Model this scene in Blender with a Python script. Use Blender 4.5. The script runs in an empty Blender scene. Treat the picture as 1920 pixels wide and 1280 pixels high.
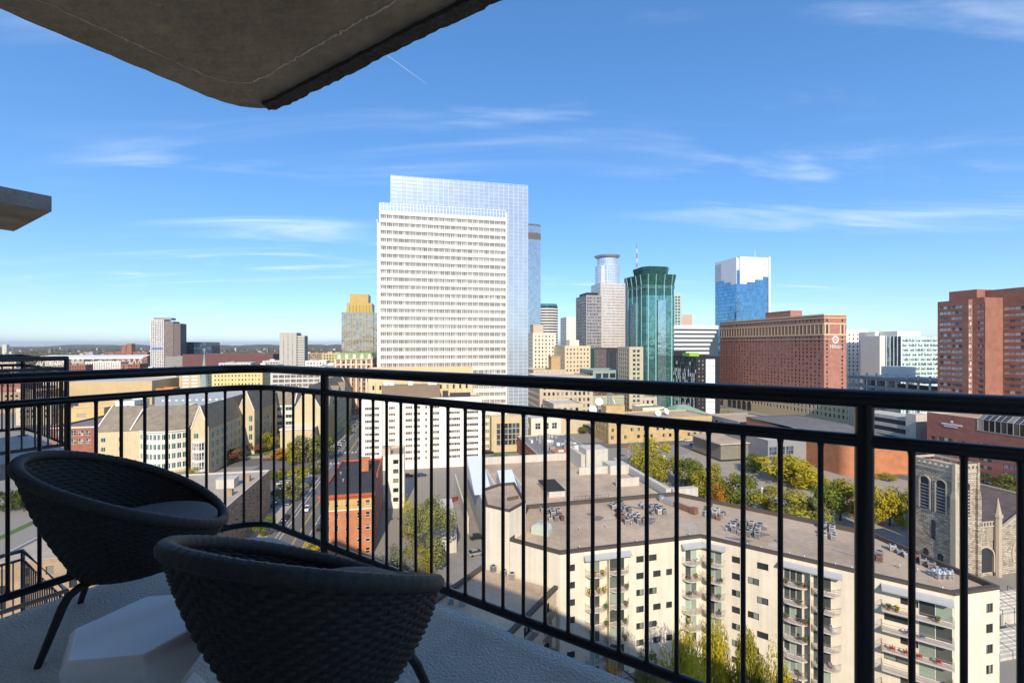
import bpy, math, random
from mathutils import Vector, Matrix
random.seed(7)
S = bpy.context.scene
COL = S.collection
R = math.radians

# ------------------------------------------------------------------ camera, sky, sun, exposure
CAMZ = 57.0                       # eye height above the street, metres
FPX, CXP, CYP = 850.0, 960.0, 647.0
cam_d = bpy.data.cameras.new('camera')
cam = bpy.data.objects.new('camera', cam_d); COL.objects.link(cam)
cam.location = (0, 0, CAMZ); cam.rotation_euler = (R(90), 0, 0)
cam_d.sensor_width = 36.0; cam_d.lens = 36.0 * FPX / 1920.0
cam_d.shift_y = 7.0 / 1920.0
cam_d.clip_start = 0.05; cam_d.clip_end = 60000
S.camera = cam

SUN_EL, SUN_AZ = 33.0, 4.0        # behind the camera, a little to its right
world = bpy.data.worlds.new('World'); S.world = world; world.use_nodes = True
wn, wl = world.node_tree.nodes, world.node_tree.links
wn.clear()
w_out = wn.new('ShaderNodeOutputWorld'); w_bg = wn.new('ShaderNodeBackground')
sky = wn.new('ShaderNodeTexSky'); sky.sky_type = 'NISHITA'; sky.sun_disc = False
sky.sun_elevation = R(SUN_EL); sky.sun_rotation = R(180 - SUN_AZ)
sky.altitude = 250; sky.air_density = 1.0; sky.dust_density = 0.05; sky.ozone_density = 3.5
w_bg.inputs['Strength'].default_value = 0.15
def wnode(t, **k):
    n = wn.new(t)
    for a, b in k.items(): setattr(n, a, b)
    return n
def wmath(op, a, b=None, clamp=False):
    n = wnode('ShaderNodeMath', operation=op, use_clamp=clamp)
    for i, v in enumerate((a, b)):
        if v is None: continue
        if isinstance(v, (int, float)): n.inputs[i].default_value = v
        else: wl.new(v, n.inputs[i])
    return n.outputs[0]
# thin cirrus: direction projected on a high flat layer, stretched noise
tc = wnode('ShaderNodeTexCoord'); sx = wnode('ShaderNodeSeparateXYZ'); wl.new(tc.outputs['Generated'], sx.inputs[0])
zc = wmath('ADD', wmath('MAXIMUM', sx.outputs[2], 0.0), 0.06)
cx = wnode('ShaderNodeCombineXYZ')
wl.new(wmath('DIVIDE', sx.outputs[0], zc), cx.inputs[0]); wl.new(wmath('DIVIDE', sx.outputs[1], zc), cx.inputs[1])
mp = wnode('ShaderNodeMapping'); wl.new(cx.outputs[0], mp.inputs[0])
mp.inputs['Rotation'].default_value = (0, 0, R(-38)); mp.inputs['Scale'].default_value = (0.34, 1.5, 1); mp.inputs['Location'].default_value = (3.3, 1.35, 0)
nz = wnode('ShaderNodeTexNoise'); wl.new(mp.outputs[0], nz.inputs['Vector'])
nz.inputs['Scale'].default_value = 1.25; nz.inputs['Detail'].default_value = 9; nz.inputs['Roughness'].default_value = 0.58; nz.inputs['Distortion'].default_value = 0.9
mp2 = wnode('ShaderNodeMapping'); wl.new(cx.outputs[0], mp2.inputs[0]); mp2.inputs['Scale'].default_value = (0.22, 0.3, 1); mp2.inputs['Location'].default_value = (1.7, 4.2, 0)
nb = wnode('ShaderNodeTexNoise'); wl.new(mp2.outputs[0], nb.inputs['Vector']); nb.inputs['Scale'].default_value = 1.6; nb.inputs['Detail'].default_value = 2
def wramp(x, lo, hi):
    n = wnode('ShaderNodeMapRange'); n.interpolation_type = 'SMOOTHSTEP'
    wl.new(x, n.inputs[0]); n.inputs[1].default_value = lo; n.inputs[2].default_value = hi
    return n.outputs[0]
cl = wmath('MULTIPLY', wramp(nz.outputs['Fac'], 0.47, 0.82), wramp(nb.outputs['Fac'], 0.40, 0.64))
fade = wmath('MULTIPLY', wramp(sx.outputs[2], 0.0, 0.10), 0.62)
clf = wmath('MULTIPLY', cl, fade, True)
mixc = wnode('ShaderNodeMix', data_type='RGBA')
gam = wnode('ShaderNodeHueSaturation'); gam.inputs['Hue'].default_value = 0.501; gam.inputs['Saturation'].default_value = 1.22; gam.inputs['Value'].default_value = 0.93
gm = wnode('ShaderNodeGamma'); gm.inputs['Gamma'].default_value = 0.68; wl.new(sky.outputs[0], gm.inputs['Color']); tint = wnode('ShaderNodeVectorMath', operation='MULTIPLY'); tint.inputs[1].default_value = (0.84, 0.97, 1.16); wl.new(gm.outputs[0], tint.inputs[0]); wl.new(tint.outputs[0], gam.inputs['Color'])
wl.new(clf, mixc.inputs['Factor']); wl.new(gam.outputs[0], mixc.inputs['A'])
mixc.inputs['B'].default_value = (4.2, 4.5, 4.8, 1)
wl.new(mixc.outputs['Result'], w_bg.inputs['Color']); wl.new(w_bg.outputs[0], w_out.inputs[0])

sun_d = bpy.data.lights.new('sun', 'SUN'); sun_d.energy = 2.55; sun_d.angle = R(0.55); sun_d.color = (1.0, 0.875, 0.71)
sun_o = bpy.data.objects.new('sun', sun_d); COL.objects.link(sun_o)
sun_o.rotation_euler = (R(90 - SUN_EL), 0, R(SUN_AZ)); sun_o.location = (0, -50, 200)

S.view_settings.view_transform = 'Standard'; S.view_settings.look = 'None'
S.view_settings.exposure = 1.02; S.view_settings.gamma = 1.0; S.view_settings.use_curve_mapping = False
S.render.engine = 'CYCLES'
S.cycles.max_bounces = 6; S.cycles.diffuse_bounces = 3; S.cycles.glossy_bounces = 3; S.cycles.transmission_bounces = 4

# ------------------------------------------------------------------ measuring helpers (photo pixel + real distance -> place)
GA = R(11.96)                                   # street grid is turned 12 degrees
GR = Vector((math.cos(GA), math.sin(GA)))       # along cross streets, to the right
GD = Vector((-math.sin(GA), math.cos(GA)))      # along the avenues, away
def pt(px, Y): return Vector(((px - CXP) / FPX * Y, Y))
def zat(py, Y): return CAMZ - (py - CYP) / FPX * Y
def gp(px, py, z=0.0):
    Y = FPX * (CAMZ - z) / (py - CYP)
    return Vector(((px - CXP) / FPX * Y, Y))
def along(p, d, px):
    k = (px - CXP) / FPX
    return (k * p.y - p.x) / (d.x - k * d.y)
def G2(p, r, d): return p + GR * r + GD * d

# ------------------------------------------------------------------ materials
MATS = {}
def node_mat(name):
    m = bpy.data.materials.new(name); m.use_nodes = True
    n, l = m.node_tree.nodes, m.node_tree.links
    b = n['Principled BSDF']
    return m, n, l, b
def M(name, col, rough=0.8, var=0.12, scale=0.6, bump=0.0, bscale=8.0, metal=0.0, spec=0.4, streak=0.0, isl=0.0, objv=0.0):
    """plain surface with grain, blotches, optional rain streaks and per-piece variation"""
    if name in MATS: return MATS[name]
    m, n, l, b = node_mat(name)
    b.inputs['Roughness'].default_value = rough; b.inputs['Metallic'].default_value = metal
    b.inputs['Specular IOR Level'].default_value = spec
    g = n.new('ShaderNodeNewGeometry')
    nt = n.new('ShaderNodeTexNoise'); nt.inputs['Scale'].default_value = scale; nt.inputs['Detail'].default_value = 6; nt.inputs['Roughness'].default_value = 0.65
    l.new(g.outputs['Position'], nt.inputs['Vector'])
    mr = n.new('ShaderNodeMapRange'); mr.inputs[1].default_value = 0.25; mr.inputs[2].default_value = 0.75
    mr.inputs[3].default_value = 1 - var; mr.inputs[4].default_value = 1 + var
    l.new(nt.outputs['Fac'], mr.inputs[0])
    val = mr.outputs[0]
    def mul(a, lo, hi, src):
        q = n.new('ShaderNodeMapRange'); q.inputs[3].default_value = lo; q.inputs[4].default_value = hi; l.new(src, q.inputs[0])
        p = n.new('ShaderNodeMath'); p.operation = 'MULTIPLY'; l.new(a, p.inputs[0]); l.new(q.outputs[0], p.inputs[1])
        return p.outputs[0]
    if streak:
        mp_ = n.new('ShaderNodeMapping'); mp_.inputs['Scale'].default_value = (1.3, 1.3, 0.06); l.new(g.outputs['Position'], mp_.inputs[0])
        n2 = n.new('ShaderNodeTexNoise'); n2.inputs['Scale'].default_value = 1.0; n2.inputs['Detail'].default_value = 5; l.new(mp_.outputs[0], n2.inputs['Vector'])
        val = mul(val, 1 - streak, 1 + streak, n2.outputs['Fac'])
    if isl: val = mul(val, 1 - isl, 1 + isl, g.outputs['Random Per Island'])
    if objv:
        oi = n.new('ShaderNodeObjectInfo'); val = mul(val, 1 - objv, 1 + objv, oi.outputs['Random'])
    mx = n.new('ShaderNodeVectorMath'); mx.operation = 'SCALE'; mx.inputs[0].default_value = col[:3]
    l.new(val, mx.inputs['Scale']); l.new(mx.outputs[0], b.inputs['Base Color'])
    if bump:
        nb_ = n.new('ShaderNodeTexNoise'); nb_.inputs['Scale'].default_value = bscale; nb_.inputs['Detail'].default_value = 4; l.new(g.outputs['Position'], nb_.inputs['Vector'])
        bp = n.new('ShaderNodeBump'); bp.inputs['Strength'].default_value = bump; bp.inputs['Distance'].default_value = 0.05
        l.new(nb_.outputs['Fac'], bp.inputs['Height']); l.new(bp.outputs[0], b.inputs['Normal'])
    MATS[name] = m
    return m
def M_brick(name, c1, c2, mortar, bw=0.6, bh=0.22, bump=0.3, rough=0.9, objc=False, msize=0.02):
    """coursed masonry; the courses follow the wall through its own object coordinates"""
    if name in MATS: return MATS[name]
    m, n, l, b = node_mat(name)
    b.inputs['Roughness'].default_value = rough; b.inputs['Specular IOR Level'].default_value = 0.25
    t = n.new('ShaderNodeTexCoord'); sp = n.new('ShaderNodeSeparateXYZ'); l.new(t.outputs['Object'], sp.inputs[0])
    ad = n.new('ShaderNodeMath'); ad.operation = 'ADD'; l.new(sp.outputs[0], ad.inputs[0]); l.new(sp.outputs[1], ad.inputs[1])
    cb = n.new('ShaderNodeCombineXYZ'); l.new(ad.outputs[0], cb.inputs[0]); l.new(sp.outputs[2], cb.inputs[1])
    br = n.new('ShaderNodeTexBrick'); l.new(cb.outputs[0], br.inputs['Vector'])
    br.inputs['Scale'].default_value = 1.0; br.inputs['Brick Width'].default_value = bw; br.inputs['Row Height'].default_value = bh
    br.inputs['Mortar Size'].default_value = msize; br.inputs['Mortar Smooth'].default_value = 0.3
    br.inputs['Color1'].default_value = (*c1, 1); br.inputs['Color2'].default_value = (*c2, 1); br.inputs['Mortar'].default_value = (*mortar, 1)
    g = n.new('ShaderNodeNewGeometry')
    nt = n.new('ShaderNodeTexNoise'); nt.inputs['Scale'].default_value = 0.35; nt.inputs['Detail'].default_value = 7; l.new(g.outputs['Position'], nt.inputs['Vector'])
    mr = n.new('ShaderNodeMapRange'); mr.inputs[1].default_value = 0.25; mr.inputs[2].default_value = 0.75; mr.inputs[3].default_value = 0.82; mr.inputs[4].default_value = 1.18; l.new(nt.outputs['Fac'], mr.inputs[0])
    vm = n.new('ShaderNodeVectorMath'); vm.operation = 'SCALE'; l.new(br.outputs['Color'], vm.inputs[0]); l.new(mr.outputs[0], vm.inputs['Scale'])
    l.new(vm.outputs[0], b.inputs['Base Color'])
    if bump:
        n3 = n.new('ShaderNodeTexNoise'); n3.inputs['Scale'].default_value = 5.0; n3.inputs['Detail'].default_value = 3; l.new(g.outputs['Position'], n3.inputs['Vector'])
        sb = n.new('ShaderNodeMath'); sb.operation = 'SUBTRACT'; l.new(n3.outputs['Fac'], sb.inputs[0]); l.new(br.outputs['Fac'], sb.inputs[1])
        bp = n.new('ShaderNodeBump'); bp.inputs['Strength'].default_value = bump; bp.inputs['Distance'].default_value = 0.12
        l.new(sb.outputs[0], bp.inputs['Height']); l.new(bp.outputs[0], b.inputs['Normal'])
    MATS[name] = m
    return m
def M_glass(name, dark, light, frac=0.4, metal=0.0, rough=0.06, wav=0.0, spec=0.9):
    """window glass seen from outside: dark room or pale blind behind it per pane, with a mirror-like surface"""
    if name in MATS: return MATS[name]
    m, n, l, b = node_mat(name)
    b.inputs['Roughness'].default_value = rough; b.inputs['Metallic'].default_value = metal
    b.inputs['Specular IOR Level'].default_value = spec
    g = n.new('ShaderNodeNewGeometry'); oi = n.new('ShaderNodeObjectInfo')
    ad = n.new('ShaderNodeMath'); ad.operation = 'ADD'; l.new(g.outputs['Random Per Island'], ad.inputs[0]); l.new(oi.outputs['Random'], ad.inputs[1])
    fr = n.new('ShaderNodeMath'); fr.operation = 'FRACT'; l.new(ad.outputs[0], fr.inputs[0])
    cr = n.new('ShaderNodeValToRGB'); l.new(fr.outputs[0], cr.inputs[0])
    e = cr.color_ramp.elements
    e[0].position = 0.0; e[0].color = (*dark, 1)
    e[1].position = 1.0; e[1].color = (*light, 1)
    e2 = e.new(max(0.02, 1 - frac - 0.1)); e2.color = (*[d * 1.7 for d in dark], 1)
    e3 = e.new(min(0.98, 1 - frac + 0.1)); e3.color = (*[0.6 * a for a in light], 1)
    l.new(cr.outputs[0], b.inputs['Base Color'])
    if wav:
        nt = n.new('ShaderNodeTexNoise'); nt.inputs['Scale'].default_value = 0.12; nt.inputs['Detail'].default_value = 2; l.new(g.outputs['Position'], nt.inputs['Vector'])
        bp = n.new('ShaderNodeBump'); bp.inputs['Strength'].default_value = wav; bp.inputs['Distance'].default_value = 0.4
        l.new(nt.outputs['Fac'], bp.inputs['Height']); l.new(bp.outputs[0], b.inputs['Normal'])
    MATS[name] = m
    return m
def M_mirror(name, tint, gridx, gridz, line, rough=0.05, metal=0.85, wav=0.15, lw=0.06, vary=0.15):
    """reflective curtain wall; panel joints too fine to build are drawn as thin lines, each panel slightly different"""
    if name in MATS: return MATS[name]
    m, n, l, b = node_mat(name)
    b.inputs['Specular IOR Level'].default_value = 0.7
    t = n.new('ShaderNodeTexCoord'); sp = n.new('ShaderNodeSeparateXYZ'); l.new(t.outputs['Object'], sp.inputs[0])
    ad = n.new('ShaderNodeMath'); ad.operation = 'ADD'; l.new(sp.outputs[0], ad.inputs[0]); l.new(sp.outputs[1], ad.inputs[1])
    def cell(src, size):
        d = n.new('ShaderNodeMath'); d.operation = 'DIVIDE'; l.new(src, d.inputs[0]); d.inputs[1].default_value = size
        f = n.new('ShaderNodeMath'); f.operation = 'FRACT'; l.new(d.outputs[0], f.inputs[0])
        fl = n.new('ShaderNodeMath'); fl.operation = 'FLOOR'; l.new(d.outputs[0], fl.inputs[0])
        lt = n.new('ShaderNodeMath'); lt.operation = 'LESS_THAN'; l.new(f.outputs[0], lt.inputs[0]); lt.inputs[1].default_value = lw
        return fl.outputs[0], lt.outputs[0]
    fx, lx = cell(ad.outputs[0], gridx); fz, lz = cell(sp.outputs[2], gridz)
    cb = n.new('ShaderNodeCombineXYZ'); l.new(fx, cb.inputs[0]); l.new(fz, cb.inputs[1])
    wnz = n.new('ShaderNodeTexWhiteNoise'); l.new(cb.outputs[0], wnz.inputs['Vector'])
    mr = n.new('ShaderNodeMapRange'); mr.inputs[3].default_value = 1 - vary; mr.inputs[4].default_value = 1 + vary; l.new(wnz.outputs['Value'], mr.inputs[0])
    sc = n.new('ShaderNodeVectorMath'); sc.operation = 'SCALE'; sc.inputs[0].default_value = tint; l.new(mr.outputs[0], sc.inputs['Scale'])
    mxm = n.new('ShaderNodeMath'); mxm.operation = 'MAXIMUM'; l.new(lx, mxm.inputs[0]); l.new(lz, mxm.inputs[1])
    mix = n.new('ShaderNodeMix'); mix.data_type = 'RGBA'; l.new(mxm.outputs[0], mix.inputs['Factor']); l.new(sc.outputs[0], mix.inputs['A']); mix.inputs['B'].default_value = (*line, 1)
    l.new(mix.outputs['Result'], b.inputs['Base Color'])
    for nm, a, c in (('Metallic', metal, 0.0), ('Roughness', rough, 0.6)):
        q = n.new('ShaderNodeMapRange'); q.inputs[3].default_value = a; q.inputs[4].default_value = c; l.new(mxm.outputs[0], q.inputs[0]); l.new(q.outputs[0], b.inputs[nm])
    if wav:
        g = n.new('ShaderNodeNewGeometry')
        nt = n.new('ShaderNodeTexNoise'); nt.inputs['Scale'].default_value = 0.16; nt.inputs['Detail'].default_value = 2; l.new(g.outputs['Position'], nt.inputs['Vector'])
        a2 = n.new('ShaderNodeMath'); a2.operation = 'MULTIPLY_ADD'; l.new(wnz.outputs['Value'], a2.inputs[0]); a2.inputs[1].default_value = 0.06; l.new(nt.outputs['Fac'], a2.inputs[2])
        bp = n.new('ShaderNodeBump'); bp.inputs['Strength'].default_value = wav; bp.inputs['Distance'].default_value = 0.6
        l.new(a2.outputs[0], bp.inputs['Height']); l.new(bp.outputs[0], b.inputs['Normal'])
    MATS[name] = m
    return m

# ------------------------------------------------------------------ mesh helpers
class MB:
    def __init__(s): s.v = []; s.f = []; s.m = []; s.sm = []
    def face(s, pts, m=0, smooth=False):
        i = len(s.v); s.v += [tuple(p) for p in pts]; s.f.append(tuple(range(i, i + len(pts)))); s.m.append(m); s.sm.append(smooth)
    def raw(s, vs, fs, m=0, smooth=False):
        i = len(s.v); s.v += [tuple(p) for p in vs]
        for f in fs: s.f.append(tuple(i + k for k in f)); s.m.append(m); s.sm.append(smooth)
    def box(s, x0, y0, z0, x1, y1, z1, m=0, bottom=True):
        v = [(x0,y0,z0),(x1,y0,z0),(x1,y1,z0),(x0,y1,z0),(x0,y0,z1),(x1,y0,z1),(x1,y1,z1),(x0,y1,z1)]
        f = [(0,1,5,4),(1,2,6,5),(2,3,7,6),(3,0,4,7),(4,5,6,7)] + ([(3,2,1,0)] if bottom else [])
        s.raw(v, f, m)
    def bar(s, a, b, w, h, m=0):
        """a box running from a to b, w wide and h high"""
        a, b = Vector(a), Vector(b); d = (b - a).normalized()
        up = Vector((0, 0, 1)) if abs(d.z) < 0.95 else Vector((1, 0, 0))
        sd = d.cross(up).normalized() * (w / 2); u = sd.cross(d).normalized() * (h / 2)
        v = [p + i * sd + j * u for p in (a, b) for i, j in ((-1,-1),(1,-1),(1,1),(-1,1))]
        s.raw(v, [(0,1,5,4),(1,2,6,5),(2,3,7,6),(3,0,4,7),(3,2,1,0),(4,5,6,7)], m)
    def prism(s, poly, z0, z1, m=0, mtop=None, bottom=False, top=True):
        n = len(poly)
        v = [(p[0], p[1], z0) for p in poly] + [(p[0], p[1], z1) for p in poly]
        s.raw(v, [(i, (i + 1) % n, n + (i + 1) % n, n + i) for i in range(n)], m)
        if top: s.face([(p[0], p[1], z1) for p in poly], m if mtop is None else mtop)
        if bottom: s.face([(p[0], p[1], z0) for p in reversed(poly)], m)
    def frustum(s, p0, z0, p1, z1, m=0, mtop=None):
        n = len(p0)
        v = [(p[0], p[1], z0) for p in p0] + [(p[0], p[1], z1) for p in p1]
        s.raw(v, [(i, (i + 1) % n, n + (i + 1) % n, n + i) for i in range(n)], m)
        s.face([(p[0], p[1], z1) for p in p1], m if mtop is None else mtop)
    def tube(s, pts, r, seg=8, m=0, caps=True, smooth=True, closed=False, rad=None):
        pts = [Vector(p) for p in pts]; n = len(pts); vs = []; prev = None
        for i, p in enumerate(pts):
            if closed: d = (pts[(i + 1) % n] - pts[i - 1])
            else: d = pts[min(i + 1, n - 1)] - pts[max(i - 1, 0)]
            d.normalize()
            if prev is None:
                up = Vector((0, 0, 1)) if abs(d.z) < 0.9 else Vector((1, 0, 0))
                a = d.cross(up).normalized()
            else: a = (prev - d * prev.dot(d)).normalized()
            prev = a; b = d.cross(a); rr = rad[i] if rad else r
            vs += [p + (a * math.cos(2 * math.pi * k / seg) + b * math.sin(2 * math.pi * k / seg)) * rr for k in range(seg)]
        fs = []
        for i in range(n if closed else n - 1):
            j = (i + 1) % n
            fs += [(i * seg + k, i * seg + (k + 1) % seg, j * seg + (k + 1) % seg, j * seg + k) for k in range(seg)]
        s.raw(vs, fs, m, smooth)
        if caps and not closed:
            s.face(list(reversed(vs[:seg])), m); s.face(vs[-seg:], m)
    def cyl(s, x, y, z0, z1, r, seg=16, m=0, r1=None, mtop=None, smooth=True):
        r1 = r if r1 is None else r1
        a = [(x + r * math.cos(2*math.pi*k/seg), y + r * math.sin(2*math.pi*k/seg), z0) for k in range(seg)]
        b = [(x + r1 * math.cos(2*math.pi*k/seg), y + r1 * math.sin(2*math.pi*k/seg), z1) for k in range(seg)]
        s.raw(a + b, [(k, (k+1) % seg, seg + (k+1) % seg, seg + k) for k in range(seg)], m, smooth)
        s.face(b, m if mtop is None else mtop); s.face(list(reversed(a)), m)
    def mesh(s, name, mats):
        me = bpy.data.meshes.new(name); me.from_pydata(s.v, [], s.f)
        for mt in mats: me.materials.append(mt)
        if len(mats) > 1: me.polygons.foreach_set('material_index', s.m)
        if any(s.sm): me.polygons.foreach_set('use_smooth', s.sm)
        me.update()
        return me
    def build(s, name, mats, parent=None, loc=(0,0,0), rz=0.0, kind=None):
        return put(name, s.mesh(name, mats if isinstance(mats, (list, tuple)) else [mats]), parent, loc, rz, kind)
def put(name, data, parent=None, loc=(0,0,0), rz=0.0, kind=None):
    o = bpy.data.objects.new(name, data); COL.objects.link(o)
    o.location = loc; o.rotation_euler = (0, 0, rz)
    if parent is not None: o.parent = parent
    if kind: o['kind'] = kind
    return o
def tag(o, label, cat, group=None):
    o['label'] = label; o['category'] = cat
    if group: o['group'] = group
    return o
def thing(name, label, cat, loc=(0,0,0), rz=0.0, group=None):
    return tag(put(name, None, None, loc, rz), label, cat, group)
def copy_tree(o, parent=None):
    c = o.copy(); COL.objects.link(c); c.parent = parent
    for ch in list(o.children): copy_tree(ch, c)
    return c
LBL = {}

# ------------------------------------------------------------------ building helpers
WIN = {}
def win_mesh(w, h, d, nx, nz, fw, mats):
    """a glazed unit for an opening w x h: panes set back by d, with frame and glazing bars"""
    key = (round(w, 2), round(h, 2), round(d, 2), nx, nz, fw, tuple(m.name for m in mats))
    if key in WIN: return WIN[key]
    b = MB(); yp = d * 0.92; yf = d * 0.55
    cw, ch = (w - fw) / nx, (h - fw) / nz
    for i in range(nx):
        for j in range(nz):
            x0, z0 = fw + i * cw, fw + j * ch
            b.face([(x0, yp, z0), (x0 + cw - fw, yp, z0), (x0 + cw - fw, yp, z0 + ch - fw), (x0, yp, z0 + ch - fw)], 0)
    if fw > 0:
        for i in range(nx + 1): b.box(i * cw, yf, 0, i * cw + fw, d, h, 1)
        for j in range(nz + 1): b.box(fw * 0.5, yf + 0.01, j * ch, w - fw * 0.5, d, j * ch + fw, 1)
    WIN[key] = b.mesh('window', mats)
    return WIN[key]
def wall(root, O, ang, W, H, ops=(), depth=0.25, mat=None, glass=None, frame=None, nx=1, nz=1, fw=0.08, mode='each', sill=None, wname='window', name='wall'):
    b = MB()
    ops = [o for o in ops if o[0] >= -1e-4 and o[2] <= W + 1e-4 and o[3] <= H + 1e-4]
    vs = sorted({0.0, H, *[round(o[1], 4) for o in ops], *[round(o[3], 4) for o in ops]})
    for v0, v1 in zip(vs, vs[1:]):
        if v1 - v0 < 1e-3: continue
        mid = (v0 + v1) / 2
        cut = sorted((o[0], o[2]) for o in ops if o[1] < mid < o[3])
        u = 0.0
        for a, c in cut + [(W, W)]:
            if a - u > 1e-4: b.face([(u, 0, v0), (a, 0, v0), (a, 0, v1), (u, 0, v1)])
            u = max(u, c)
    for o in ops:
        u0, v0, u1, v1 = o[:4]; d = depth
        b.face([(u0,0,v0),(u0,0,v1),(u0,d,v1),(u0,d,v0)]); b.face([(u1,0,v1),(u1,0,v0),(u1,d,v0),(u1,d,v1)])
        b.face([(u0,0,v0),(u0,d,v0),(u1,d,v0),(u1,0,v0)]); b.face([(u0,0,v1),(u1,0,v1),(u1,d,v1),(u0,d,v1)])
        if sill: b.box(u0 - 0.1, -0.08, v0 - 0.16, u1 + 0.1, -0.003, v0 - 0.003)
    wo = b.build(name, [mat], root, O, ang)
    mt = Matrix.Translation(Vector(O)) @ Matrix.Rotation(ang, 4, 'Z')
    if ops and glass:
        mats = [glass, frame or mat]
        if mode == 'each':
            for o in ops:
                n_x, n_z = (o[4], o[5]) if len(o) > 5 else (nx, nz)
                put(wname, win_mesh(o[2] - o[0], o[3] - o[1], depth, n_x, n_z, fw, mats), root, mt @ Vector((o[0], 0, o[1])), ang)
        else:
            rows = {}
            for o in ops: rows.setdefault(round(o[1], 2), []).append(o)
            for v, lst in rows.items():
                rb = MB()
                for o in lst:
                    w, h = o[2] - o[0], o[3] - o[1]; cw = w / nx
                    for i in range(nx):
                        rb.face([(o[0] + i*cw + 0.02, depth*0.92, o[1]), (o[0] + (i+1)*cw - 0.02, depth*0.92, o[1]), (o[0] + (i+1)*cw - 0.02, depth*0.92, o[3]), (o[0] + i*cw + 0.02, depth*0.92, o[3])], 0)
                        if fw and i: rb.box(o[0] + i*cw - fw/2, depth*0.6, o[1], o[0] + i*cw + fw/2, depth, o[3], 1)
                    if fw and nz == 2: rb.box(o[0], depth*0.6, (o[1]+o[3])/2 - fw/2, o[2], depth, (o[1]+o[3])/2 + fw/2, 1)
                rb.build('window_row', mats, root, O, ang, 'stuff')
    return wo
def grid(u0, du, n, w, v0, dv, m, h):
    return [(u0 + i*du, v0 + j*dv, u0 + i*du + w, v0 + j*dv + h) for j in range(m) for i in range(n)]
def auto(W, H, cw, fl, ww, wh, base=4.0, top=1.5, margin=0.8):
    n = max(1, int((W - 2*margin) / cw)); m = max(1, int((H - base - top + 0.01) / fl))
    u0 = (W - n*cw) / 2 + (cw - ww) / 2; v0 = H - top - m*fl + (fl - wh) / 2
    return grid(u0, cw, n, ww, v0, fl, m, wh)
def roof_rect(root, W, D, H, roofm, cop, par=0.9, t=0.4):
    b = MB(); o = [(0,0),(W,0),(W,D),(0,D)]; i = [(t,t),(W-t,t),(W-t,D-t),(t,D-t)]
    zd = H - par
    b.face([(p[0], p[1], zd) for p in i], 0)
    for k in range(4):
        a, c = i[k], i[(k+1) % 4]
        b.face([(c[0],c[1],zd),(a[0],a[1],zd),(a[0],a[1],H),(c[0],c[1],H)], 1)
        b.face([(*o[k],H),(*o[(k+1)%4],H),(*c,H),(*a,H)], 1)
    return b.build('roof', [roofm, cop], root)
SIDES = dict(F=lambda W, D: ((0,0,0), 0.0, W), R=lambda W, D: ((W,0,0), R(90), D), B=lambda W, D: ((W,D,0), R(180), W), L=lambda W, D: ((0,D,0), R(-90), D))
def block(root, W, D, H, mat, roofm=None, cop=None, par=0.9, off=(0,0,0), **sides):
    if off != (0,0,0):
        pass
    for s, fn in SIDES.items():
        O, a, w = fn(W, D); sp = dict(sides.get(s) or {})
        O = (O[0] + off[0], O[1] + off[1], O[2] + off[2])
        m = sp.pop('mat', mat)
        wall(root, O, a, w, H, mat=m, **sp)
    r = roof_rect(root, W, D, H, roofm or mat, cop or mat, par)
    r.location = off
    return r
def gb(name, label, xl, xr, ytop, Y, cat='building', group=None):
    p = pt(xl, Y); W = along(p, GR, xr); H = zat(ytop, Y)
    return thing(name, label, cat, (p.x, p.y, 0), GA, group), W, H
def gbl(name, label, xc, Y, xfar, xr, ytop, cat='building', group=None):
    p = pt(xc, Y); D = along(p, GD, xfar); W = along(p, GR, xr); H = zat(ytop, Y)
    return thing(name, label, cat, (p.x, p.y, 0), GA, group), W, D, H
def spec(W, H, Y, cw, fl, ww, wh, glass, frame=None, base=4, top=1.5, depth=0.3, nx=1, nz=1, fw=0.08, mode=None, **k):
    ops = auto(W, H, cw, fl, ww, wh, base, top)
    if mode is None: mode = 'each' if (ww * FPX / Y >= 6.5 and len(ops) <= 160) else 'row'
    return dict(ops=ops, depth=depth, glass=glass, frame=frame, nx=nx, nz=nz, fw=fw, mode=mode, **k)
def roof_unit(root, x, y, z, w, d, h, m, name='roof_plant'):
    b = MB(); b.box(0, 0, 0, w, d, h, 0)
    b.box(-0.08, -0.08, h, w + 0.08, d + 0.08, h + 0.15, 0)
    for i in range(3): b.box(w*(0.15+0.27*i), -0.06, h*0.25, w*(0.32+0.27*i), -0.003, h*0.75, 0)
    return b.build(name, [m], root, (x, y, z))
def gable_roof(b, x0, y0, x1, y1, ze, zr, axis='x', m=0, mend=1, over=0.0):
    """ridge along x or y; gable ends filled with mend"""
    if axis == 'x':
        ym = (y0 + y1) / 2
        b.face([(x0,y0-over,ze),(x1,y0-over,ze),(x1,ym,zr),(x0,ym,zr)], m); b.face([(x1,y1+over,ze),(x0,y1+over,ze),(x0,ym,zr),(x1,ym,zr)], m)
        b.face([(x0,y1,ze),(x0,y0,ze),(x0,ym,zr)], mend); b.face([(x1,y0,ze),(x1,y1,ze),(x1,ym,zr)], mend)
    else:
        xm = (x0 + x1) / 2
        b.face([(x0-over,y1,ze),(x0-over,y0,ze),(xm,y0,zr),(xm,y1,zr)], m); b.face([(x1+over,y0,ze),(x1+over,y1,ze),(xm,y1,zr),(xm,y0,zr)], m)
        b.face([(x0,y0,ze),(x1,y0,ze),(xm,y0,zr)], mend); b.face([(x1,y1,ze),(x0,y1,ze),(xm,y1,zr)], mend)

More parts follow.
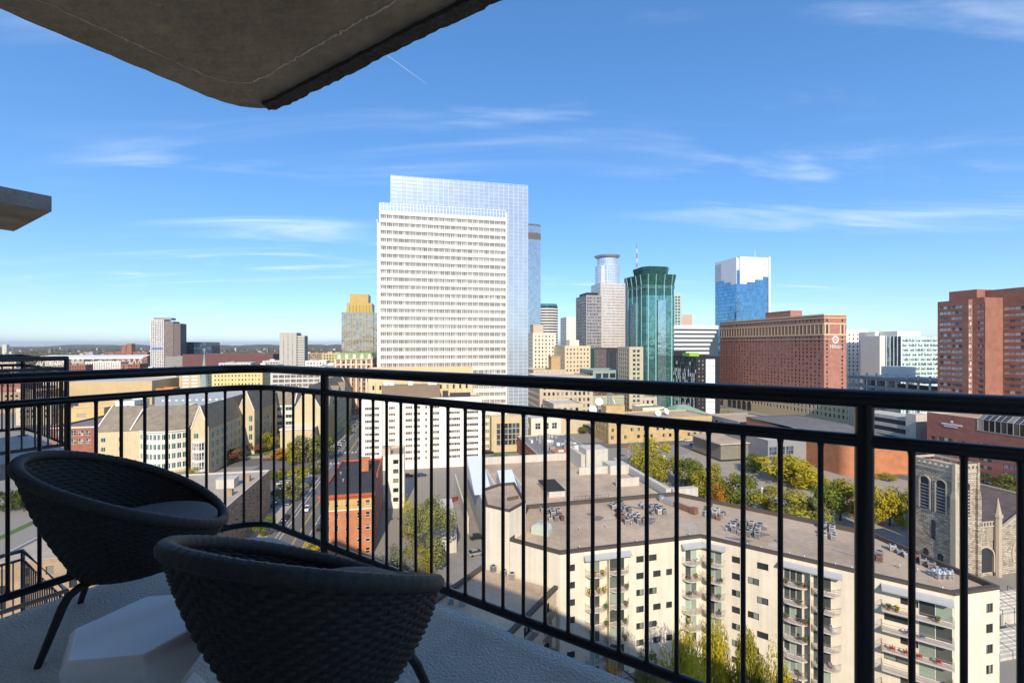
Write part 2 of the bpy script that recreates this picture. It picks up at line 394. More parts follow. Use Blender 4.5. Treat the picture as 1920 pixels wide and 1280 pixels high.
# ------------------------------------------------------------------ shared materials
WHITE  = M('white_stone', (0.78, 0.73, 0.64), 0.75, 0.05, 0.3, streak=0.08)
CREAM  = M('cream_stucco', (0.74, 0.66, 0.52), 0.9, 0.09, 0.35, 0.15, 3.0, streak=0.2)
TANST  = M('tan_limestone', (0.58, 0.47, 0.28), 0.9, 0.10, 0.5, streak=0.10)
TAN2   = M('beige_stone', (0.55, 0.46, 0.33), 0.9, 0.10, 0.4, streak=0.12)
YELBR  = M_brick('yellow_brick', (0.60, 0.43, 0.19), (0.52, 0.36, 0.15), (0.5, 0.42, 0.3))
CONC   = M('concrete', (0.55, 0.51, 0.44), 0.9, 0.12, 0.4, 0.2, 4.0, streak=0.2)
CONCD  = M('grey_concrete', (0.30, 0.29, 0.27), 0.9, 0.12, 0.4, 0.1, 4.0, streak=0.15)
BROWNM = M('brown_metal', (0.13, 0.095, 0.07), 0.7, 0.1, 0.5)
ROOFT  = M('gravel_roof', (0.46, 0.35, 0.245), 0.95, 0.30, 0.11, 0.4, 9.0, streak=0.22)
ROOFG  = M('grey_roof', (0.20, 0.20, 0.20), 0.9, 0.2, 0.2)
ROOFL  = M('light_roof', (0.52, 0.50, 0.46), 0.9, 0.18, 0.2)
SHING  = M_brick('shingle', (0.30, 0.25, 0.18), (0.25, 0.21, 0.155), (0.16, 0.13, 0.1), 1.0, 0.35, 0.1)
BRICK  = M_brick('red_brick', (0.36, 0.13, 0.085), (0.30, 0.105, 0.07), (0.32, 0.22, 0.17))
BRICKD = M_brick('dark_brick', (0.37, 0.155, 0.11), (0.32, 0.13, 0.09), (0.32, 0.22, 0.17))
ORANGE = M_brick('orange_brick', (0.56, 0.20, 0.085), (0.50, 0.17, 0.07), (0.45, 0.25, 0.15), 0.5, 0.16, 0.1)
BLACKM = M('black_panel', (0.022, 0.022, 0.026), 0.5, 0.2, 0.5)
DARKM  = M('dark_frame', (0.05, 0.047, 0.045), 0.5, 0.1, 1)
WHITEM = M('white_metal', (0.80, 0.80, 0.78), 0.45, 0.04, 0.5)
SILVER = M('silver_metal', (0.50, 0.51, 0.52), 0.4, 0.1, 2.0, metal=0.6)
GALV   = M('galvanised', (0.42, 0.41, 0.39), 0.6, 0.25, 1.5, metal=0.0, objv=0.45)
GDARK  = M_glass('dark_window', (0.018, 0.018, 0.02), (0.42, 0.38, 0.31), 0.28)
GOFF   = M_glass('office_window', (0.075, 0.07, 0.065), (0.30, 0.28, 0.24), 0.45)
GGREEN = M_glass('green_window', (0.02, 0.06, 0.05), (0.12, 0.24, 0.19), 0.4)
GBLUE  = M_glass('blue_window', (0.03, 0.05, 0.08), (0.15, 0.22, 0.28), 0.3, metal=0.3)
GSKY   = M('sky_glass', (0.53, 0.59, 0.64), 0.18, 0.05, 0.05, metal=0.60, objv=0.06, isl=0.05)
RED    = M('red_paint', (0.45, 0.06, 0.04), 0.5)
GREENC = M('green_copper', (0.22, 0.34, 0.25), 0.8, 0.15, 0.4, streak=0.15)

# ================================================================== OUR BALCONY (eye is 1.22 m above its floor)
FZ = CAMZ - 1.22
TD = Vector((-0.844, 0.536)).normalized()       # along the front rail, to the left
ND = Vector((0.536, 0.844)).normalized()        # straight out from the building
CORNER = Vector((-1.667, 2.938))
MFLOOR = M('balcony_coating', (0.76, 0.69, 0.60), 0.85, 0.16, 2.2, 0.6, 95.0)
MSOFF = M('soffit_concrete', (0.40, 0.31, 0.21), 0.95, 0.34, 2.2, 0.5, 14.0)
MSLABE = M('slab_edge', (0.33, 0.31, 0.28), 0.95, 0.25, 4.0, 0.6, 30.0)
MRAIL = M('black_rail_paint', (0.010, 0.010, 0.012), 0.32, 0.1, 30.0, spec=0.5)
def round_path(out, r, n=10, right=5.0, left=3.2):
    """balcony outline: front edge from the right end to the rounded corner, then back along the left side; out = offset"""
    c = CORNER + ND * out + TD * out
    ctr = c - ND * r - TD * r
    pts = [c - TD * (right + out)]
    for k in range(n + 1):
        a = (math.pi / 2) * k / n
        pts.append(ctr + ND * (r * math.cos(a)) + TD * (r * math.sin(a)))
    pts.append(c - ND * (left + out))
    return pts
def slab(name, path, z0, z1, mats, rough_seed=None, fine=0.0):
    """floor plate with a real edge; its rim is slightly broken"""
    rnd = random.Random(rough_seed); p = []
    for a, c in zip(path, path[1:]):
        n = max(1, int((c - a).length / 0.05)) if fine else 1
        for k in range(n): p.append(a.lerp(c, k / n))
    p.append(path[-1])
    b = MB(); n = len(p)
    ctr = sum((Vector(q) for q in p), Vector((0, 0))) / n
    def j(q, s): 
        d = (q - ctr).normalized(); return q + d * rnd.uniform(-s, s)
    lo = [j(q, fine) for q in p]; hi = [j(q, fine * 0.4) for q in p]
    b.face([(q.x, q.y, z1) for q in reversed(hi)], 0)
    b.face([(q.x, q.y, z0) for q in lo], 1)
    for i in range(n):
        k = (i + 1) % n
        b.face([(lo[k].x, lo[k].y, z0), (lo[i].x, lo[i].y, z0), (hi[i].x, hi[i].y, z1), (hi[k].x, hi[k].y, z1)], 2)
    return b.build(name, mats)
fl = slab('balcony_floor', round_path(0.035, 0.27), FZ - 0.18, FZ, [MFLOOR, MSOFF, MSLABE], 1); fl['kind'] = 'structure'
# slab of the balcony above: cover plate, drip lip and broken outer edge
UZ = CAMZ + 1.50
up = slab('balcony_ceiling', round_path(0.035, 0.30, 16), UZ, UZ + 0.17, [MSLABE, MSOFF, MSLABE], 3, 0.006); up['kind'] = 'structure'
b = MB(); pth = round_path(0.028, 0.30, 16); inn = round_path(-0.045, 0.24, 16)
rn = random.Random(5); fp, fi = [], []
for (a, c, a2, c2) in zip(pth, pth[1:], inn, inn[1:]):
    n = max(1, int((c - a).length / 0.035))
    for k in range(n):
        fp.append(a.lerp(c, k/n) + ND * rn.uniform(-.006, .006)); fi.append(a2.lerp(c2, k/n) + ND * rn.uniform(-.003, .003))
n = 0
for i in range(len(fp) - 1):
    if fp[i].dot(TD) > CORNER.dot(TD) - 0.16: break
    p, q, s, t = fp[i], fp[i+1], fi[i], fi[i+1]; z = UZ - 0.022 + rn.uniform(-.003, .003)
    b.face([(p.x,p.y,UZ-.001),(q.x,q.y,UZ-.001),(q.x,q.y,z),(p.x,p.y,z)]); b.face([(s.x,s.y,z),(p.x,p.y,z),(q.x,q.y,z),(t.x,t.y,z)]); b.face([(t.x,t.y,UZ-.001),(s.x,s.y,UZ-.001),(s.x,s.y,z),(t.x,t.y,z)])
b.build('drip_edge', [M('drip_edge', (0.07, 0.065, 0.06), 0.95, 0.3, 8, 0.5, 40)], up)
# mineral lines and a crack on the soffit
MCAL = M('mineral_stain', (0.80, 0.66, 0.50), 0.95, 0.3, 9)
def stain(pts, w, nm, seed):
    rr = random.Random(seed); b = MB(); q = []
    for a, c in zip(pts, pts[1:]):
        a, c = Vector(a), Vector(c); k = max(2, int((c - a).length / 0.02))
        for i in range(k): q.append(a.lerp(c, i / k) + Vector((rr.uniform(-.008, .008), rr.uniform(-.008, .008))))
    for i in range(len(q) - 1):
        d = (q[i+1] - q[i]); nn = Vector((-d.y, d.x)).normalized() * w * rr.uniform(0.3, 1.0)
        b.face([(*(q[i] - nn), UZ - .0015), (*(q[i] + nn), UZ - .0015), (*(q[i+1] + nn), UZ - .0015), (*(q[i+1] - nn), UZ - .0015)])
    b.build(nm, [MCAL], up)
stain(round_path(-0.19, 0.22, 8, 2.4, 2.4)[0:], 0.0065, 'mineral_line', 3)
e0 = CORNER - TD * 1.6 - ND * 0.18
stain([e0, e0 - ND * .16 + TD * .02, e0 - ND * .42 - TD * .03], 0.009, 'mineral_line', 8)
stain([e0 - ND * .1 + TD * .03, e0 - ND * .22 + TD * .1], 0.003, 'mineral_line', 9)

def railing(name, label, path2d, zf, posts, spacing, ball_start=0.05, mat=MRAIL, loc0=None):
    """top rail, second rail, bottom rail, round posts and balusters along a path"""
    root = thing(name, label, 'railing', (path2d[0].x, path2d[0].y, zf))
    o = path2d[0]; L = [0.0]
    for a, c in zip(path2d, path2d[1:]): L.append(L[-1] + (c - a).length)
    def at(s):
        for i in range(len(L) - 1):
            if s <= L[i+1] + 1e-6:
                return path2d[i].lerp(path2d[i+1], (s - L[i]) / max(1e-6, L[i+1] - L[i]))
        return path2d[-1]
    for nm, z, r in (('top_rail', 1.072, 0.0255), ('second_rail', 0.955, 0.0185), ('bottom_rail', 0.10, 0.0185)):
        b = MB(); b.tube([(p.x - o.x, p.y - o.y, z) for p in path2d], r, 12); b.build(nm, [mat], root)
    bm = MB(); bm.tube([(0,0,0.108), (0,0,0.118), (0,0,0.13), (0,0,0.925), (0,0,0.938), (0,0,0.948)], 0.0078, 8, rad=[.0125,.010,.0078,.0078,.0100,.0140]); me = bm.mesh('baluster', [mat])
    pm = MB(); pm.tube([(0,0,-0.02), (0,0,1.06)], 0.0225, 14); pm.tube([(0,0,0.0), (0,0,0.012)], 0.05, 14); pme = pm.mesh('post', [mat])
    s = ball_start
    while s < L[-1] - 0.02:
        if all(abs(s - q) > 0.03 for q in posts):
            p = at(s); put('baluster', me, root, (p.x - o.x, p.y - o.y, 0))
        s += spacing
    for q in posts:
        p = at(q); put('post', pme, root, (p.x - o.x, p.y - o.y, 0))
    return root
path = round_path(0.0, 0.25, 10, 4.9, 3.0)
# measure so that the posts land where the photo has them
def s_of(path, pred):
    acc, best = 0, None
    for a, c in zip(path, path[1:]):
        n = 400
        for k in range(n):
            q = a.lerp(c, k / n)
            px = CXP + FPX * q.x / q.y if q.y > 0.2 else 1e9
            e = abs(px - pred)
            if best is None or e < best[0]: best = (e, acc + (c - a).length * k / n)
        acc += (c - a).length
    return best[1]
s1, s2 = s_of(path, 1617), s_of(path, 608)
sp = (s2 - s1) / 24
railing('balcony_railing', 'black tube railing with thin balusters around the shaded balcony floor with the chairs', path, FZ, [s1 - (s2 - s1), s1, s2, s2 + (s2 - s1)], sp, (s1 % sp))

# ---- the next balconies along the same facade
A = Vector((-5.03, 5.12)); Bc = A + TD * 1.86
def nb_path(o): return [A - ND * 2.0 - TD * o, A + ND * o - TD * o, Bc + ND * o + TD * o, Bc - ND * 2.0 + TD * o]
for z, nm in ((FZ, 'floor'), (FZ + 2.89, 'roof'), (FZ - 2.62, 'lower')):
    p = nb_path(0.06 if nm != 'roof' else -0.10)
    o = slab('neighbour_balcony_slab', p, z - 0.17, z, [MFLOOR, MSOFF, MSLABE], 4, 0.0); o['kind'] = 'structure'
pp = nb_path(0.0)
def dens(p):
    return p
railing('balcony_railing', 'black baluster railing of the neighbouring balcony on the same level', pp, FZ, [2.0, 3.86], 0.1, 0.05)
MRAIL2 = M('grey_rail_paint', (0.05, 0.05, 0.055), 0.25, 0.1, 30.0, spec=0.8)
railing('balcony_railing', 'black railing of the balcony one floor down', pp, FZ - 2.62, [2.0, 3.86], 0.1, 0.05, MRAIL2)

# ---- our own building behind the camera (its shade covers the balcony and the foot of the flats opposite)
p0 = -ND * 0.55
ob = thing('home_tower', 'beige concrete apartment tower that carries the balcony', 'building', ((p0 - TD * 62).x, (p0 - TD * 62).y, 0), math.atan2(TD.y, TD.x))
# local x runs along TD (left), local y = ... facade faces ND
Wt, Dt, Ht = 110, 18, 68
OWN = M('own_facade', (0.72, 0.67, 0.60), 0.9, 0.1, 0.3)
b = MB(); b.box(0, 0, 0, Wt, Dt, Ht); b.build('wall', [OWN], ob)
rm = MB(); rm.box(0.5, 0.5, Ht, Wt - 0.5, Dt - 0.5, Ht + 0.3); rm.build('roof', [ROOFT], ob)
for f in range(-1, 3):
    for k in range(-3, 4):
        put('window', win_mesh(2.6, 2.1, 0.12, 3, 1, 0.06, [GDARK, DARKM]), ob, (62 + k * 4.1 + 2.6 + 0.2, -0.13, FZ + f * 2.89 + 0.1), 0)

# ---- woven tub chairs
MWICK = M('charcoal_wicker', (0.042, 0.039, 0.036), 0.55, 0.35, 60.0, 0.25, 260.0, spec=0.35)
MCUSH = M('grey_cushion', (0.21, 0.205, 0.20), 0.95, 0.12, 40.0, 0.5, 400.0)
MLEG = M('dark_leg_metal', (0.018, 0.018, 0.02), 0.4, 0.1, 20.0)
def chair(label, loc, face):
    """tub chair: local +x is the open front"""
    root = thing('tub_chair', label, 'chair', (loc[0], loc[1], FZ), face)
    root.scale = (.93, .93, .93)
    def rim(t):      # t = 0 front, pi back
        c = (1 - math.cos(t)) / 2
        c = c ** 0.8
        return Vector((0.355 * math.cos(t) - 0.05 * c, 0.375 * math.sin(t), 0.40 + 0.40 * c))
    def bot(t): return Vector((0.215 * math.cos(t) + 0.01, 0.235 * math.sin(t), 0.265))
    def shell(t, v):
        a, c = bot(t), rim(t); p = a.lerp(c, v)
        bulge = 0.022 * math.sin(math.pi * v)
        d = Vector((math.cos(t), math.sin(t), 0)); return p + d * bulge
    rows, cols = 28, 80
    def cell_mesh(inner):
        b = MB(); vs, fs = [], []
        sgn = -1 if inner else 1; K, J = 4, 3
        for i in range(rows):
            for j in range(cols):
                raise_ = 1.0 if (i + j) % 2 == 0 else -0.35
                base = len(vs)
                for a in range(J + 1):
                    for k in range(K + 1):
                        v = (i + a / J) / rows; t = 2 * math.pi * (j - 0.16 + 1.32 * k / K + 0.5 * (i % 2) * 0) / cols
                        prof = math.sin(math.pi * a / J) ** 0.7 if 0 < a < J else 0
                        h = (0.009 * raise_ * math.sin(math.pi * k / K) + 0.003) * prof - 0.003
                        d = Vector((math.cos(t), math.sin(t), 0.0))
                        vs.append(shell(t, min(v, 0.995)) + d * (sgn * (h + (0.009 if not inner else 0.009))))
                for a in range(J):
                    for k in range(K):
                        q = base + a * (K + 1) + k
                        f = (q, q + 1, q + K + 2, q + K + 1)
                        fs.append(f if not inner else f[::-1])
        b.raw(vs, fs, 0, True); return b
    cell_mesh(False).build('woven_shell', [MWICK], root); cell_mesh(True).build('woven_lining', [MWICK], root)
    b = MB(); N = 260
    b.tube([rim(2 * math.pi * i / N) for i in range(N)], 0.024, 10, closed=True, rad=[0.0235 + 0.0016 * (i % 2) + 0.0008 * math.sin(i * 1.7) for i in range(N)])
    b.build('wrapped_rim', [MWICK], root)
    b = MB(); b.face([tuple(bot(2 * math.pi * i / 40)) for i in range(39, -1, -1)]); b.face([tuple(bot(2 * math.pi * i / 40) + Vector((0,0,.10))) for i in range(40)]); b.build('seat_base', [MWICK], root)
    # cushion: rounded pad
    b = MB(); vs, fs = [], []; nr, nt = 10, 44
    prof = [(0.0, 0.075), (0.12, 0.074), (0.2, 0.068), (0.245, 0.055), (0.262, 0.036), (0.262, 0.012), (0.245, -0.006), (0.2, -0.015), (0.0, -0.018)]
    for r_, z_ in prof:
        for k in range(nt):
            t = 2 * math.pi * k / nt; vs.append((0.05 + r_ * 1.06 * math.cos(t), r_ * 1.08 * math.sin(t), 0.40 + z_))
    for i in range(len(prof) - 1):
        for k in range(nt): fs.append((i*nt + (k+1) % nt, i*nt + k, (i+1)*nt + k, (i+1)*nt + (k+1) % nt))
    b.raw(vs, fs, 0, True); b.build('seat_cushion', [MCUSH], root)
    for sx_, sy_ in ((1, 1), (1, -1), (-1, 1), (-1, -1)):
        b = MB(); p = [(0.10*sx_, 0.11*sy_, 0.262), (0.17*sx_, 0.17*sy_, 0.256), (0.20*sx_, 0.20*sy_, 0.235), (0.215*sx_, 0.215*sy_, 0.2), (0.275*sx_, 0.27*sy_, 0.0)]
        b.tube(p, 0.0165, 12, rad=[0.0165, 0.0165, 0.0165, 0.0165, 0.0125]); b.build('leg', [MLEG], root)
    return root
chair('charcoal woven tub chair by the railing corner with its seat cushion in view', (-1.70, 2.06), R(30))
chair('charcoal woven tub chair seen from behind, close beside the white stool', (-0.565, 1.35), R(70))
# ---- faceted ceramic stool
MCER = M('white_ceramic', (0.85, 0.82, 0.77), 0.12, 0.03, 5.0, spec=0.6)
st = thing('ceramic_stool', 'white glazed six-sided ceramic stool between the woven chairs', 'stool', (-1.06, 1.31, FZ), R(8)); st.scale = (.9, .9, 1)
b = MB(); vs, fs = [], []
def hexa(r, z, rot, bev=0.0): return [(r * math.cos(R(60 * k) + rot), r * math.sin(R(60 * k) + rot), z) for k in range(6)]
rings = [hexa(0.165, 0.0, 0.0), hexa(0.215, 0.10, 0.0), hexa(0.125, 0.235, R(30)), hexa(0.212, 0.375, 0.0), hexa(0.218, 0.398, 0.0), hexa(0.205, 0.416, 0.0), hexa(0.19, 0.420, 0.0)]
for r_ in rings: vs += r_
for i in range(len(rings) - 1):
    for k in range(6):
        a, c = i*6 + k, i*6 + (k+1) % 6; d, e = a + 6, c + 6
        if i == 1: fs += [(a, c, d), (c, e, d)]
        elif i == 2: fs += [(a, c, e), (a, e, d)] if False else [(a, c, e), (a, e, d)]
        else: fs.append((a, c, e, d))
fs.append(tuple(36 + k for k in range(6)))
b.raw(vs, fs); o = b.build('glazed_body', [MCER], st)
md = o.modifiers.new('bevel', 'BEVEL'); md.width = 0.008; md.segments = 3

# ================================================================== GROUND, STREETS
GRND = M('town_ground', (0.17, 0.16, 0.14), 0.95, 0.35, 0.02, streak=0.0)
ASPH = M('asphalt', (0.15, 0.142, 0.135), 0.9, 0.22, 0.12, 0.15, 12)
SIDEW = M('pavement', (0.42, 0.38, 0.32), 0.9, 0.15, 0.3)
GRASS = M('lawn', (0.085, 0.15, 0.03), 0.95, 0.35, 0.5, 0.3, 6)
PLAZA = M('plaza_paving', (0.36, 0.31, 0.25), 0.9, 0.2, 0.4)
YPAINT = M('yellow_line_paint', (0.62, 0.42, 0.05), 0.7, 0.2, 2)
WPAINT = M('white_line_paint', (0.72, 0.72, 0.70), 0.7, 0.2, 2)
b = MB(); seg = 72
# near ground flat; it stays a level sheet out to the horizon
for r0, r1 in ((0, 1500), (1500, 6000), (6000, 30000)):
    for k in range(seg):
        a0, a1 = 2*math.pi*k/seg, 2*math.pi*(k+1)/seg
        q = [(r0*math.cos(a0), r0*math.sin(a0), 0), (r1*math.cos(a0), r1*math.sin(a0), 0), (r1*math.cos(a1), r1*math.sin(a1), 0), (r0*math.cos(a1), r0*math.sin(a1), 0)]
        if r0 == 0: q = q[1:3] + [(0, 0, 0)]
        b.face(q)
gnd, n_, l_, bs = node_mat('ground_sheet'); 
g_ = n_.new('ShaderNodeNewGeometry'); ln = n_.new('ShaderNodeVectorMath'); ln.operation = 'LENGTH'; l_.new(g_.outputs['Position'], ln.inputs[0])
mr_ = n_.new('ShaderNodeMapRange'); l_.new(ln.outputs['Value'], mr_.inputs[0]); mr_.inputs[1].default_value = 500; mr_.inputs[2].default_value = 1100
nt_ = n_.new('ShaderNodeTexNoise'); nt_.inputs['Scale'].default_value = 0.011; nt_.inputs['Detail'].default_value = 9; l_.new(g_.outputs['Position'], nt_.inputs['Vector'])
cr_ = n_.new('ShaderNodeValToRGB'); l_.new(nt_.outputs['Fac'], cr_.inputs[0]); e_ = cr_.color_ramp.elements
e_[0].position = 0.35; e_[0].color = (0.05, 0.058, 0.03, 1); e_[1].position = 0.7; e_[1].color = (0.17, 0.14, 0.09, 1)
x_ = e_.new(0.5); x_.color = (0.085, 0.08, 0.045, 1)
mx_ = n_.new('ShaderNodeMix'); mx_.data_type = 'RGBA'; l_.new(mr_.outputs[0], mx_.inputs['Factor']); mx_.inputs['A'].default_value = (0.27, 0.245, 0.205, 1); l_.new(cr_.outputs[0], mx_.inputs['B'])
l_.new(mx_.outputs['Result'], bs.inputs['Base Color']); bs.inputs['Roughness'].default_value = 0.95
gr = b.build('ground', [gnd]); gr['kind'] = 'structure'

G0 = Vector((0.0, 0.0))
def gl(p):   # world 2D -> grid coordinates (r, d)
    return p.dot(GR), p.dot(GD)
def rect_rd(name, r0, d0, r1, d1, z, mat, kind='structure', h=None):
    b = MB(); q = [G0 + GR * r + GD * d for r, d in ((r0, d0), (r1, d0), (r1, d1), (r0, d1))]
    if h: b.prism([(p.x, p.y) for p in q], z, z + h, 0)
    else: b.face([(p.x, p.y, z) for p in q])
    o = b.build(name, [mat]); 
    if kind: o['kind'] = kind
    return o
# the avenue on the left: its yellow centre line runs through (-63, 130)
AV = gl(Vector((-63.0, 130.0)))[0]
AVW = 8.5
rect_rd('avenue_road', AV - AVW, -40, AV + AVW, 1500, 0.008, ASPH)
XS = gl(Vector((-80.0, 232.0)))[1]                       # cross street by the white hotel
rect_rd('cross_street_road', -420, XS - 9, AV - AVW, XS + 7, 0.012, ASPH)
rect_rd('cross_street_road', AV + AVW, XS - 9, 330, XS + 7, 0.012, ASPH)
rect_rd('far_cross_street_road', -600, XS + 118, 500, XS + 132, 0.016, ASPH)
rect_rd('near_cross_street_road', -300, 62, AV - AVW, 74, 0.012, ASPH)
# second avenue, right of the tower, and the mall beyond the flats
AV2 = gl(pt(1075, 250))[0]
rect_rd('second_avenue_road', AV2 - 6, 165, AV2 + 6, 1200, 0.020, ASPH)
AV3 = AV2 + 118
rect_rd('third_avenue_road', AV3 - 7, 60, AV3 + 7, 1200, 0.020, ASPH)
def strip(name, r0, d0, r1, d1, mat, z=0.030):
    return rect_rd(name, r0, d0, r1, d1, z, mat)
strip('centre_line', AV - 0.22, -30, AV - 0.07, XS - 12, YPAINT); strip('centre_line', AV + 0.07, -30, AV + 0.22, XS - 12, YPAINT)
strip('centre_line', AV - 0.2, XS + 11, AV + 0.2, 900, YPAINT)
for rr in (-5.9, -4.6, 3.4):
    strip('lane_line', AV + rr - 0.09, -30, AV + rr + 0.09, XS - 12, WPAINT)
    strip('lane_line', AV + rr - 0.09, XS + 12, AV + rr + 0.09, 700, WPAINT)
for k in range(9):
    strip('crosswalk_bar', AV - 7.8 + k * 1.8, XS - 13, AV - 7.0 + k * 1.8, XS - 10, WPAINT)
    strip('crosswalk_bar', AV - 7.8 + k * 1.8, XS + 8.5, AV - 7.0 + k * 1.8, XS + 11.5, WPAINT)
for k in range(8):
    strip('crosswalk_bar', AV - AVW - 4.5, XS - 8.2 + k * 1.9, AV - AVW - 1.5, XS - 7.4 + k * 1.9, WPAINT)
# pavements with kerbs
for nm, a in (('pavement', (AV - AVW - 5, -40, AV - AVW, XS - 9)), ('pavement', (AV + AVW, -40, AV + AVW + 4.5, XS - 9)),
              ('pavement', (AV - AVW - 5, XS + 7, AV - AVW, XS + 118)), ('pavement', (AV + AVW, XS + 7, AV + AVW + 5, XS + 118)),
              ('pavement', (AV - AVW - 75, XS + 7, AV - AVW - 5.01, XS + 12)), ('pavement', (AV + AVW + 4.51, XS + 7, AV2 - 6, XS + 13))):
    rect_rd(nm, a[0], a[1], a[2], a[3], 0.0, SIDEW, 'structure', 0.13)
# lawns of the college on the left, park lawns on the right
for (x, y, x2, y2) in ((0, 968, 78, 1012), (420, 838, 520, 862)):
    p, q = gl(gp(x, y2)), gl(gp(x2, y))
    rect_rd('lawn', min(p[0], q[0]), min(p[1], q[1]), max(p[0], q[0]), max(p[1], q[1]), 0.024, GRASS)
def poly_px(name, pts, z, mat):
    b = MB(); b.face([(*gp(x, y), z) for x, y in pts]); o = b.build(name, [mat]); o['kind'] = 'structure'; return o
poly_px('plaza', [(1700, 1030), (1300, 960), (1180, 880), (1330, 838), (1480, 850), (1720, 905)], 0.034, PLAZA)
poly_px('lawn', [(1560, 935), (1470, 905), (1400, 868), (1440, 862), (1530, 890), (1600, 920)], 0.042, GRASS)
poly_px('lawn', [(900, 862), (960, 880), (1010, 862), (930, 850)], 0.036, GRASS)
poly_px('car_park', [(470, 985), (545, 890), (600, 868), (585, 862), (500, 866), (440, 900)], 0.044, ASPH)

# ================================================================== THE WHITE BANDED OFFICE TOWER
p = pt(713, 236); Wf = along(p, GR, 948); Hf = 131.7
T = thing('office_tower', 'tall white office tower with horizontal window bands and a blue glass slab behind', 'skyscraper', (p.x, p.y, 0), GA)
TWH = M('tower_white', (0.72, 0.67, 0.58), 0.6, 0.04, 0.2, streak=0.04)
pitch, sp_h = 4.08, 2.15; nfl = 31; z_top = 127.2
MUL = M('tower_mullion', (0.74, 0.72, 0.68), 0.5, 0.03, 1)
npn = 66; pw = Wf / npn
strip_me = None
sb = MB(); sb.box(-0.02, 0.0, 0, Wf + 0.02, 1.0, sp_h); spm = sb.mesh('spandrel', [TWH])
sb = MB(); wh = pitch - sp_h
for i in range(npn):
    sb.face([(i*pw + 0.02, 0.55, 0), ((i+1)*pw - 0.02, 0.55, 0), ((i+1)*pw - 0.02, 0.55, wh), (i*pw + 0.02, 0.55, wh)], 0)
    w_ = 0.34 if i % 3 == 0 else 0.13
    sb.box(i*pw - w_/2, 0.10 if i % 3 == 0 else 0.3, 0, i*pw + w_/2, 0.56, wh, 1)
wsm = sb.mesh('window_strip', [M_glass('tower_window', (.15,.145,.135), (.42,.40,.36), .5), MUL])
for k in range(nfl):
    z = z_top - (k + 1) * pitch
    if z < 0: break
    put('spandrel', spm, T, (0, 0, z + wh))
    put('window_strip', wsm, T, (0, 0, z), 0, 'stuff')
b = MB(); b.box(0, 0.57, 0, Wf, 9.5, z_top - 0.02); b.box(-0.6, 0.1, 0, -0.01, 6, 131.0); b.box(Wf + 0.01, 0.1, 0, Wf + 0.9, 6, 129.9); b.build('core_wall', [TWH], T)
# glass screen above the top floor
b = MB()
for i in range(40):
    u = i * Wf / 39; b.box(u - 0.10, 0.0, z_top, u + 0.10, 0.3, Hf - (0.0 if i % 2 else 0.35))
b.box(0, 0.08, z_top + 2.0, Wf, 0.26, z_top + 2.2); b.box(0, 0.08, Hf - 0.7, Wf, 0.26, Hf - 0.5); b.build('screen_frame', [WHITEM], T)
b = MB(); b.face([(0, 0.2, z_top), (Wf, 0.2, z_top), (Wf, 0.2, Hf - 0.6), (0, 0.2, Hf - 0.6)]); b.build('screen_glass', [GSKY], T)
# glass slab behind
x0, x1, ys, Hs = 4.9, 80.6, 6.0, 148.0
FR = M('slab_mullion', (0.62, 0.66, 0.70), 0.5, 0.03, 1)
b = MB(); b.box(x0, ys + 0.25, 0, x1, ys + 30, Hs - 0.1); b.build('slab_body', [M('slab_side', (0.55, 0.58, 0.6), 0.6, 0.1, 0.2)], T)
ncol = 27; cw = (x1 - x0) / ncol; rh = 4.08; nrow = 36
pb = MB(); pb.face([(0.06, 0, 0.06), (cw - 0.06, 0, 0.06), (cw - 0.06, 0, rh - 0.06), (0.06, 0, rh - 0.06)]); pme = pb.mesh('glass_panel', [GSKY])
cnt = 0
rest = MB()
for j in range(nrow):
    z = Hs - (j + 1) * rh
    for i in range(ncol):
        x = x0 + i * cw
        if j < 5 or x > Wf - 0.5:
            if cnt < 300:
                o = put('glass_panel', pme, T, (x, ys + 0.2, z)); o.rotation_euler = (random.uniform(-.002, .002), 0, random.uniform(-.002, .002)); cnt += 1
            else: rest.face([(x+.06, ys+.2, z+.06), (x+cw-.06, ys+.2, z+.06), (x+cw-.06, ys+.2, z+rh-.06), (x+.06, ys+.2, z+rh-.06)])
if rest.v: rest.build('lower_glass_panels', [GSKY], T, kind='stuff')
b = MB()
for i in range(ncol + 1):
    x = x0 + i * cw; b.box(x - 0.085, ys - 0.02, 0 if x > Wf - 2 else 105, x + 0.085, ys + 0.3, Hs)
for j in range(nrow + 1):
    z = Hs - j * rh
    if z < 0: break
    for zz in ((z,) if j == 0 else (z, z + rh * 0.5)):
        b.box(x0 if zz > 110 else Wf - 2, ys + 0.02, zz - 0.08, x1, ys + 0.3, zz + 0.08)
b.build('mullion_grid', [FR], T, kind='stuff')
b = MB(); b.box(-1.9, 4, 0, x0 - 0.05, 30, 121.5); b.box(-2.1, 4.2, 121.5, -1.7, 5, 123.5); b.build('side_wing', [TWH], T)
b = MB(); b.bar((8, ys + 10, Hs + 1.0), (26, ys + 6, Hs + 1.6), 0.5, 0.5); b.bar((17, ys + 10, Hs), (17, ys + 9, Hs + 1.5), 0.8, 0.8); b.bar((14, ys + 8, Hs + 1.6), (4.9, ys + 6, Hs + 2.2), 0.3, 0.3); b.build('window_washing_crane', [WHITEM], T)
b = MB(); b.box(Wf - 9, -7, 0, Wf + 9, -0.02, 19); b.build('entrance_hall', [TANST], T)
mt = MB(); put('entrance_window', win_mesh(13, 12, 0.5, 6, 4, 0.3, [GBLUE, TANST]), T, (Wf - 6.5, -7.5, 3.5))

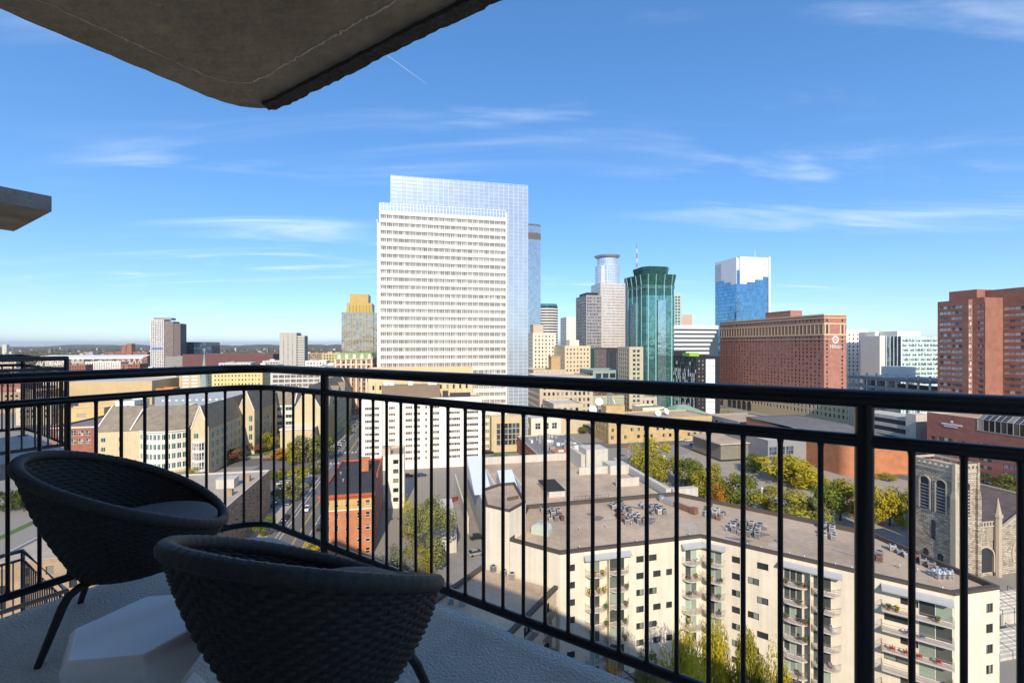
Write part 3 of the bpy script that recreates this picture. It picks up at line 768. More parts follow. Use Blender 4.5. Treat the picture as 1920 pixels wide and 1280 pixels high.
# ================================================================== SKYLINE
def simple(name, label, xl, xr, ytop, Y, D, mat, glass, cw, fl, ww, wh, roofm=None, side='R', frame=None, cat='building', depth=0.3, nx=1, fw=0.08, base=4, top=1.5, sidek=None, par=0.9, sname=None, group=None, mode=None, sill=None, nz=1):
    root, W, H = gb(name, label, xl, xr, ytop, Y, cat, group)
    k = {'F': spec(W, H, Y, cw, fl, ww, wh, glass, frame, base, top, depth, nx, nz, fw, mode=mode, sill=sill)}
    for s in side:
        sk = sidek or (cw, ww); k[s] = spec(D, H, Y, sk[0], fl, sk[1], wh, glass, frame, base, top, depth, nx, nz, fw, mode='row', sill=sill)
    block(root, W, D, H, mat, roofm or ROOFL, mat, par, **k)
    return root, W, H

# tall glass tower mostly behind the white one
root, W, H = gb('glass_tower', 'tall pale blue glass tower mostly hidden by the white banded tower', 958, 1015, 418, 480, 'skyscraper')
IDSG = M_mirror('ids_glass', (0.42, 0.50, 0.55), 1.5, 1.9, (0.30, 0.33, 0.35), 0.12, 0.8, 0.3)
b = MB(); b.prism([(0,0),(W-3,0),(W-3,1.5),(W-1.5,1.5),(W-1.5,3),(W,3),(W,40),(0,40)], 0, H); b.build('glass_wall', [IDSG], root)
b = MB(); b.prism([(-.1,-.1),(W-2.9,-.1),(W-2.9,1.4),(W-1.4,1.4),(W-1.4,2.9),(W+.1,2.9),(W+.1,40),(-.1,40)], H-16, H-9); b.prism([(-.1,-.1),(W-2.9,-.1),(W-2.9,1.4),(W-1.4,1.4),(W-1.4,2.9),(W+.1,2.9),(W+.1,40),(-.1,40)], H-1.5, H+.3); b.build('dark_band', [M('band_brown', (0.12,0.10,0.09), .6, .2, .5)], root)

# gold tower
root, W, H = gb('gold_tower', 'stepped golden glass tower with vertical ribs left of the white tower', 640, 708, 585, 420, 'skyscraper')
GOLD = M_mirror('gold_glass', (0.42, 0.41, 0.38), 2.6, 2.0, (0.45, 0.38, 0.22), 0.1, 0.75, 0.5, 0.08)
GOLDC = M('gold_cladding', (0.48, 0.34, 0.11), 0.5, 0.1, 0.3, metal=0.2)
b = MB(); b.prism([(0,1),(3.5,1),(3.5,0),(W-4,0),(W-4,1.5),(W,1.5),(W,28),(0,28)], 0, H); b.build('glass_wall', [GOLD], root)
b = MB(); b.box(4.5, 0.8, H, W-5, 26, H+9); b.box(7.2, 1.4, H+9, W-8.5, 24, H+17.5)
for i in range(9):
    x = 4.0 + i * (W - 8.5) / 8; b.box(x-.22, -.35, 0, x+.22, -.01, H + (7 if 0 < i < 8 else 2))
b.build('gold_crown', [GOLDC], root)
b = MB(); b.box(W-9, 1.0, H+2, W-8.7+3, 20, H+9.05); b.build('crown_recess', [M('crown_dark', (0.06,.05,.03), .6)], root)

# cylinder-topped tower
Y = 620; root, W, H = gb('round_top_tower', 'tall stone and glass tower with a round crown ring on top', 1127, 1174, 528, Y, 'skyscraper')
CAP = M_mirror('cap_stone', (0.62, 0.56, 0.52), 1.9, 3.9, (0.66, 0.58, 0.50), 0.2, 0.55, 0.2, 0.28, 0.25)
CAPG = M_mirror('cap_glass', (0.58, 0.62, 0.68), 1.6, 2.2, (0.75, 0.75, 0.76), 0.12, 0.75, 0.2, 0.18)
b = MB(); b.prism([(2,0),(W-2,0),(W,2),(W,36),(0,36),(0,2)], 0, H-1); b.build('stone_wall', [CAP], root)
cx_, r_ = W*0.46, W*0.455
b = MB(); b.cyl(cx_, 18, H-1, H+24, r_, 40); b.build('round_drum', [CAPG], root)
b = MB(); b.cyl(cx_, 18, H+24, H+34.5, r_*.84, 40); b.build('upper_drum', [CAPG], root)
b = MB(); b.cyl(cx_, 18, H+36.5, H+38.5, r_*.95, 40, r1=r_*1.1)
for k in range(36):
    a = 2*math.pi*k/36; b.bar((cx_+r_*.76*math.cos(a), 18+r_*.76*math.sin(a), H+33.5), (cx_+r_*.9*math.cos(a), 18+r_*.9*math.sin(a), H+37), .5, .5)
b.build('crown_ring', [WHITEM], root)

# towers between
root, W, H = gb('curved_office', 'white banded office block with a curved front and teal roof', 1013, 1049, 573, 600, 'building')
b = MB(); cpts = [(W*(0.5+0.5*math.sin(a)), 8 - 8*math.cos(a)) for a in [R(-90+12*k) for k in range(16)]] + [(W, 30), (0, 30)]
b.prism(cpts, 0, H); b.build('glass_wall', [GBLUE], root)
nb_ = int(H / 3.6)
for k in range(nb_):
    b = MB(); c2 = [(W/2 + (q[0]-W/2)*1.02, 8 + (q[1]-8)*1.04) for q in cpts]; b.prism(c2, H - 3 - k*3.6 - 1.7, H - 3 - k*3.6, bottom=True); b.build('spandrel', [WHITE], root)
    if k > 16: break
b = MB(); b.prism([(W/2 + (q[0]-W/2)*.93, 9 + (q[1]-8)*.9) for q in cpts], H, H+3.2); b.build('teal_roof', [M('teal_metal', (0.05,0.20,0.22), .5)], root)

simple('white_block', 'plain white office block with dark strip windows beside the curved one', 1062, 1083, 594, 700, 30, WHITE, GDARK, 30, 3.8, 27, 1.6, side='L', nx=12, base=10)
simple('white_grid_tower', 'grey and white gridded tower with a black roof edge', 1099, 1128, 553, 520, 34, M('grid_grey', (0.34,0.33,0.33), .8, .08, .4), GDARK, 1.7, 3.7, 1.0, 2.3, side='L', par=0.5, sidek=(5.0, 3.2))
for r_ in [bpy.data.objects['white_grid_tower']]: roof_unit(r_, 1.5, 2, zat(553, 520) - .5, 14, 24, 3.5, BLACKM, 'black_roof_box')

# green glass tower with flared crown
p = pt(1207, 380); Dg = along(p, GD, 1174); Wg = along(p, GR, 1267); Hg = zat(512, 380)
T = thing('green_glass_tower', 'dark green glass tower with faceted flared crown', 'skyscraper', (p.x, p.y, 0), GA)
GG = M_mirror('green_glass', (0.17, 0.38, 0.36), 1.5, 1.9, (0.05, 0.16, 0.14), 0.07, 0.8, 0.5, 0.10, 0.25)
GGD = M_mirror('dark_green_glass', (0.035, 0.13, 0.12), 1.5, 1.9, (0.02, 0.07, 0.06), 0.08, 0.5, 0.3, 0.10, 0.3)
GFIN = M('green_fin', (0.30, 0.55, 0.48), 0.35, 0.05, 1)
def octa(x0, y0, x1, y1, c): return [(x0+c,y0),(x1-c,y0),(x1,y0+c),(x1,y1-c),(x1-c,y1),(x0+c,y1),(x0,y1-c),(x0,y0+c)]
b = MB(); zsh = zat(553, 380)
b.prism(octa(0,0,Wg,Dg,2.2), 0, zsh); b.build('glass_shaft', [GG], T)
zb = zat(540, 380); zc_ = zat(533, 380); zt = zat(513, 380); z9 = zat(497, 380)
b = MB(); b.prism(octa(.3,.3,Wg-.3,Dg-.3,2.2), zsh, zb); b.build('dark_belt', [GGD], T)
b = MB(); b.frustum(octa(0,0,Wg,Dg,2.2), zb, octa(-.3,-.3,Wg+.3,Dg+.3,2.2), zc_); b.build('pale_belt', [GG], T)
b = MB(); b.frustum(octa(.2,.2,Wg-.2,Dg-.2,2.2), zc_, octa(-1.4,-1.4,Wg+1.4,Dg+1.4,2.6), zt); b.build('flared_crown', [GGD], T)
b = MB(); b.frustum(octa(4,4,Wg-3,Dg-4,4), zt, octa(2.6,2.6,Wg-1.6,Dg-2.6,5), z9); b.build('upper_crown', [GGD], T)
for k, (x, s) in enumerate([(4, 0), (11, 0), (Wg-11, 0), (Wg-4, 0), (0, 4), (0, 12), (0, Dg-12), (0, Dg-4)]):
    b = MB()
    if s == 0:
        b.box(x-.35, -.35, 0, x+.35, -.01, zc_); b.bar((x, -.15, zc_), (x + (x-Wg/2)*.05, -1.45, zt-.2), .5, .4)
    else:
        b.box(-.35, s-.35, 0, -.01, s+.35, zc_); b.bar((-.15, s, zc_), (-1.45, s + (s-Dg/2)*.04, zt-.2), .4, .5)
    b.build('corner_fin', [GFIN], T)
b = MB(); b.box(Wg*.42, -1.2, 0, Wg*.66, -.36, zat(562, 380)); b.build('raised_bay', [M_mirror('pale_green_glass', (0.45,0.58,0.60), 1.5, 1.9, (0.2,.35,.33), .07, .85, .4, .08)], T)
b = MB(); b.box(-1.2, Dg*.36, 0, -.36, Dg*.66, zat(566, 380)); b.build('raised_bay', [MATS['pale_green_glass']], T)

# radio mast on the roof of a building behind it
root, W, H = gb('mast_building', 'grey slab tower behind the green glass tower, carrying the red and white mast', 1184, 1215, 518, 700, 'building')
block(root, W, 25, H, CONCD)
mp_ = pt(1194, 705)
T = thing('radio_mast', 'slim red and white radio mast on a rooftop behind the green tower', 'mast', (mp_.x, mp_.y, H - 0.9))
zt_ = zat(456, 705) - H
for k in range(7):
    b = MB(); a, c = zt_*k/7, zt_*(k+1)/7
    for sx_, sy_ in ((-1,-1),(1,-1),(1,1),(-1,1)): b.bar((sx_*(1.3-.16*k), sy_*(1.3-.16*k), a), (sx_*(1.3-.16*(k+1)), sy_*(1.3-.16*(k+1)), c), .3, .3)
    b.bar((-(1.3-.16*k), -(1.3-.16*k), a), ((1.3-.16*(k+1)), -(1.3-.16*(k+1)), c), .25, .25)
    b.build('mast_section', [RED if k % 2 == 0 else WHITEM], T)

simple('teal_slab', 'narrow pale teal tower peeking out right of the green glass tower', 1240, 1279, 551, 560, 30, M('teal_stone', (0.45,0.58,0.52), .7), GGREEN, 4, 3.8, 2.6, 2.2, side='')
simple('pink_tan_block', 'plain pinkish tan block on the skyline right of the green tower', 1262, 1298, 589, 660, 30, M('pink_tan', (0.56,0.42,0.32), .9, .06), GDARK, 40, 30, 1.0, 1.0, side='')
# white banded low slab with cut-away corner
root, W, H = gb('white_banded_slab', 'broad white office slab with continuous window bands, behind the black and white flats', 1262, 1347, 609, 430)
b = MB(); b.box(0, .5, 0, W, 40, H-.5); b.build('glass_wall', [GBLUE], root)
for k in range(11):
    b = MB(); z = H - 1.5 - k*4.0; b.box(-.2, 0, z-2.2, W - (k*2.2 if k < 5 else 10), 1, z); b.build('spandrel', [WHITEM], root)
b = MB(); b.box(-.2, .02, H-3.6, W, 40.2, H); b.build('parapet_band', [WHITEM], root)

# blue glass tower with white crown
p = pt(1384, 480); Db = along(p, GD, 1341); Wb = along(p, GR, 1443); Hb = zat(481, 480)
T = thing('blue_glass_tower', 'blue glass tower whose white crown steps down over both faces', 'skyscraper', (p.x, p.y, 0), GA)
BG = M_mirror('deep_blue_glass', (0.16, 0.36, 0.56), 1.5, 3.8, (0.10, 0.22, 0.34), 0.06, 0.85, 0.35, 0.08, 0.2)
b = MB(); b.prism([(2,0),(Wb-2,0),(Wb-2,Db),(0,Db),(0,2)], 0, Hb-14); b.build('glass_wall', [BG], T)
zs = [zat(532, 480), zat(528, 480), zat(521, 480), zat(517, 480)]
WH2 = M('crown_white', (0.86, 0.85, 0.83), 0.5, 0.03, 0.3)
prof_f = [(2, zat(532,480)), (10, zat(532,480)), (10, zat(528,480)), (20, zat(528,480)), (20, zat(523,480)), (Wb-9, zat(523,480)), (Wb-9, zat(517,480)), (Wb-2.2, zat(517,480))]
b = MB(); pts = [(x, z) for x, z in prof_f] + [(Wb-2.2, Hb), (2, Hb)]
b.face([(x, -.4, z) for x, z in pts]); 
for (a, c), (d, e) in zip(pts, pts[1:] + pts[:1]): b.face([(a,-.4,c),(a,3,c),(d,3,e),(d,-.4,e)])
b.build('white_crown_front', [WH2], T)
prof_l = [(2, zat(532,480)), (11, zat(532,480)), (11, zat(526,480)), (22, zat(526,480)), (22, zat(521,480)), (Db-3, zat(521,480)), (Db-3, zat(524,480)), (Db, zat(524,480))]
b = MB(); pts = [(x, z) for x, z in prof_l] + [(Db, Hb), (2, Hb)]
b.face([(-.4, x, z) for x, z in reversed(pts)])
for (a, c), (d, e) in zip(pts, pts[1:] + pts[:1]): b.face([(-.4,a,c),(-.4,d,e),(3,d,e),(3,a,c)])
b.build('white_crown_side', [WH2], T)
b = MB(); b.face([(2,-.4,Hb),(Wb,-.4,Hb),(Wb,Db,Hb),(-.4,Db,Hb),(-.4,2,Hb)]); b.build('crown_roof', [WH2], T)
b = MB(); b.box(Wb-2, -1.2, 0, Wb, Db, Hb+1.2); b.build('white_edge_fin', [WH2], T)
for k in range(8):
    b = MB(); z = Hb - 4 - k*2.6
    if k < 6: b.box(Wb-11, -.75, z, Wb-2.3, -.41, z+.7)
    b.box(-.75, Db-12, z, -.41, Db-1, z+.7); b.build('louvre', [M('louvre_grey', (0.5,.52,.55), .6)], T)
b = MB(); b.prism([(2.3,-.25),(-.25,2.3),(0,2.35),(2.35,0)], 0, zat(537,480)); b.build('corner_strip', [M_mirror('glitter_glass', (0.5,.42,.3), .8, 1.2, (0.02,.02,.02), .1, .7, .8, .35, .9)], T)
b = MB(); b.cyl(Wb*.75, 10, Hb, Hb+9, .2, 6); b.build('antenna', [WHITEM], T)

# black and white flats
T, W, D, H = gbl('black_white_flats', 'black and white checkered apartment block with a white stripe down its end', 1305, 355, 1213, 1350, 668)
BWM = M('pale_panel', (0.72, 0.73, 0.74), 0.5, 0.1, 1)
L_ops = auto(D, H, 2.4, 3.05, 1.15, 2.55, 3.5, 1.2)
block(T, W, D, H, BLACKM, ROOFG, BLACKM, 0.8, L=dict(ops=L_ops, depth=.25, glass=M_glass('bw_window', (0.03,.035,.04), (0.5,.52,.5), .45), frame=BLACKM, fw=.1, mode='row'), F=spec(W*.42, H, 355, 3.2, 3.05, 1.6, 1.7, GOFF, BLACKM, 4, 2, mode='row'))
pm_ = MB(); pm_.box(0, -.12, 0, 1.05, -.01, 2.85, 0); pmm = pm_.mesh('pale_panel', [BWM])
rnd = random.Random(4); n_p = 0
for o in L_ops:
    if o[3] > H - 9.5 and rnd.random() < .85: continue
    if rnd.random() < .72 and n_p < 300:
        put('pale_panel', pmm, T, (0, D - o[2] - (.78 if rnd.random() < .6 else -1.2), o[1] - .02), R(-90)); n_p += 1
b = MB()
for k in range(8):
    z0_ = 1 + k * (H - 3) / 8; b.box(W*.40, -.25, z0_, W*.78, -.01, z0_ + (H - 3)/8 - .25)
b.build('white_stripe_panels', [WHITEM], T)
roof_unit(T, 3, 40, H-.8, 14, 14, 4, BLACKM); roof_unit(T, 6, 18, H-.8, 9, 10, 3, M('lime_panel', (0.25,0.5,0.05), .6), 'lime_green_roof_box')

# brick hotel with cream top band and sign
T, W, D, H = gbl('brick_hotel', 'large red brick hotel slab with cream top storeys and a round white sign', 1545, 345, 1350, 1587, 589)
CRM = M('cream_trim', (0.66, 0.52, 0.30), 0.8, 0.06)
HB = M_brick('hotel_brick', (0.44, 0.19, 0.145), (0.39, 0.165, 0.125), (0.42, 0.25, 0.17), 0.6, 0.22, 0.05)
fl_h = 2.95
def hotel_ops(w, cols):
    ops = []
    for j in range(20):
        for u in cols:
            ops.append((u, H - 16.2 - (j+1)*fl_h + .7, u + 1.5, H - 16.2 - (j+1)*fl_h + 2.4))
    for u in cols: ops += [(u - .1, H - 14.6, u + 1.6, H - 8.0), (u, H - 5.6, u + 1.5, H - 3.6)]
    return [o for o in ops if o[1] > 6]
colsL = [1.6 + i * (D - 3.2) / 32 for i in range(32)]
block(T, W, D, H, HB, ROOFT, CRM, .8, L=dict(ops=hotel_ops(D, colsL), depth=.35, glass=GDARK, frame=DARKM, mode='row', fw=.1), F=dict(ops=hotel_ops(W, [2.0, W - 4.6]), depth=.35, glass=GDARK, frame=DARKM, mode='each', fw=.1))
for z0_, z1_ in ((H-.9, H+.25), (H-3.0, H-2.2), (H-7.6, H-6.6), (H-16.0, H-15.0), (H-19.2, H-18.8)):
    b = MB(); b.prism([(-.25,-.25),(W+.25,-.25),(W+.25,D+.25),(-.25,D+.25)], z0_, z1_, bottom=True, top=(z0_ < H-2)); b.build('cream_band', [CRM], T)
b = MB()
for i in range(33):
    y = .9 + i*(D-3.2)/32; b.box(-.22, y - .35, H-15, -.003, y + .35, H-7.6)
for u in (.9, 4.3, W-5.6, W-2.2): b.box(u-.45, -.22, H-15, u+.45, -.003, H-7.6)
b.build('cream_pilasters', [CRM], T, kind='stuff')
b = MB(); b.box(6, 38, H-.8, W-3, 66, H+5.2); b.box(5.8, 37.8, H+5.2, W-2.8, 66.2, H+5.8); b.build('penthouse', [HB], T)
def letters(txt, size, mat, root, loc, rz, name='sign_lettering', thick=.05):
    cu = bpy.data.curves.new('lettering', 'FONT'); cu.body = txt; cu.size = size; cu.extrude = thick; cu.align_x = 'CENTER'
    o = bpy.data.objects.new(name, cu); me = bpy.data.meshes.new_from_object(o); bpy.data.objects.remove(o); me.materials.clear(); me.materials.append(mat)
    o = put(name, me, root, loc); o.rotation_euler = (R(90), 0, rz); return o
letters('Hilton', 4.4, WHITEM, T, (W*.5, -.3, H-26.0), 0, 'sign_lettering')
b = MB(); N = 28
for r0_, r1_ in ((2.0, 2.9),):
    for k in range(N):
        a, c = 2*math.pi*k/N, 2*math.pi*(k+1)/N
        q = [(r*math.cos(t), -.25, r*math.sin(t)) for r, t in ((r0_,a),(r1_,a),(r1_,c),(r0_,c))]; b.face(q[::-1]); b.face([(x, -.02, z) for x, _, z in q])
        b.face([(r1_*math.cos(a),-.25,r1_*math.sin(a)),(r1_*math.cos(c),-.25,r1_*math.sin(c)),(r1_*math.cos(c),-.02,r1_*math.sin(c)),(r1_*math.cos(a),-.02,r1_*math.sin(a))])
b.box(-.9, -.24, -.25, .9, -.02, .25); b.box(-.9, -.24, -1.1, -.5, -.02, 1.1); b.box(.5, -.24, -1.1, .9, -.02, 1.1)
b.build('round_sign_emblem', [WHITEM], T, (W*.5, 0, H-19.3))
# hotel podium with arches
T2, W2, D2, H2 = gbl('arched_podium', 'low cream and brick podium with arches at the foot of the brick hotel', 1600, 300, 1356, 1640, 752)
PODL = auto(D2, H2, 3.4, 4.2, 1.5, 2.4, 5.5, 1.2)
block(T2, W2, D2, H2, CRM, ROOFL, CRM, .8, L=dict(ops=PODL, depth=.3, glass=GDARK, frame=BRICK, mode='row'), F=spec(W2, H2, 300, 3.4, 4.2, 1.5, 2.4, GDARK, BRICK, 5.5, 1.2, mode='row'))
for k in range(5):
    b = MB(); y = D2 - 34 + k*6.2; N = 10
    arc = [(y + 2.3*math.cos(math.pi*i/N), 6 + 2.3*math.sin(math.pi*i/N)) for i in range(N+1)]
    b.face([(-.12, a, z) for a, z in arc] + [(-.12, y-2.3, 0), (-.12, y+2.3, 0)])
    b.build('archway', [GDARK], T2)

# glass and white medical block
T, W, D, H = gbl('glass_clinic', 'white framed office block with dark blue and pale green glass faces', 1690, 372, 1643, 1790, 630)
PG = M_mirror('pale_green_curtain', (0.55, 0.72, 0.68), 3.2, 3.9, (0.62, 0.78, 0.72), 0.1, 0.5, 0.2, 0.3, 0.35)
block(T, W, D, H, PG, ROOFL, WHITEM, .8, L=dict(mat=M_mirror('blue_curtain', (0.13,0.26,0.33), 1.6, 3.9, (0.05,.1,.12), .06, .7, .3, .1, .5)))
for k in range(8):
    b = MB(); y = D*k/7; b.box(-.5, y-.22, 0, -.01, y+.22, H); b.build('vertical_fin', [WHITEM], T)
for k in range(11):
    b = MB()
    z = H - 3.2 - k*3.9
    for i in range(int(W/2.1)):
        if (i*7 + k*5) % 11 < 8: b.box(1 + i*2.1, -.06, z - 1.4, 2.7 + i*2.1, -.005, z)
    b.build('window_row', [GOFF], T, kind='stuff')
b = MB(); b.box(-6, D*.62, 0, -.02, D+9, H+.5); b.build('white_pier', [WHITE], T)
b = MB(); b.box(0, D+1, 0, 22, D+16, H+4); b.box(4, D*.3, H, W*.5, D, H+4.2); b.build('penthouse', [WHITE], T)
simple('white_ward_block', 'white block with small square windows beside the brick hotel', 1572, 1628, 618, 420, 40, M('bright_white', (0.84,.82,.78), .7, .03), GDARK, 4.6, 3.6, 1.7, 1.7, side='', nx=1, top=3.0)

# parking structures / skyway in front of it
T, W, D, H = gbl('white_portal_building', 'small white framed glass building in front of the glass clinic', 1665, 262, 1617, 1678, 706)
block(T, W, D, H, WHITEM, ROOFL, WHITEM, .6, L=dict(ops=[(1.2, 2, D-1.2, H-2.5)], depth=.6, glass=GBLUE, frame=SILVER, nx=7, nz=4, fw=.14))
T, W, D, H = gbl('parking_deck', 'flat concrete parking deck with open levels beyond the hall', 1745, 238, 1590, 1830, 713)
for k in range(3):
    b = MB(); z = H - .3 - k*5; b.box(-.3, -.3, z-1.6, W, D, z); b.build('deck_level', [CONCD if k else M('deck_top', (0.24,.23,.23), .9, .15)], T)
for k in range(9):
    b = MB(); b.box(-.2, D*k/8.2, 0, .5, D*k/8.2+.8, H+2.2); b.build('deck_column', [CONC], T)
roof_unit(T, 10, 22, H-.3, 10, 12, 6, WHITE, 'stair_house')
T, W, D, H = gbl('concrete_ramp', 'grey concrete parking ramp with horizontal openings beside the orange hall', 1700, 215, 1612, 1740, 783)
for k in range(4):
    b = MB(); z = H - k*4.0; b.box(0, 0, z-1.7, W, D, z); b.build('ramp_level', [CONC], T)
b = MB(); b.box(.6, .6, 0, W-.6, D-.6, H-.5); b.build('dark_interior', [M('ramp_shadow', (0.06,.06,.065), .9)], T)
b = MB(); b.box(-.6, -4.5, 0, 7.5, -.01, H+2.2); b.build('stair_tower', [CONC], T); b = MB(); b.box(-.8, D*.7, 0, -.01, D*.86, H+4); b.build('lift_tower', [CONC], T)

# brick apartment towers on the right
BW2 = M_glass('brick_tower_window', (0.08,.08,.085), (0.70,.68,.64), .6)
def lface_ops(D, H, sets, fl, base=4, top=4.5, wh=1.45):
    m = int((H - base - top) / fl); return [(u, H - top - (j+1)*fl + .8, u + w, H - top - (j+1)*fl + .8 + wh) for j in range(m) for u, w in sets]
pA = pt(1845, 208); Dn = 46
T = thing('brick_apartment_tower', 'tall plain red brick apartment tower with one column of wide windows', 'skyscraper', (*(pA - GD * Dn), 0), GA)
H = zat(545, 208); block(T, 24, Dn, H, BRICKD, ROOFG, BRICKD, .8, L=dict(ops=lface_ops(Dn, H, [(7.2, 7.6), (27, 7.0)], 2.83, top=7.5), depth=.25, glass=BW2, frame=BRICKD, nx=4, fw=.1))
pB = pt(1758, 215); nB = along(pB, -GD, 1816)
T = thing('brick_apartment_tower', 'stepped red brick apartment tower with bright corner windows, left of the plain brick one', 'skyscraper', (*(pB - GD * nB), 0), GA)
H = zat(566, 215); D1 = nB
block(T, 30, D1, H, BRICKD, ROOFG, BRICKD, .8, L=dict(ops=lface_ops(D1, H, [(.8, 4.6), (D1-6.6, 4.2)], 2.55, top=2), depth=.25, glass=BW2, frame=BRICKD, nx=3, fw=.1), F=dict(ops=lface_ops(30, H, [(.15, 1.8)], 2.55, top=2), depth=.25, glass=BW2, frame=WHITEM, nx=2, fw=.1))
H2_ = H + 1.0; b = MB(); b.box(8, 2, H-.8, 18, 13, H+5); b.build('lift_house', [BRICKD], T)
pw2 = pB - GD * nB + GR * 2.3; Lr = along(pw2, -GD, 1846)
wall(T, (2.3, 0, 0), R(-90), Lr, H+.6, [(u0, v0, u1, v1) for u0, v0, u1, v1 in lface_ops(Lr, H, [(Lr*.42, Lr*.5)], 2.55, top=2)], .25, BRICKD, BW2, BRICKD, 3, 1, .1)
b = MB(); b.box(2.7, -Lr, 0, 24, -.01, H+.55); b.box(2.31, -Lr, H-1.5, 2.69, -.01, H+.55); b.build('rear_wing', [BRICKD], T)

# low brick hotel with glass atrium
pC = pt(1738, 200); Dn = 52
T = thing('brick_hotel', 'long low red brick hotel with a sloping glass atrium on its roof edge', 'building', (*(pC - GD * Dn), 0), GA)
H = zat(772, 200); HBK = M_brick('hotel_brick_2', (0.38, 0.14, 0.10), (0.33, 0.12, 0.085), (0.33, 0.22, 0.18), 0.6, 0.22, 0.05)
fl_ = 2.95; ops = []
for j in range(6):
    z = H - 11.6 - j*fl_
    if z < 1: break
    ops += [(1.5, z, 3.2, z+1.5, 2, 1), (4.6, z-.25, 9.8, z+1.7, 3, 1), (11.6, z, 15, z+1.6, 3, 1)] + [(18.6, z + .9, 23, z + 2.2, 3, 1), (26.4, z-.2, 33, z+1.3, 4, 1), (34.6, z-.8, 44, z+1.3, 5, 1)]
block(T, 34, Dn, H, HBK, ROOFT, M('tan_coping', (.5,.44,.36), .9), .9, L=dict(ops=ops, depth=.45, glass=BW2, frame=DARKM, fw=.09))
b = MB(); MG = M('atrium_bar', (0.5,.47,.45), .5)
y0_, y1_ = 0, Dn - 18.5
for i in range(19):
    y = y1_ - i * 1.85; wv = .22 if i % 3 == 0 else .1
    b.box(-.12, y - wv/2, H-4.6, .06, y + wv/2, H); b.bar((-.02, y, H+.02), (3.6, y, H+2.3), wv, .14)
for z in (H-4.6, H-.02): b.box(-.14, y1_-34, z-.08, .08, y1_+.1, z+.08)
for t in (.33, .66, 1.0): b.bar((3.6*t, y1_-34, H+2.3*t), (3.6*t, y1_, H+2.3*t), .1, .1)
b.build('atrium_frame', [MG], T)
for i in range(18):
    y = y1_ - i*1.85 - .05
    b = MB(); b.face([(-.05, y, H-4.5), (-.05, y-1.75, H-4.5), (-.05, y-1.75, H), (-.05, y, H)]); b.face([(-.02, y, H), (-.02, y-1.75, H), (3.6, y-1.75, H+2.3), (3.6, y, H+2.3)]); b.build('atrium_pane', [GDARK], T)
b = MB(); b.box(3.6, y1_-34, H-.8, 4, y1_, H+2.3); b.build('atrium_back', [HBK], T)
b = MB()       # unreadable small white sign: a short emblem over two lines of strokes
for i in range(15): b.box(-.2, Dn-6.2-i*.5, H-4.3, -.02, Dn-6.2-i*.5+.36, H-3.65)
for i in range(11): b.box(-.2, Dn-7.0-i*.46, H-5.1, -.02, Dn-7.0-i*.46+.34, H-4.65)
b.box(-.2, Dn-9.9, H-3.2, -.02, Dn-9.1, H-2.3); b.build('roof_sign', [WHITEM], T)

# ================================================================== CREAM FLATS BELOW US
ZR = 22.5
def zp(px, py, z): return gp(px, py, z)
APT = thing('cream_apartment_block', 'cream stucco apartment block with a bent plan, curved balconies and gravel roof', 'building', (30, 80, 0), 0)
o3 = Vector((30, 80, 0))
A = [zp(956,1009,ZR), zp(1050,1034,ZR), zp(1315,1003,ZR), zp(1598,1067,ZR), zp(1640,1079,ZR), zp(1790,1110,ZR), zp(1874,1098,ZR)]
Fb = [zp(1634,996,ZR), zp(1450,958,ZR), zp(1264,922,ZR), zp(987,946,ZR)]
# keep the main front straight between the inner corner and the end wing
d_ = (A[5] - A[2]).normalized(); 
for i in (3, 4): A[i] = A[2] + d_ * (A[i] - A[2]).dot(d_)
outline = A + Fb
A_APT = list(A)
PAR = M('brown_coping', (0.085, 0.068, 0.058), 0.8, 0.15, 0.6)
APG = M_glass('flat_window', (0.03, 0.034, 0.034), (0.30, 0.33, 0.28), 0.3, rough=0.05)
CURT = M_glass('patio_door_glass', (0.05, 0.055, 0.05), (0.38, 0.46, 0.36), 0.5, rough=0.05)
BALM = M('balcony_steel', (0.26, 0.20, 0.16), 0.55, 0.1, 2)
BALS = M('balcony_slab_paint', (0.55, 0.50, 0.44), 0.8, 0.1, 1)
def inset(poly, t):
    n = len(poly); out = []
    for i in range(n):
        a, b_, c = poly[i-1], poly[i], poly[(i+1) % n]
        e1, e2 = (b_ - a).normalized(), (c - b_).normalized()
        n1, n2 = Vector((-e1.y, e1.x)), Vector((-e2.y, e2.x))
        k = (n1 + n2); k = k / max(.3, k.length_squared) * 2 * t * .5 * 2 / 2
        m = n1 + n2; out.append(b_ + m * (t / max(.4, (1 + n1.dot(n2)))))
    return out
inn = inset(outline, 0.55)
b = MB(); b.face([(p.x-30, p.y-80, ZR-.75) for p in inn], 0); b.build('roof', [ROOFT], APT)
b = MB(); n = len(outline)
for i in range(n):
    a, c, ai, ci = outline[i], outline[(i+1) % n], inn[i], inn[(i+1) % n]
    b.face([(a.x-30,a.y-80,ZR+.02),(c.x-30,c.y-80,ZR+.02),(ci.x-30,ci.y-80,ZR+.02),(ai.x-30,ai.y-80,ZR+.02)])
    b.face([(ci.x-30,ci.y-80,ZR-.75),(ai.x-30,ai.y-80,ZR-.75),(ai.x-30,ai.y-80,ZR+.02),(ci.x-30,ci.y-80,ZR+.02)])
    o_ = Vector((-(c-a).normalized().y, (c-a).normalized().x)) * -.04
    b.face([(a.x+o_.x-30,a.y+o_.y-80,ZR-.5),(c.x+o_.x-30,c.y+o_.y-80,ZR-.5),(c.x+o_.x-30,c.y+o_.y-80,ZR+.02),(a.x+o_.x-30,a.y+o_.y-80,ZR+.02)])
b.build('parapet', [PAR], APT)
FLH = 2.92
def fz(j): return ZR - 1.55 - (j + 1) * FLH     # floor level of storey j counted from the top
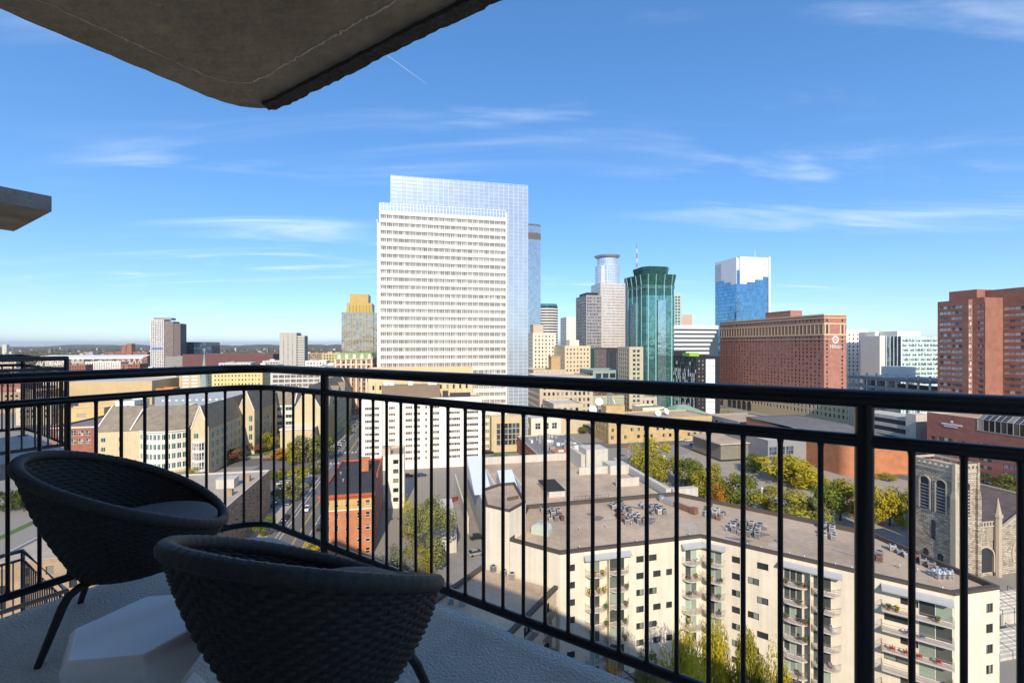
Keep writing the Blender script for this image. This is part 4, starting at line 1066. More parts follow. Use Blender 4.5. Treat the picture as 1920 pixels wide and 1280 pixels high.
def balcony(root, O, ang, u0, w, dep, j, door_ops, curve=True):
    """one curved balcony: slab, three rails, uprights; door behind"""
    mt = Matrix.Translation(Vector((*O, 0))) @ Matrix.Rotation(ang, 4, 'Z')
    N = 12; arc = []
    for i in range(N + 1):
        t = i / N; arc.append((w * t, -dep * (1 - (abs(2*t - 1)) ** 4.0) if curve else -dep))
    b = MB(); z0, z1 = -.17, 0.0
    if curve: poly = [(x, y) for x, y in arc]
    else: poly = [(0, 0), (0, -dep), (w, -dep), (w, 0)]
    b.prism([(x, y) for x, y in poly], z0, z1, bottom=True)
    o = b.build('balcony', [BALS], root, mt @ Vector((u0, 0, fz(j))), ang)
    rb = MB(); pth_ = [(x, y + .04, 0) for x, y in arc] if curve else [(0.03, -.02, 0), (0.03, -dep+.04, 0), (w-.03, -dep+.04, 0), (w-.03, -.02, 0)]
    for z in (.22, .48, .74, 1.02): rb.tube([(x, y, z) for x, y, _ in pth_], .028 if z > 1 else .018, 5, caps=False)
    for i in range(0, len(pth_), 3 if curve else 1):
        x, y, _ = pth_[i]; rb.bar((x, y, 0), (x, y, 1.02), .04, .04)
    rb.build('balcony_railing', [BALM], o)
def stucco_wall(root, a, c, ops, doors, depth=.22):
    """a..c is the wall line on the plan seen from outside, left to right"""
    ang = math.atan2((c-a).y, (c-a).x); L = (c-a).length; O = (a.x-30, a.y-80)
    wall(root, (*O, 0), ang, L, ZR - .5, ops, depth, CREAM, APG, DARKM, 2, 1, .07, 'each')
    mt = Matrix.Translation(Vector((*O, 0))) @ Matrix.Rotation(ang, 4, 'Z')
    for u0, v0, w, h, nx in doors:
        put('patio_door', win_mesh(w, h, .05, nx, 1, .06, [CURT, WHITEM]), root, mt @ Vector((u0, -.06, v0)), ang)
    return O, ang, L
def winrows(us, js=range(7), w=1.45, h=1.15, sillz=.95):
    return [(u, fz(j) + sillz, u + w, fz(j) + sillz + h) for j in js for u in us if fz(j) > 0]
J = range(7)
def u_at(a, c, px):     # where the wall line is crossed by a photo column
    d = (c - a).normalized(); return along(a, d, px)
# wall 0: short diagonal piece left (blank)
stucco_wall(APT, A[0], A[1], [], [])
# wall 1: A1-A2 grid aligned
a, c = A[1], A[2]; U = lambda px: u_at(a, c, px)
ops = winrows([U(1063)], J) + winrows([U(1193)], J)
ops += [(U(1217) + (.8 if j % 2 else 0), fz(j)+.95, U(1217) + 1.5 + (.8 if j % 2 else 0), fz(j)+2.1) for j in J] + [(U(1249), fz(j)+.95, U(1249)+1.2, fz(j)+2.1) for j in J if j % 2]
u1, u2 = U(1096), U(1179); dr = []
for j in J:
    dr += [(u1+.9, fz(j)+.05, 1.9, 2.15, 2), (u1 + (u2-u1)*.53+.15, fz(j)+.05, 2.9, 2.15, 2)]
O, ang, L = stucco_wall(APT, a, c, ops, dr)
for j in J:
    if fz(j) < 0: continue
    balcony(APT, O, ang, u1, (u2-u1)*.49, 1.25, j, None); balcony(APT, O, ang, u1 + (u2-u1)*.51, (u2-u1)*.49, 1.25, j, None)
bv = MB(); bv.box(u1 - .2, -1.0, ZR-1.75, u2 + .2, -.02, ZR-1.55); bv.raw([(u1-.2,-1.0,ZR-1.55),(u2+.2,-1.0,ZR-1.55),(u2+.2,-.01,ZR-1.05),(u1-.2,-.01,ZR-1.05)], [(0,1,2,3)])
VIS = M('visor_metal', (0.50, 0.50, 0.49), 0.4, 0.06, 1, metal=.2)
bv.build('balcony_canopy', [VIS], APT, (*O, 0), ang)
b = MB(); b.box(u1 + (u2-u1)*.495, -1.0, 0, u1 + (u2-u1)*.505, -.02, ZR-1.8); b.build('party_screen', [CREAM], APT, (*O, 0), ang)
# inner-corner balconies: on both walls
uL = U(1278); Lw = (c - a).length
for j in J:
    if fz(j) < 0: continue
    balcony(APT, O, ang, uL, Lw - uL - .3, 1.5, j, None)
    put('patio_door', win_mesh(2.4, 2.15, .05, 2, 1, .06, [CURT, WHITEM]), APT, Matrix.Translation(Vector((*O, 0))) @ Matrix.Rotation(ang, 4, 'Z') @ Vector((uL+.7, -.06, fz(j)+.05)), ang)
bv = MB(); bv.box(uL-.2, -1.2, ZR-1.75, Lw-.2, -.02, ZR-1.55); bv.raw([(uL-.2,-1.2,ZR-1.55),(Lw-.2,-1.2,ZR-1.55),(Lw-.2,-.01,ZR-1.05),(uL-.2,-.01,ZR-1.05)], [(0,1,2,3)]); bv.build('balcony_canopy', [VIS], APT, (*O, 0), ang)
# wall 2: the long diagonal front A2-A3
a, c = A[2], A[3]; Lw = (c - a).length
ops = winrows([U(1374) if False else u_at(a, c, 1372)], J, 1.3) 
ops += [(u_at(a, c, 1413) + (-.9 if j % 2 else .5), fz(j)+.95, u_at(a, c, 1413) + 1.7 + (-.9 if j % 2 else .5), fz(j)+2.1) for j in J]
b1, b2 = u_at(a, c, 1463), u_at(a, c, 1578); q0 = u_at(a, c, 1322)
dr = []
for j in J:
    dr += [(q0 + .5, fz(j)+.05, 2.3, 2.15, 2), (b1+.5, fz(j)+.05, 2.6, 2.15, 3), (b1 + (b2-b1)*.55, fz(j)+.05, 2.4, 2.15, 2)]
O, ang, L = stucco_wall(APT, a, c, ops, dr)
for j in J:
    if fz(j) < 0: continue
    balcony(APT, O, ang, .3, u_at(a, c, 1361) - .3, 1.5, j, None)
    balcony(APT, O, ang, b1, (b2-b1)*.5, 1.3, j, None); balcony(APT, O, ang, b1+(b2-b1)*.52, (b2-b1)*.48, 1.3, j, None)
for s_, e_ in ((.3, u_at(a, c, 1361)), (b1-.1, b2+.1)):
    bv = MB(); bv.box(s_, -1.1, ZR-1.75, e_, -.02, ZR-1.55); bv.raw([(s_,-1.1,ZR-1.55),(e_,-1.1,ZR-1.55),(e_,-.01,ZR-1.05),(s_,-.01,ZR-1.05)], [(0,1,2,3)]); bv.build('balcony_canopy', [VIS], APT, (*O, 0), ang)
b = MB(); b.box(b1+(b2-b1)*.505, -1.0, 0, b1+(b2-b1)*.515, -.02, ZR-1.8); b.build('party_screen', [CREAM], APT, (*O, 0), ang)
# wall 3: small jog, wall 4: the end wing front
a, c = A[3], A[4]; stucco_wall(APT, a, c, [(u_at(a,c,1612), fz(j)+.8, u_at(a,c,1612)+1.0, fz(j)+2.0) for j in J], [])
a, c = A[4], A[5]; b1, b2 = u_at(a, c, 1652), u_at(a, c, 1786)
ops = [(b1 + (.35 if j % 2 else 2.2), fz(j)+1.0, b1 + (.35 if j % 2 else 2.2) + 2.9, fz(j)+2.0) for j in J]
ops = [o for o in ops if o[0] > 0]
O, ang, L = stucco_wall(APT, a, c, ops, [(b1 + (b2-b1)*.54, fz(j)+.05, 3.6, 2.2, 2) for j in J])
for j in J:
    if fz(j) > 0: balcony(APT, O, ang, b1, b2-b1, 1.35, j, None, False)
bv = MB(); bv.box(b1, -1.2, ZR-1.75, b2, -.02, ZR-1.55); bv.raw([(b1,-1.2,ZR-1.55),(b2,-1.2,ZR-1.55),(b2,-.01,ZR-1.05),(b1,-.01,ZR-1.05)], [(0,1,2,3)]); bv.build('balcony_canopy', [VIS], APT, (*O, 0), ang)
# end wall
a, c = A[5], A[6]; stucco_wall(APT, a, c, winrows([u_at(a, c, 1849)], J, 1.3, 1.35, .85), [])
# back walls (plain)
for i in range(6, 10): 
    a, c = outline[i], outline[i+1]
    wall(APT, (a.x-30, a.y-80, 0), math.atan2((c-a).y, (c-a).x), (c-a).length, ZR-.5, mat=CREAM)
a, c = outline[10], outline[0]; wall(APT, (a.x-30, a.y-80, 0), math.atan2((c-a).y, (c-a).x), (c-a).length, ZR-.5, mat=CREAM)
# stair tower at the left end
ZT = 27.5; hx = [zp(x, y, ZT) for x, y in ((911,946),(955,956),(986,939),(965,903),(934,906),(904,916))]
b = MB(); b.prism([(p.x-30, p.y-80) for p in hx], 0, ZT-.35, top=False); b.build('stair_tower', [CREAM], APT)
hi = inset(hx, .4); b = MB(); b.face([(p.x-30,p.y-80,ZT-.5) for p in hi]); b.build('stair_tower_roof', [ROOFT], APT)
b = MB()
for i in range(6):
    a, c, ai, ci = hx[i], hx[(i+1)%6], hi[i], hi[(i+1)%6]
    b.face([(a.x-30,a.y-80,ZT),(c.x-30,c.y-80,ZT),(ci.x-30,ci.y-80,ZT),(ai.x-30,ai.y-80,ZT)]); b.face([(a.x-30,a.y-80,ZT-.4),(c.x-30,c.y-80,ZT-.4),(c.x-30,c.y-80,ZT),(a.x-30,a.y-80,ZT)]); b.face([(ci.x-30,ci.y-80,ZT-.5),(ai.x-30,ai.y-80,ZT-.5),(ai.x-30,ai.y-80,ZT),(ci.x-30,ci.y-80,ZT)])
b.build('stair_tower_coping', [PAR], APT)
b = MB(); q = zp(962, 936, ZT-.5); b.bar((q.x-30-1, q.y-80-.6, ZT-.2), (q.x-30+1, q.y-80+.6, ZT-.2), .5, .5); b.build('roof_vent', [BROWNM], APT)
# lower wing at the left, its roof below us
ZL = 16.5
e1 = zp(1043,1101,ZL); e0 = zp(907,1062,ZL); dn = Vector((-0.536, -0.844))
wing = [e0, e0 + dn * 42, e1 + dn * 42, e1]
LW = thing('low_wing', 'lower flat-roofed wing in shade joined to the cream flats', 'building', (0, 60, 0), 0)
b = MB(); b.face([(p.x, p.y-60, ZL-.4) for p in wing]); b.build('roof', [ROOFT], LW)
for i, (a, c) in enumerate(((wing[0], wing[1]), (wing[1], wing[2]), (wing[2], wing[3]))):
    ang = math.atan2((c-a).y, (c-a).x); L = (c-a).length
    ops = [] if i < 2 else [(L - 4.2 - 6.3*k, 1.2 + 3*j, L - 1.6 - 6.3*k, 3.3 + 3*j) for k in range(5) for j in range(5)]
    wall(LW, (a.x, a.y-60, 0), ang, L, ZL-.02, ops, .9 if i == 2 else .2, CREAM if i < 2 else TAN2, CURT, DARKM, 2, 1, .08)
    b = MB(); n_ = Vector(((c-a).normalized().y, -(c-a).normalized().x))
    b.bar((a.x+n_.x*.0, a.y-60+n_.y*.0, ZL+.1), (c.x+n_.x*.0, c.y-60+n_.y*.0, ZL+.1), .7, .5); b.build('coping', [PAR], LW)
    if i == 2:
        for k in range(5):
            for j in range(5):
                rb = MB(); u = L - 4.2 - 6.3*k; rb.box(u-.4, -.9, 1.05+3*j, u+3, -.01, 1.2+3*j)
                for z in (.3, .6, .95): rb.box(u-.4, -.9, 1.2+3*j+z-.02, u+3, -.86, 1.2+3*j+z+.02)
                for t in range(6): rb.box(u-.4+t*.66, -.9, 1.2+3*j, u-.36+t*.66, -.86, 2.15+3*j)
                rb.build('balcony', [BALM], LW, (a.x, a.y-60, 0), ang)

# rooftop condensers, tank and vents on the flats: each a thing
def ac_mesh():
    b = MB(); b.box(-.42, -.42, .12, .42, .42, .95, 0); b.box(-.45, -.45, .95, .45, .45, 1.02, 0)
    b.cyl(0, 0, 1.02, 1.06, .33, 12, 1)
    for s in (-.36, .36): b.box(s-.04, -.42, 0, s+.04, .42, .12, 2)
    for k in range(4): b.box(-.425, -.36, .22+k*.17, -.421, .36, .30+k*.17, 1); b.box(-.36, -.426, .22+k*.17, .36, -.421, .30+k*.17, 1)
    return b.mesh('condenser', [GALV, BLACKM, BROWNM])
ACM = ac_mesh()
acm2 = ACM.copy(); acm2.materials[0] = M('rusty_casing', (0.26, 0.13, 0.09), .7, .3, 3, objv=.3)
clusters = [((1045,970),11,'beside the big curved roof tank',(4.2,3.2)), ((1170,956),9,'just beyond the middle of the roof',(4.5,2.6)), ((1190,975),12,'in the double row near the middle of the roof',(5.5,2.8)),
            ((1235,960),10,'next to the long rusty duct',(4.2,2.6)), ((1345,970),10,'in the row along the far parapet',(4.8,2.0)), ((1405,1000),16,'in the large group at the bend of the roof',(5.2,2.8)),
            ((1562,1008),9,'in the group beside the plain strip of roof',(3.6,2.2)), ((1648,1048),4,'in the small group above the end wing',(1.9,1.6)), ((1745,1056),8,'in the row against the back parapet of the end wing',None)]
rnd = random.Random(12)
for (px, py), n, where, sz in clusters:
    c0 = zp(px, py, ZR-.75); k = 0
    dirr = (A[3]-A[2]).normalized() if px > 1300 else GR
    nrm = Vector((-dirr.y, dirr.x)); cols = max(1, math.ceil(n / 2)) if sz is None else max(2, int(sz[0] / 1.25))
    for k in range(n):
        if sz is None:
            dirr2 = (Vector((68.7, 69.2)) - Fb[0]).normalized(); q = c0 + dirr2 * ((k - n/2) * 1.25) + Vector((rnd.uniform(-.15,.15), rnd.uniform(-.15,.15)))
            q -= Vector((1.6, .5))
        else:
            i, j = k % cols, k // cols
            q = c0 + dirr * ((i - cols/2) * 1.3 + rnd.uniform(-.2,.2)) + nrm * (j * 1.7 - sz[1]/2 + rnd.uniform(-.25,.25))
        rusty = rnd.random() < .22; o = put('rooftop_condenser', acm2 if rusty else ACM, None, (q.x, q.y, ZR-.75), math.atan2(dirr.y, dirr.x) + rnd.uniform(-.12,.12))
        s = rnd.uniform(.8, 1.15); o.scale = (s, s, s * rnd.uniform(.8, 1.15))
        tag(o, ('rust brown' if rusty else 'boxy grey') + ' rooftop condenser ' + where, 'condenser', ('rusty ' if rusty else '') + 'condensers ' + where)
rp = random.Random(21)
for k in range(16):
    t_ = rp.random(); c0 = (Fb[2].lerp(Fb[3], t_) if k % 2 else Fb[1].lerp(A[3], t_*.8)).lerp(A[2], rp.uniform(.15, .8)); b = MB(); n_ = 11; rx, ry = rp.uniform(.8, 3.4), rp.uniform(.5, 1.8); a0 = rp.uniform(0, 3)
    b.face([(c0.x-30 + rx*math.cos(a)*rp.uniform(.75,1.1)*math.cos(a0) - ry*math.sin(a)*math.sin(a0), c0.y-80 + rx*math.cos(a)*math.sin(a0) + ry*math.sin(a)*rp.uniform(.75,1.1)*math.cos(a0), ZR-.742 + .001*k) for a in [2*math.pi*i/n_ for i in range(n_)]])
    b.build('roof_patch', [M('tar_patch', (.22,.18,.145), .9, .3, .8) if k % 3 else M('pale_patch', (.46,.40,.32), .9, .2, .8)], APT)
for k, (p_, q_) in enumerate(((zp(1060,985,ZR-.7), zp(1160,972,ZR-.7)), (zp(1200,985,ZR-.7), zp(1275,958,ZR-.7)), (zp(1350,985,ZR-.7), zp(1400,1010,ZR-.7)), (zp(1430,1010,ZR-.7), zp(1560,1020,ZR-.7)), (zp(1560,1030,ZR-.7), zp(1650,1055,ZR-.7)))):
    b = MB(); b.bar((p_.x-30, p_.y-80, ZR-.62), (q_.x-30, q_.y-80, ZR-.62), .1, .1); b.build('roof_pipe', [SILVER], APT)
# tank and duct
q = zp(1000, 996, ZR-.75); tk = thing('roof_tank', 'pale green curved cooling unit near the stair tower on the roof', 'cooling unit', (q.x, q.y, ZR-.75), R(-25))
TKM = M('pale_green_metal', (0.46, 0.52, 0.46), .5, .1, 2)
b = MB(); prof = [(0, 0), (3.4, 0), (3.4, 1.0), (3.0, 1.6), (2.0, 1.95), (.8, 1.95), (.15, 1.5), (0, .9)]
b.raw([(x, -1.1, z) for x, z in prof] + [(x, 1.1, z) for x, z in prof], [tuple(range(8))[::-1], tuple(range(8, 16))] + [(i, (i+1) % 8, 8 + (i+1) % 8, 8 + i) for i in range(8)]); b.build('casing', [TKM], tk)
for x in (1.0, 2.0): b = MB(); b.cyl(x, 0, 1.95, 2.12, .42, 16); b.build('fan_housing', [SILVER], tk)
q = zp(1272, 952, ZR-.75); dk = thing('roof_duct', 'long rusty roof duct with a silver end near the inner corner', 'duct', (q.x, q.y, ZR-.75), R(120))
b = MB(); b.box(-3.2, -.45, .1, 1.0, .45, 1.05); b.box(-4.6, -.6, .1, -3.25, .6, 1.3); b.build('duct_run', [acm2.materials[0]], dk)
b = MB(); b.box(1.02, -.5, .1, 4.2, .5, .95); b.cyl(4.6, 0, .1, 1.3, .6, 10); b.build('silver_end', [SILVER], dk)
vm = MB(); vm.cyl(0, 0, 0, .55, .11, 8, 0); vm.cyl(0, 0, .5, .7, .2, 8, 0, r1=.05); vme = vm.mesh('roof_vent_pipe', [SILVER])
for i in range(16):
    t = (i + .5) / 16; q = A[2].lerp(A[5], t) + Vector((.57, .82)) * rnd.choice((1.4, 1.6, 6.5, 11)); 
    tag(put('roof_vent_pipe', vme, None, (q.x, q.y, ZR-.75)), 'thin silver vent pipe standing on the gravel roof of the long front', 'vent', 'vent pipes on the long front roof')
for i in range(10):
    t = (i + .5) / 10; q = A[1].lerp(A[2], t) + Vector((-.2, .98)) * rnd.choice((1.4, 1.6, 9, 14))
    tag(put('roof_vent_pipe', vme, None, (q.x, q.y, ZR-.75)), 'thin silver vent pipe on the gravel roof behind the flower balconies', 'vent', 'vent pipes behind the flower balconies')
q = zp(1770, 1086, ZR-.75); tb = thing('turbine_vents', 'cluster of silver turbine vents at the end wing corner of the roof', 'vent', (q.x, q.y, ZR-.75))
for i in range(5):
    b = MB(); b.cyl(0, 0, 0, .7, .2, 10); b.cyl(0, 0, .7, .95, .2, 12, r1=.42); b.cyl(0, 0, .95, 1.3, .42, 12, r1=.12); b.build('turbine', [SILVER], tb, ((i % 3)*.8-.8, (i//3)*.8, 0))
for k, (px, py) in enumerate(((846,1130),(866,1134),(925,1070),(945,1078),(960,1084))):
    q = zp(px, py, ZL-.4); tag(put('rooftop_condenser', ACM, None, (q.x, q.y, ZL-.4), R(20*k)), 'small grey condenser on the shaded lower wing roof', 'condenser', 'condensers on the lower wing roof')

# things on balconies: planters, chairs
FLW = M('flower_yellow', (0.75, 0.55, 0.02), .8, .2, 6); LEAFM = M('leaf_green', (0.07, 0.15, 0.03), .8, .3, 4); REDP = M('red_chair', (0.55, 0.05, 0.05), .5, .1, 3); BLUP = M('blue_chair', (0.15,.25,.45), .5, .1, 3)
def planter(p, z, flower, seed):
    t = thing('potted_plant', '', 'plant', (p.x, p.y, z)); r2 = random.Random(seed)
    b = MB(); b.cyl(0, 0, 0, .35, .18, 10, r1=.24); b.build('pot', [M('terracotta', (.35,.14,.07), .8)], t)
    b = MB()
    for i in range(140):
        d = Vector((r2.gauss(0,1), r2.gauss(0,1), r2.gauss(0,1))).normalized() * r2.uniform(.05, .38); c = d + Vector((0,0,.62))
        u = Vector((r2.uniform(-1,1), r2.uniform(-1,1), r2.uniform(-1,1))).normalized() * .08; v = u.orthogonal().normalized() * .06
        b.face([c-u-v, c+u-v, c+u+v, c-u+v], 1 if (flower and r2.random() < .45) else 0)
    b.build('foliage', [LEAFM, FLW], t); return t
def on_balcony(a, c, u, out, j):
    d = (c-a).normalized(); n_ = Vector((d.y, -d.x)); return a + d*u + n_*out, fz(j)
wl_, wr_ = A[1], A[2]
for k, (px, j, fl_) in enumerate(((1112,0,1),(1127,0,1),(1103,1,1),(1120,1,1),(1130,1,1),(1133,2,0),(1170,2,0),(1134,3,0),(1168,3,0),(1168,4,0),(1135,5,0),(1172,1,0))):
    p, z = on_balcony(wl_, wr_, u_at(wl_, wr_, px), .75, j)
    planter(p, z, fl_, k)['label'] = ('potted yellow flowers' if fl_ else 'green potted plant') + ' on the %s balcony down of the left stack, %s' % (('top','second','third','fourth','fifth','sixth')[j], 'left half' if px < 1140 else 'right half')
for o in [o for o in bpy.data.objects if o.name.startswith('potted_plant')]: o['group'] = 'potted plants on the left balcony stack'
def patio_chair(p, z, ang, mat, label, grp=None):
    t = thing('patio_chair', label, 'chair', (p.x, p.y, z), ang, grp)
    b = MB(); b.box(-.28, -.28, .36, .28, .28, .42); b.build('seat', [mat], t)
    b = MB(); b.bar((0, .27, .38), (0, .45, .95), .56, .05); b.build('backrest', [mat], t)
    for sx_, sy_ in ((-.25,-.25),(.25,-.25),(.25,.25),(-.25,.25)): b = MB(); b.bar((sx_,sy_,0),(sx_,sy_,.36),.05,.05); b.build('leg', [mat], t)
    for sx_ in (-.3, .3): b = MB(); b.box(sx_-.04, -.3, .55, sx_+.04, .35, .6); b.build('arm', [mat], t)
wl_, wr_ = A[4], A[5]
for k, (px, j) in enumerate(((1672,2),(1698,2),(1722,2),(1758,2))):
    p, z = on_balcony(wl_, wr_, u_at(wl_, wr_, px), .7, j); patio_chair(p, z, R(-35 + 180), REDP, 'red garden chair on the long balcony with the red floor, end wing', 'red chairs on the end wing')
for k, (px, j) in enumerate(((1700,1),(1728,1))):
    p, z = on_balcony(wl_, wr_, u_at(wl_, wr_, px), .7, j); patio_chair(p, z, R(-35 + 180), BLUP, 'blue garden chair on the second balcony down of the end wing', 'blue chairs on the end wing')
for k, (px, j) in enumerate(((1665,0),(1680,0),(1755,0),(1780,3))):
    p, z = on_balcony(wl_, wr_, u_at(wl_, wr_, px), .8, j); planter(p, z, k == 1, 40+k)['label'] = ('potted bush with yellow leaves, top balcony of the end wing', 'tall yellow flowering pot beside the top balcony window of the end wing', 'potted bush by the glass door, top balcony of the end wing', 'climbing pot plant at the fourth balcony of the end wing')[k]

# ================================================================== CONCRETE TERRACE BUILDING BEHIND THE FLATS
TB = thing('concrete_terrace_building', 'low brutalist concrete building with a gravel terrace roof and sloping skylights behind the flats', 'building', (0, 130, 0), GA)
ti = Matrix.Rotation(-GA, 4, 'Z')
def tl(px, py, z): 
    p = gp(px, py, z) - Vector((0, 130)); return (p.dot(GR), p.dot(GD))
ZC = 11.5
x0, y0 = tl(975, 940, ZC); x1, y1 = tl(1150, 862, ZC); xl_, yl_ = tl(930, 868, ZC)
x0 = -8.0; x1 = 46; y0 = -6; y1 = max(y1, yl_)
b = MB(); b.box(x0, y0, 0, x1, y1, ZC); b.build('lower_body', [CONC], TB)
b = MB(); b.face([(x0+.5,y0+.5,ZC+.01),(x1-.5,y0+.5,ZC+.01),(x1-.5,y1-.5,ZC+.01),(x0+.5,y1-.5,ZC+.01)]); b.build('roof_terrace', [ROOFT], TB)
for nm, a in (('parapet_wall', (x0, y1-1.2, ZC, x1-14, y1, ZC+2.6)), ('parapet_wall', (x1-14, y1-16, ZC, x1-12.5, y1, ZC+5.5)), ('concrete_block', (x1-12.4, y1-17, ZC, x1-4, y1-9, ZC+7.5)), ('concrete_block', (x1-6.2, y1-24, ZC, x1+.8, y1-17.1, ZC+3.2)),
              ('low_wall', (x1-17, y1-22, ZC, x1-6.3, y1-21.3, ZC+2.6)), ('low_wall', (x1-10, y1-37, ZC, x1-2, y1-36.3, ZC+2.6)), ('long_wall', (x1+.9, y0+3, 0, x1+2.6, y1-10, ZC+2.2)), ('end_wall', (x1+2.7, y0+2, 0, x1+11, y0+4, ZC+2.2)), ('left_wall', (x0-.02, y1-30, ZC, x0+5, y1-1.3, ZC+1.0)), ('gable_wall', (x0+4, y0+13, ZC, x0+4.8, y0+32, ZC+3.4)), ('gable_wall', (x0+12.2, y0+11, ZC, x0+12.9, y0+26, ZC+3.0))):
    b = MB(); b.box(*a); b.build(nm, [CONC], TB)
SKL = M('frosted_skylight', (0.62, 0.68, 0.72), 0.25, .06, 1.0, spec=.7)
for (xa, ya, w, l, h) in ((x0-1.5, y0+16, 5.4, 22, 6.5), (x0+7, y0+12, 5.0, 13, 4.6)):
    b = MB(); b.face([(xa,ya,ZC),(xa+w,ya,ZC),(xa+w,ya+l,ZC+h),(xa,ya+l,ZC+h)]); b.face([(xa+w,ya,ZC),(xa+w,ya+l,ZC),(xa+w,ya+l,ZC+h)]); b.face([(xa,ya,ZC),(xa,ya+l,ZC+h),(xa,ya+l,ZC)]); b.face([(xa,ya+l,ZC),(xa+w,ya+l,ZC),(xa+w,ya+l,ZC+h),(xa,ya+l,ZC+h)][::-1]); b.build('sloping_skylight', [SKL], TB)
b = MB(); b.box(x0+20, y0+9, ZC, x0+25, y0+21, ZC+1.6); b.build('pergola_base', [CONC], TB)
for k in range(12): b = MB(); b.box(x0+19.7, y0+9.4+k, ZC+1.61, x0+25.3, y0+9.8+k, ZC+1.9); b.build('pergola_slat', [BLACKM], TB)
b = MB()
for k in range(10): b.bar((x0+26+k*1.2, y0+4, ZC), (x0+26+k*1.2, y0+4, ZC+1.5), .06, .06)
b.bar((x0+26, y0+4, ZC+1.5), (x0+37, y0+4, ZC+1.5), .06, .06); b.bar((x0+26, y0+4, ZC+.8), (x0+37, y0+4, ZC+.8), .05, .05); b.build('terrace_fence', [BLACKM], TB)
b = MB(); b.box(x0-14, y0+4, 0, x0-8, y0+22, 9); b.build('loading_wall', [CONC], TB)

# ================================================================== ORANGE BRICK FLATS ON THE AVENUE
T, W, H = gb('orange_brick_flats', 'orange brick apartment house with yellow top storey, red cornice and black flat roof', 602, 700, 932, 121)
H = 17.2; D = 36
UPP = M_brick('ochre_brick', (0.66, 0.40, 0.09), (0.58, 0.34, 0.075), (.5,.4,.25), .4, .14, .1)
us = [1.0, 3.2, 6.0, 9.0, 11.2]; us = [u*W/13.2 for u in us]
ops = [(u, H-4.0-3.25*j+.2, u + (.95 if k in (2,) else 1.15), H-4.0-3.25*j+1.75) for j in range(1, 5) for k, u in enumerate(us)]
wall(T, (0,0,0), 0, W, H-4.6, [o for o in ops], .2, ORANGE, GDARK, WHITE, 1, 2, .07, 'each', sill=True)
wall(T, (0,0,H-4.595), 0, W, 3.4, [(u, .75, u + (.95 if k == 2 else 1.15), 2.3) for k, u in enumerate(us)], .2, UPP, GDARK, WHITE, 1, 2, .07, 'each', sill=True)
b = MB(); b.box(-.15, -.12, H-4.75, W+.1, -.003, H-4.5); b.build('stone_band', [WHITE], T)
REDC = M('red_cornice', (0.50, 0.10, 0.045), .7, .15, 1)
b = MB(); b.box(-.7, -.9, H-.75, W+.5, -.003, H-.3); b.box(-.5, -.6, H-1.15, W+.3, -.004, H-.76); b.build('cornice', [REDC], T)
for k in range(24): b = MB(); b.box(-.4+k*W/23.5, -.55, H-1.45, -.1+k*W/23.5, -.005, H-1.16); b.build('cornice_bracket', [REDC], T)
wall(T, (W,0,0), R(90), D, H-.3, [(u, 2.4+3.25*j, u+1, 4+3.25*j) for u in (4, 9, 15, 21, 27) for j in range(4)], .2, BRICKD, GDARK, DARKM, 1, 2, .07, 'row'); wall(T, (0,D,0), R(-90), D, H-.3, mat=ORANGE); wall(T, (W,D,0), R(180), W, H-.3, mat=ORANGE)
b = MB(); b.face([(0,0,H-.3),(W,0,H-.3),(W,D,H-.3),(0,D,H-.3)]); b.build('roof', [M('tar_roof', (0.045,.045,.05), .9, .3, .3)], T)
b = MB(); b.box(-.05, .3, H-.29, .25, D, H+.25); b.box(W-.3, 14, H-.29, W+.05, D, H+1.2); b.box(0, D-.3, H-.29, W, D+.05, H+.3); b.build('parapet', [REDC], T)
b = MB(); b.box(W*.55, 22, H-.3, W*.55+2.6, 25, H+3.2); b.box(W*.55-.2, 21.8, H+3.2, W*.55+2.8, 25.2, H+3.6); b.build('chimney', [ORANGE], T)
for k, (x, y) in enumerate(((4, 12), (8, 18), (3, 26), (9, 30), (6, 6), (2, 20))): b = MB(); b.cyl(0, 0, 0, .7, .22, 10, r1=.22); b.cyl(0, 0, .6, .85, .35, 10, r1=.1); b.build('roof_vent', [SILVER], T, (x*W/14, y, H-.3))
# small annex behind it and the white garage wall
T, W, H = gb('brown_annex', 'small brown and white annex behind the orange flats', 726, 758, 852, 158)
simple_k = spec(W, H, 158, 3, 3.3, 1.8, 1.5, GDARK, DARKM, 1, 1); block(T, W, 14, H, WHITE, ROOFT, TAN2, .8, F=simple_k)
b = MB(); b.box(-2, 1, H-.8, 1, 6, H+2); b.build('stair_house', [TAN2], T)

# ================================================================== WHITE HOTEL SLAB
T, W, H = gb('white_hotel', 'white slab hotel with rows of ganged windows across the avenue', 673, 903, 752, 204)
H += .8
groups = [(684,697,4),(699,711,3),(729,741,4),(760,773,4),(775,788,3),(797,801,1),(809,824,5),(839,863,7),(873,897,6)]
pw_ = pt(673, 204); ops = []
for a_, c_, k in groups:
    ua, uc = along(pw_, GR, a_), along(pw_, GR, c_)
    ops += [(ua, H - 3.0 - 2.93*(j+1) + .9, uc, H - 3.0 - 2.93*(j+1) + 2.3, k, 1) for j in range(9)]
WHT = M('hotel_white', (0.82, 0.76, 0.66), .8, .04, .3, streak=.05)
block(T, W, 17, H, WHT, ROOFT, M('hotel_coping', (.7,.62,.5), .8), .7, F=dict(ops=ops, depth=.25, glass=M_glass('hotel_window', (0.035,.03,.027), (.24,.20,.15), .4), frame=WHT, fw=.13))
u_ = lambda px: along(pw_, GR, px)
for a_, c_ in ((715, 728), (742, 758)):
    b = MB(); b.box(u_(a_), -.9, 0, u_(a_)+.5, -.003, H-.2); b.build('pier', [WHT], T)
b = MB(); b.box(u_(714), 5, H-.7, u_(826), 14, H+5.4); b.build('mechanical_penthouse', [M('penthouse_brown', (.24,.18,.125), .9, .08, .3)], T)
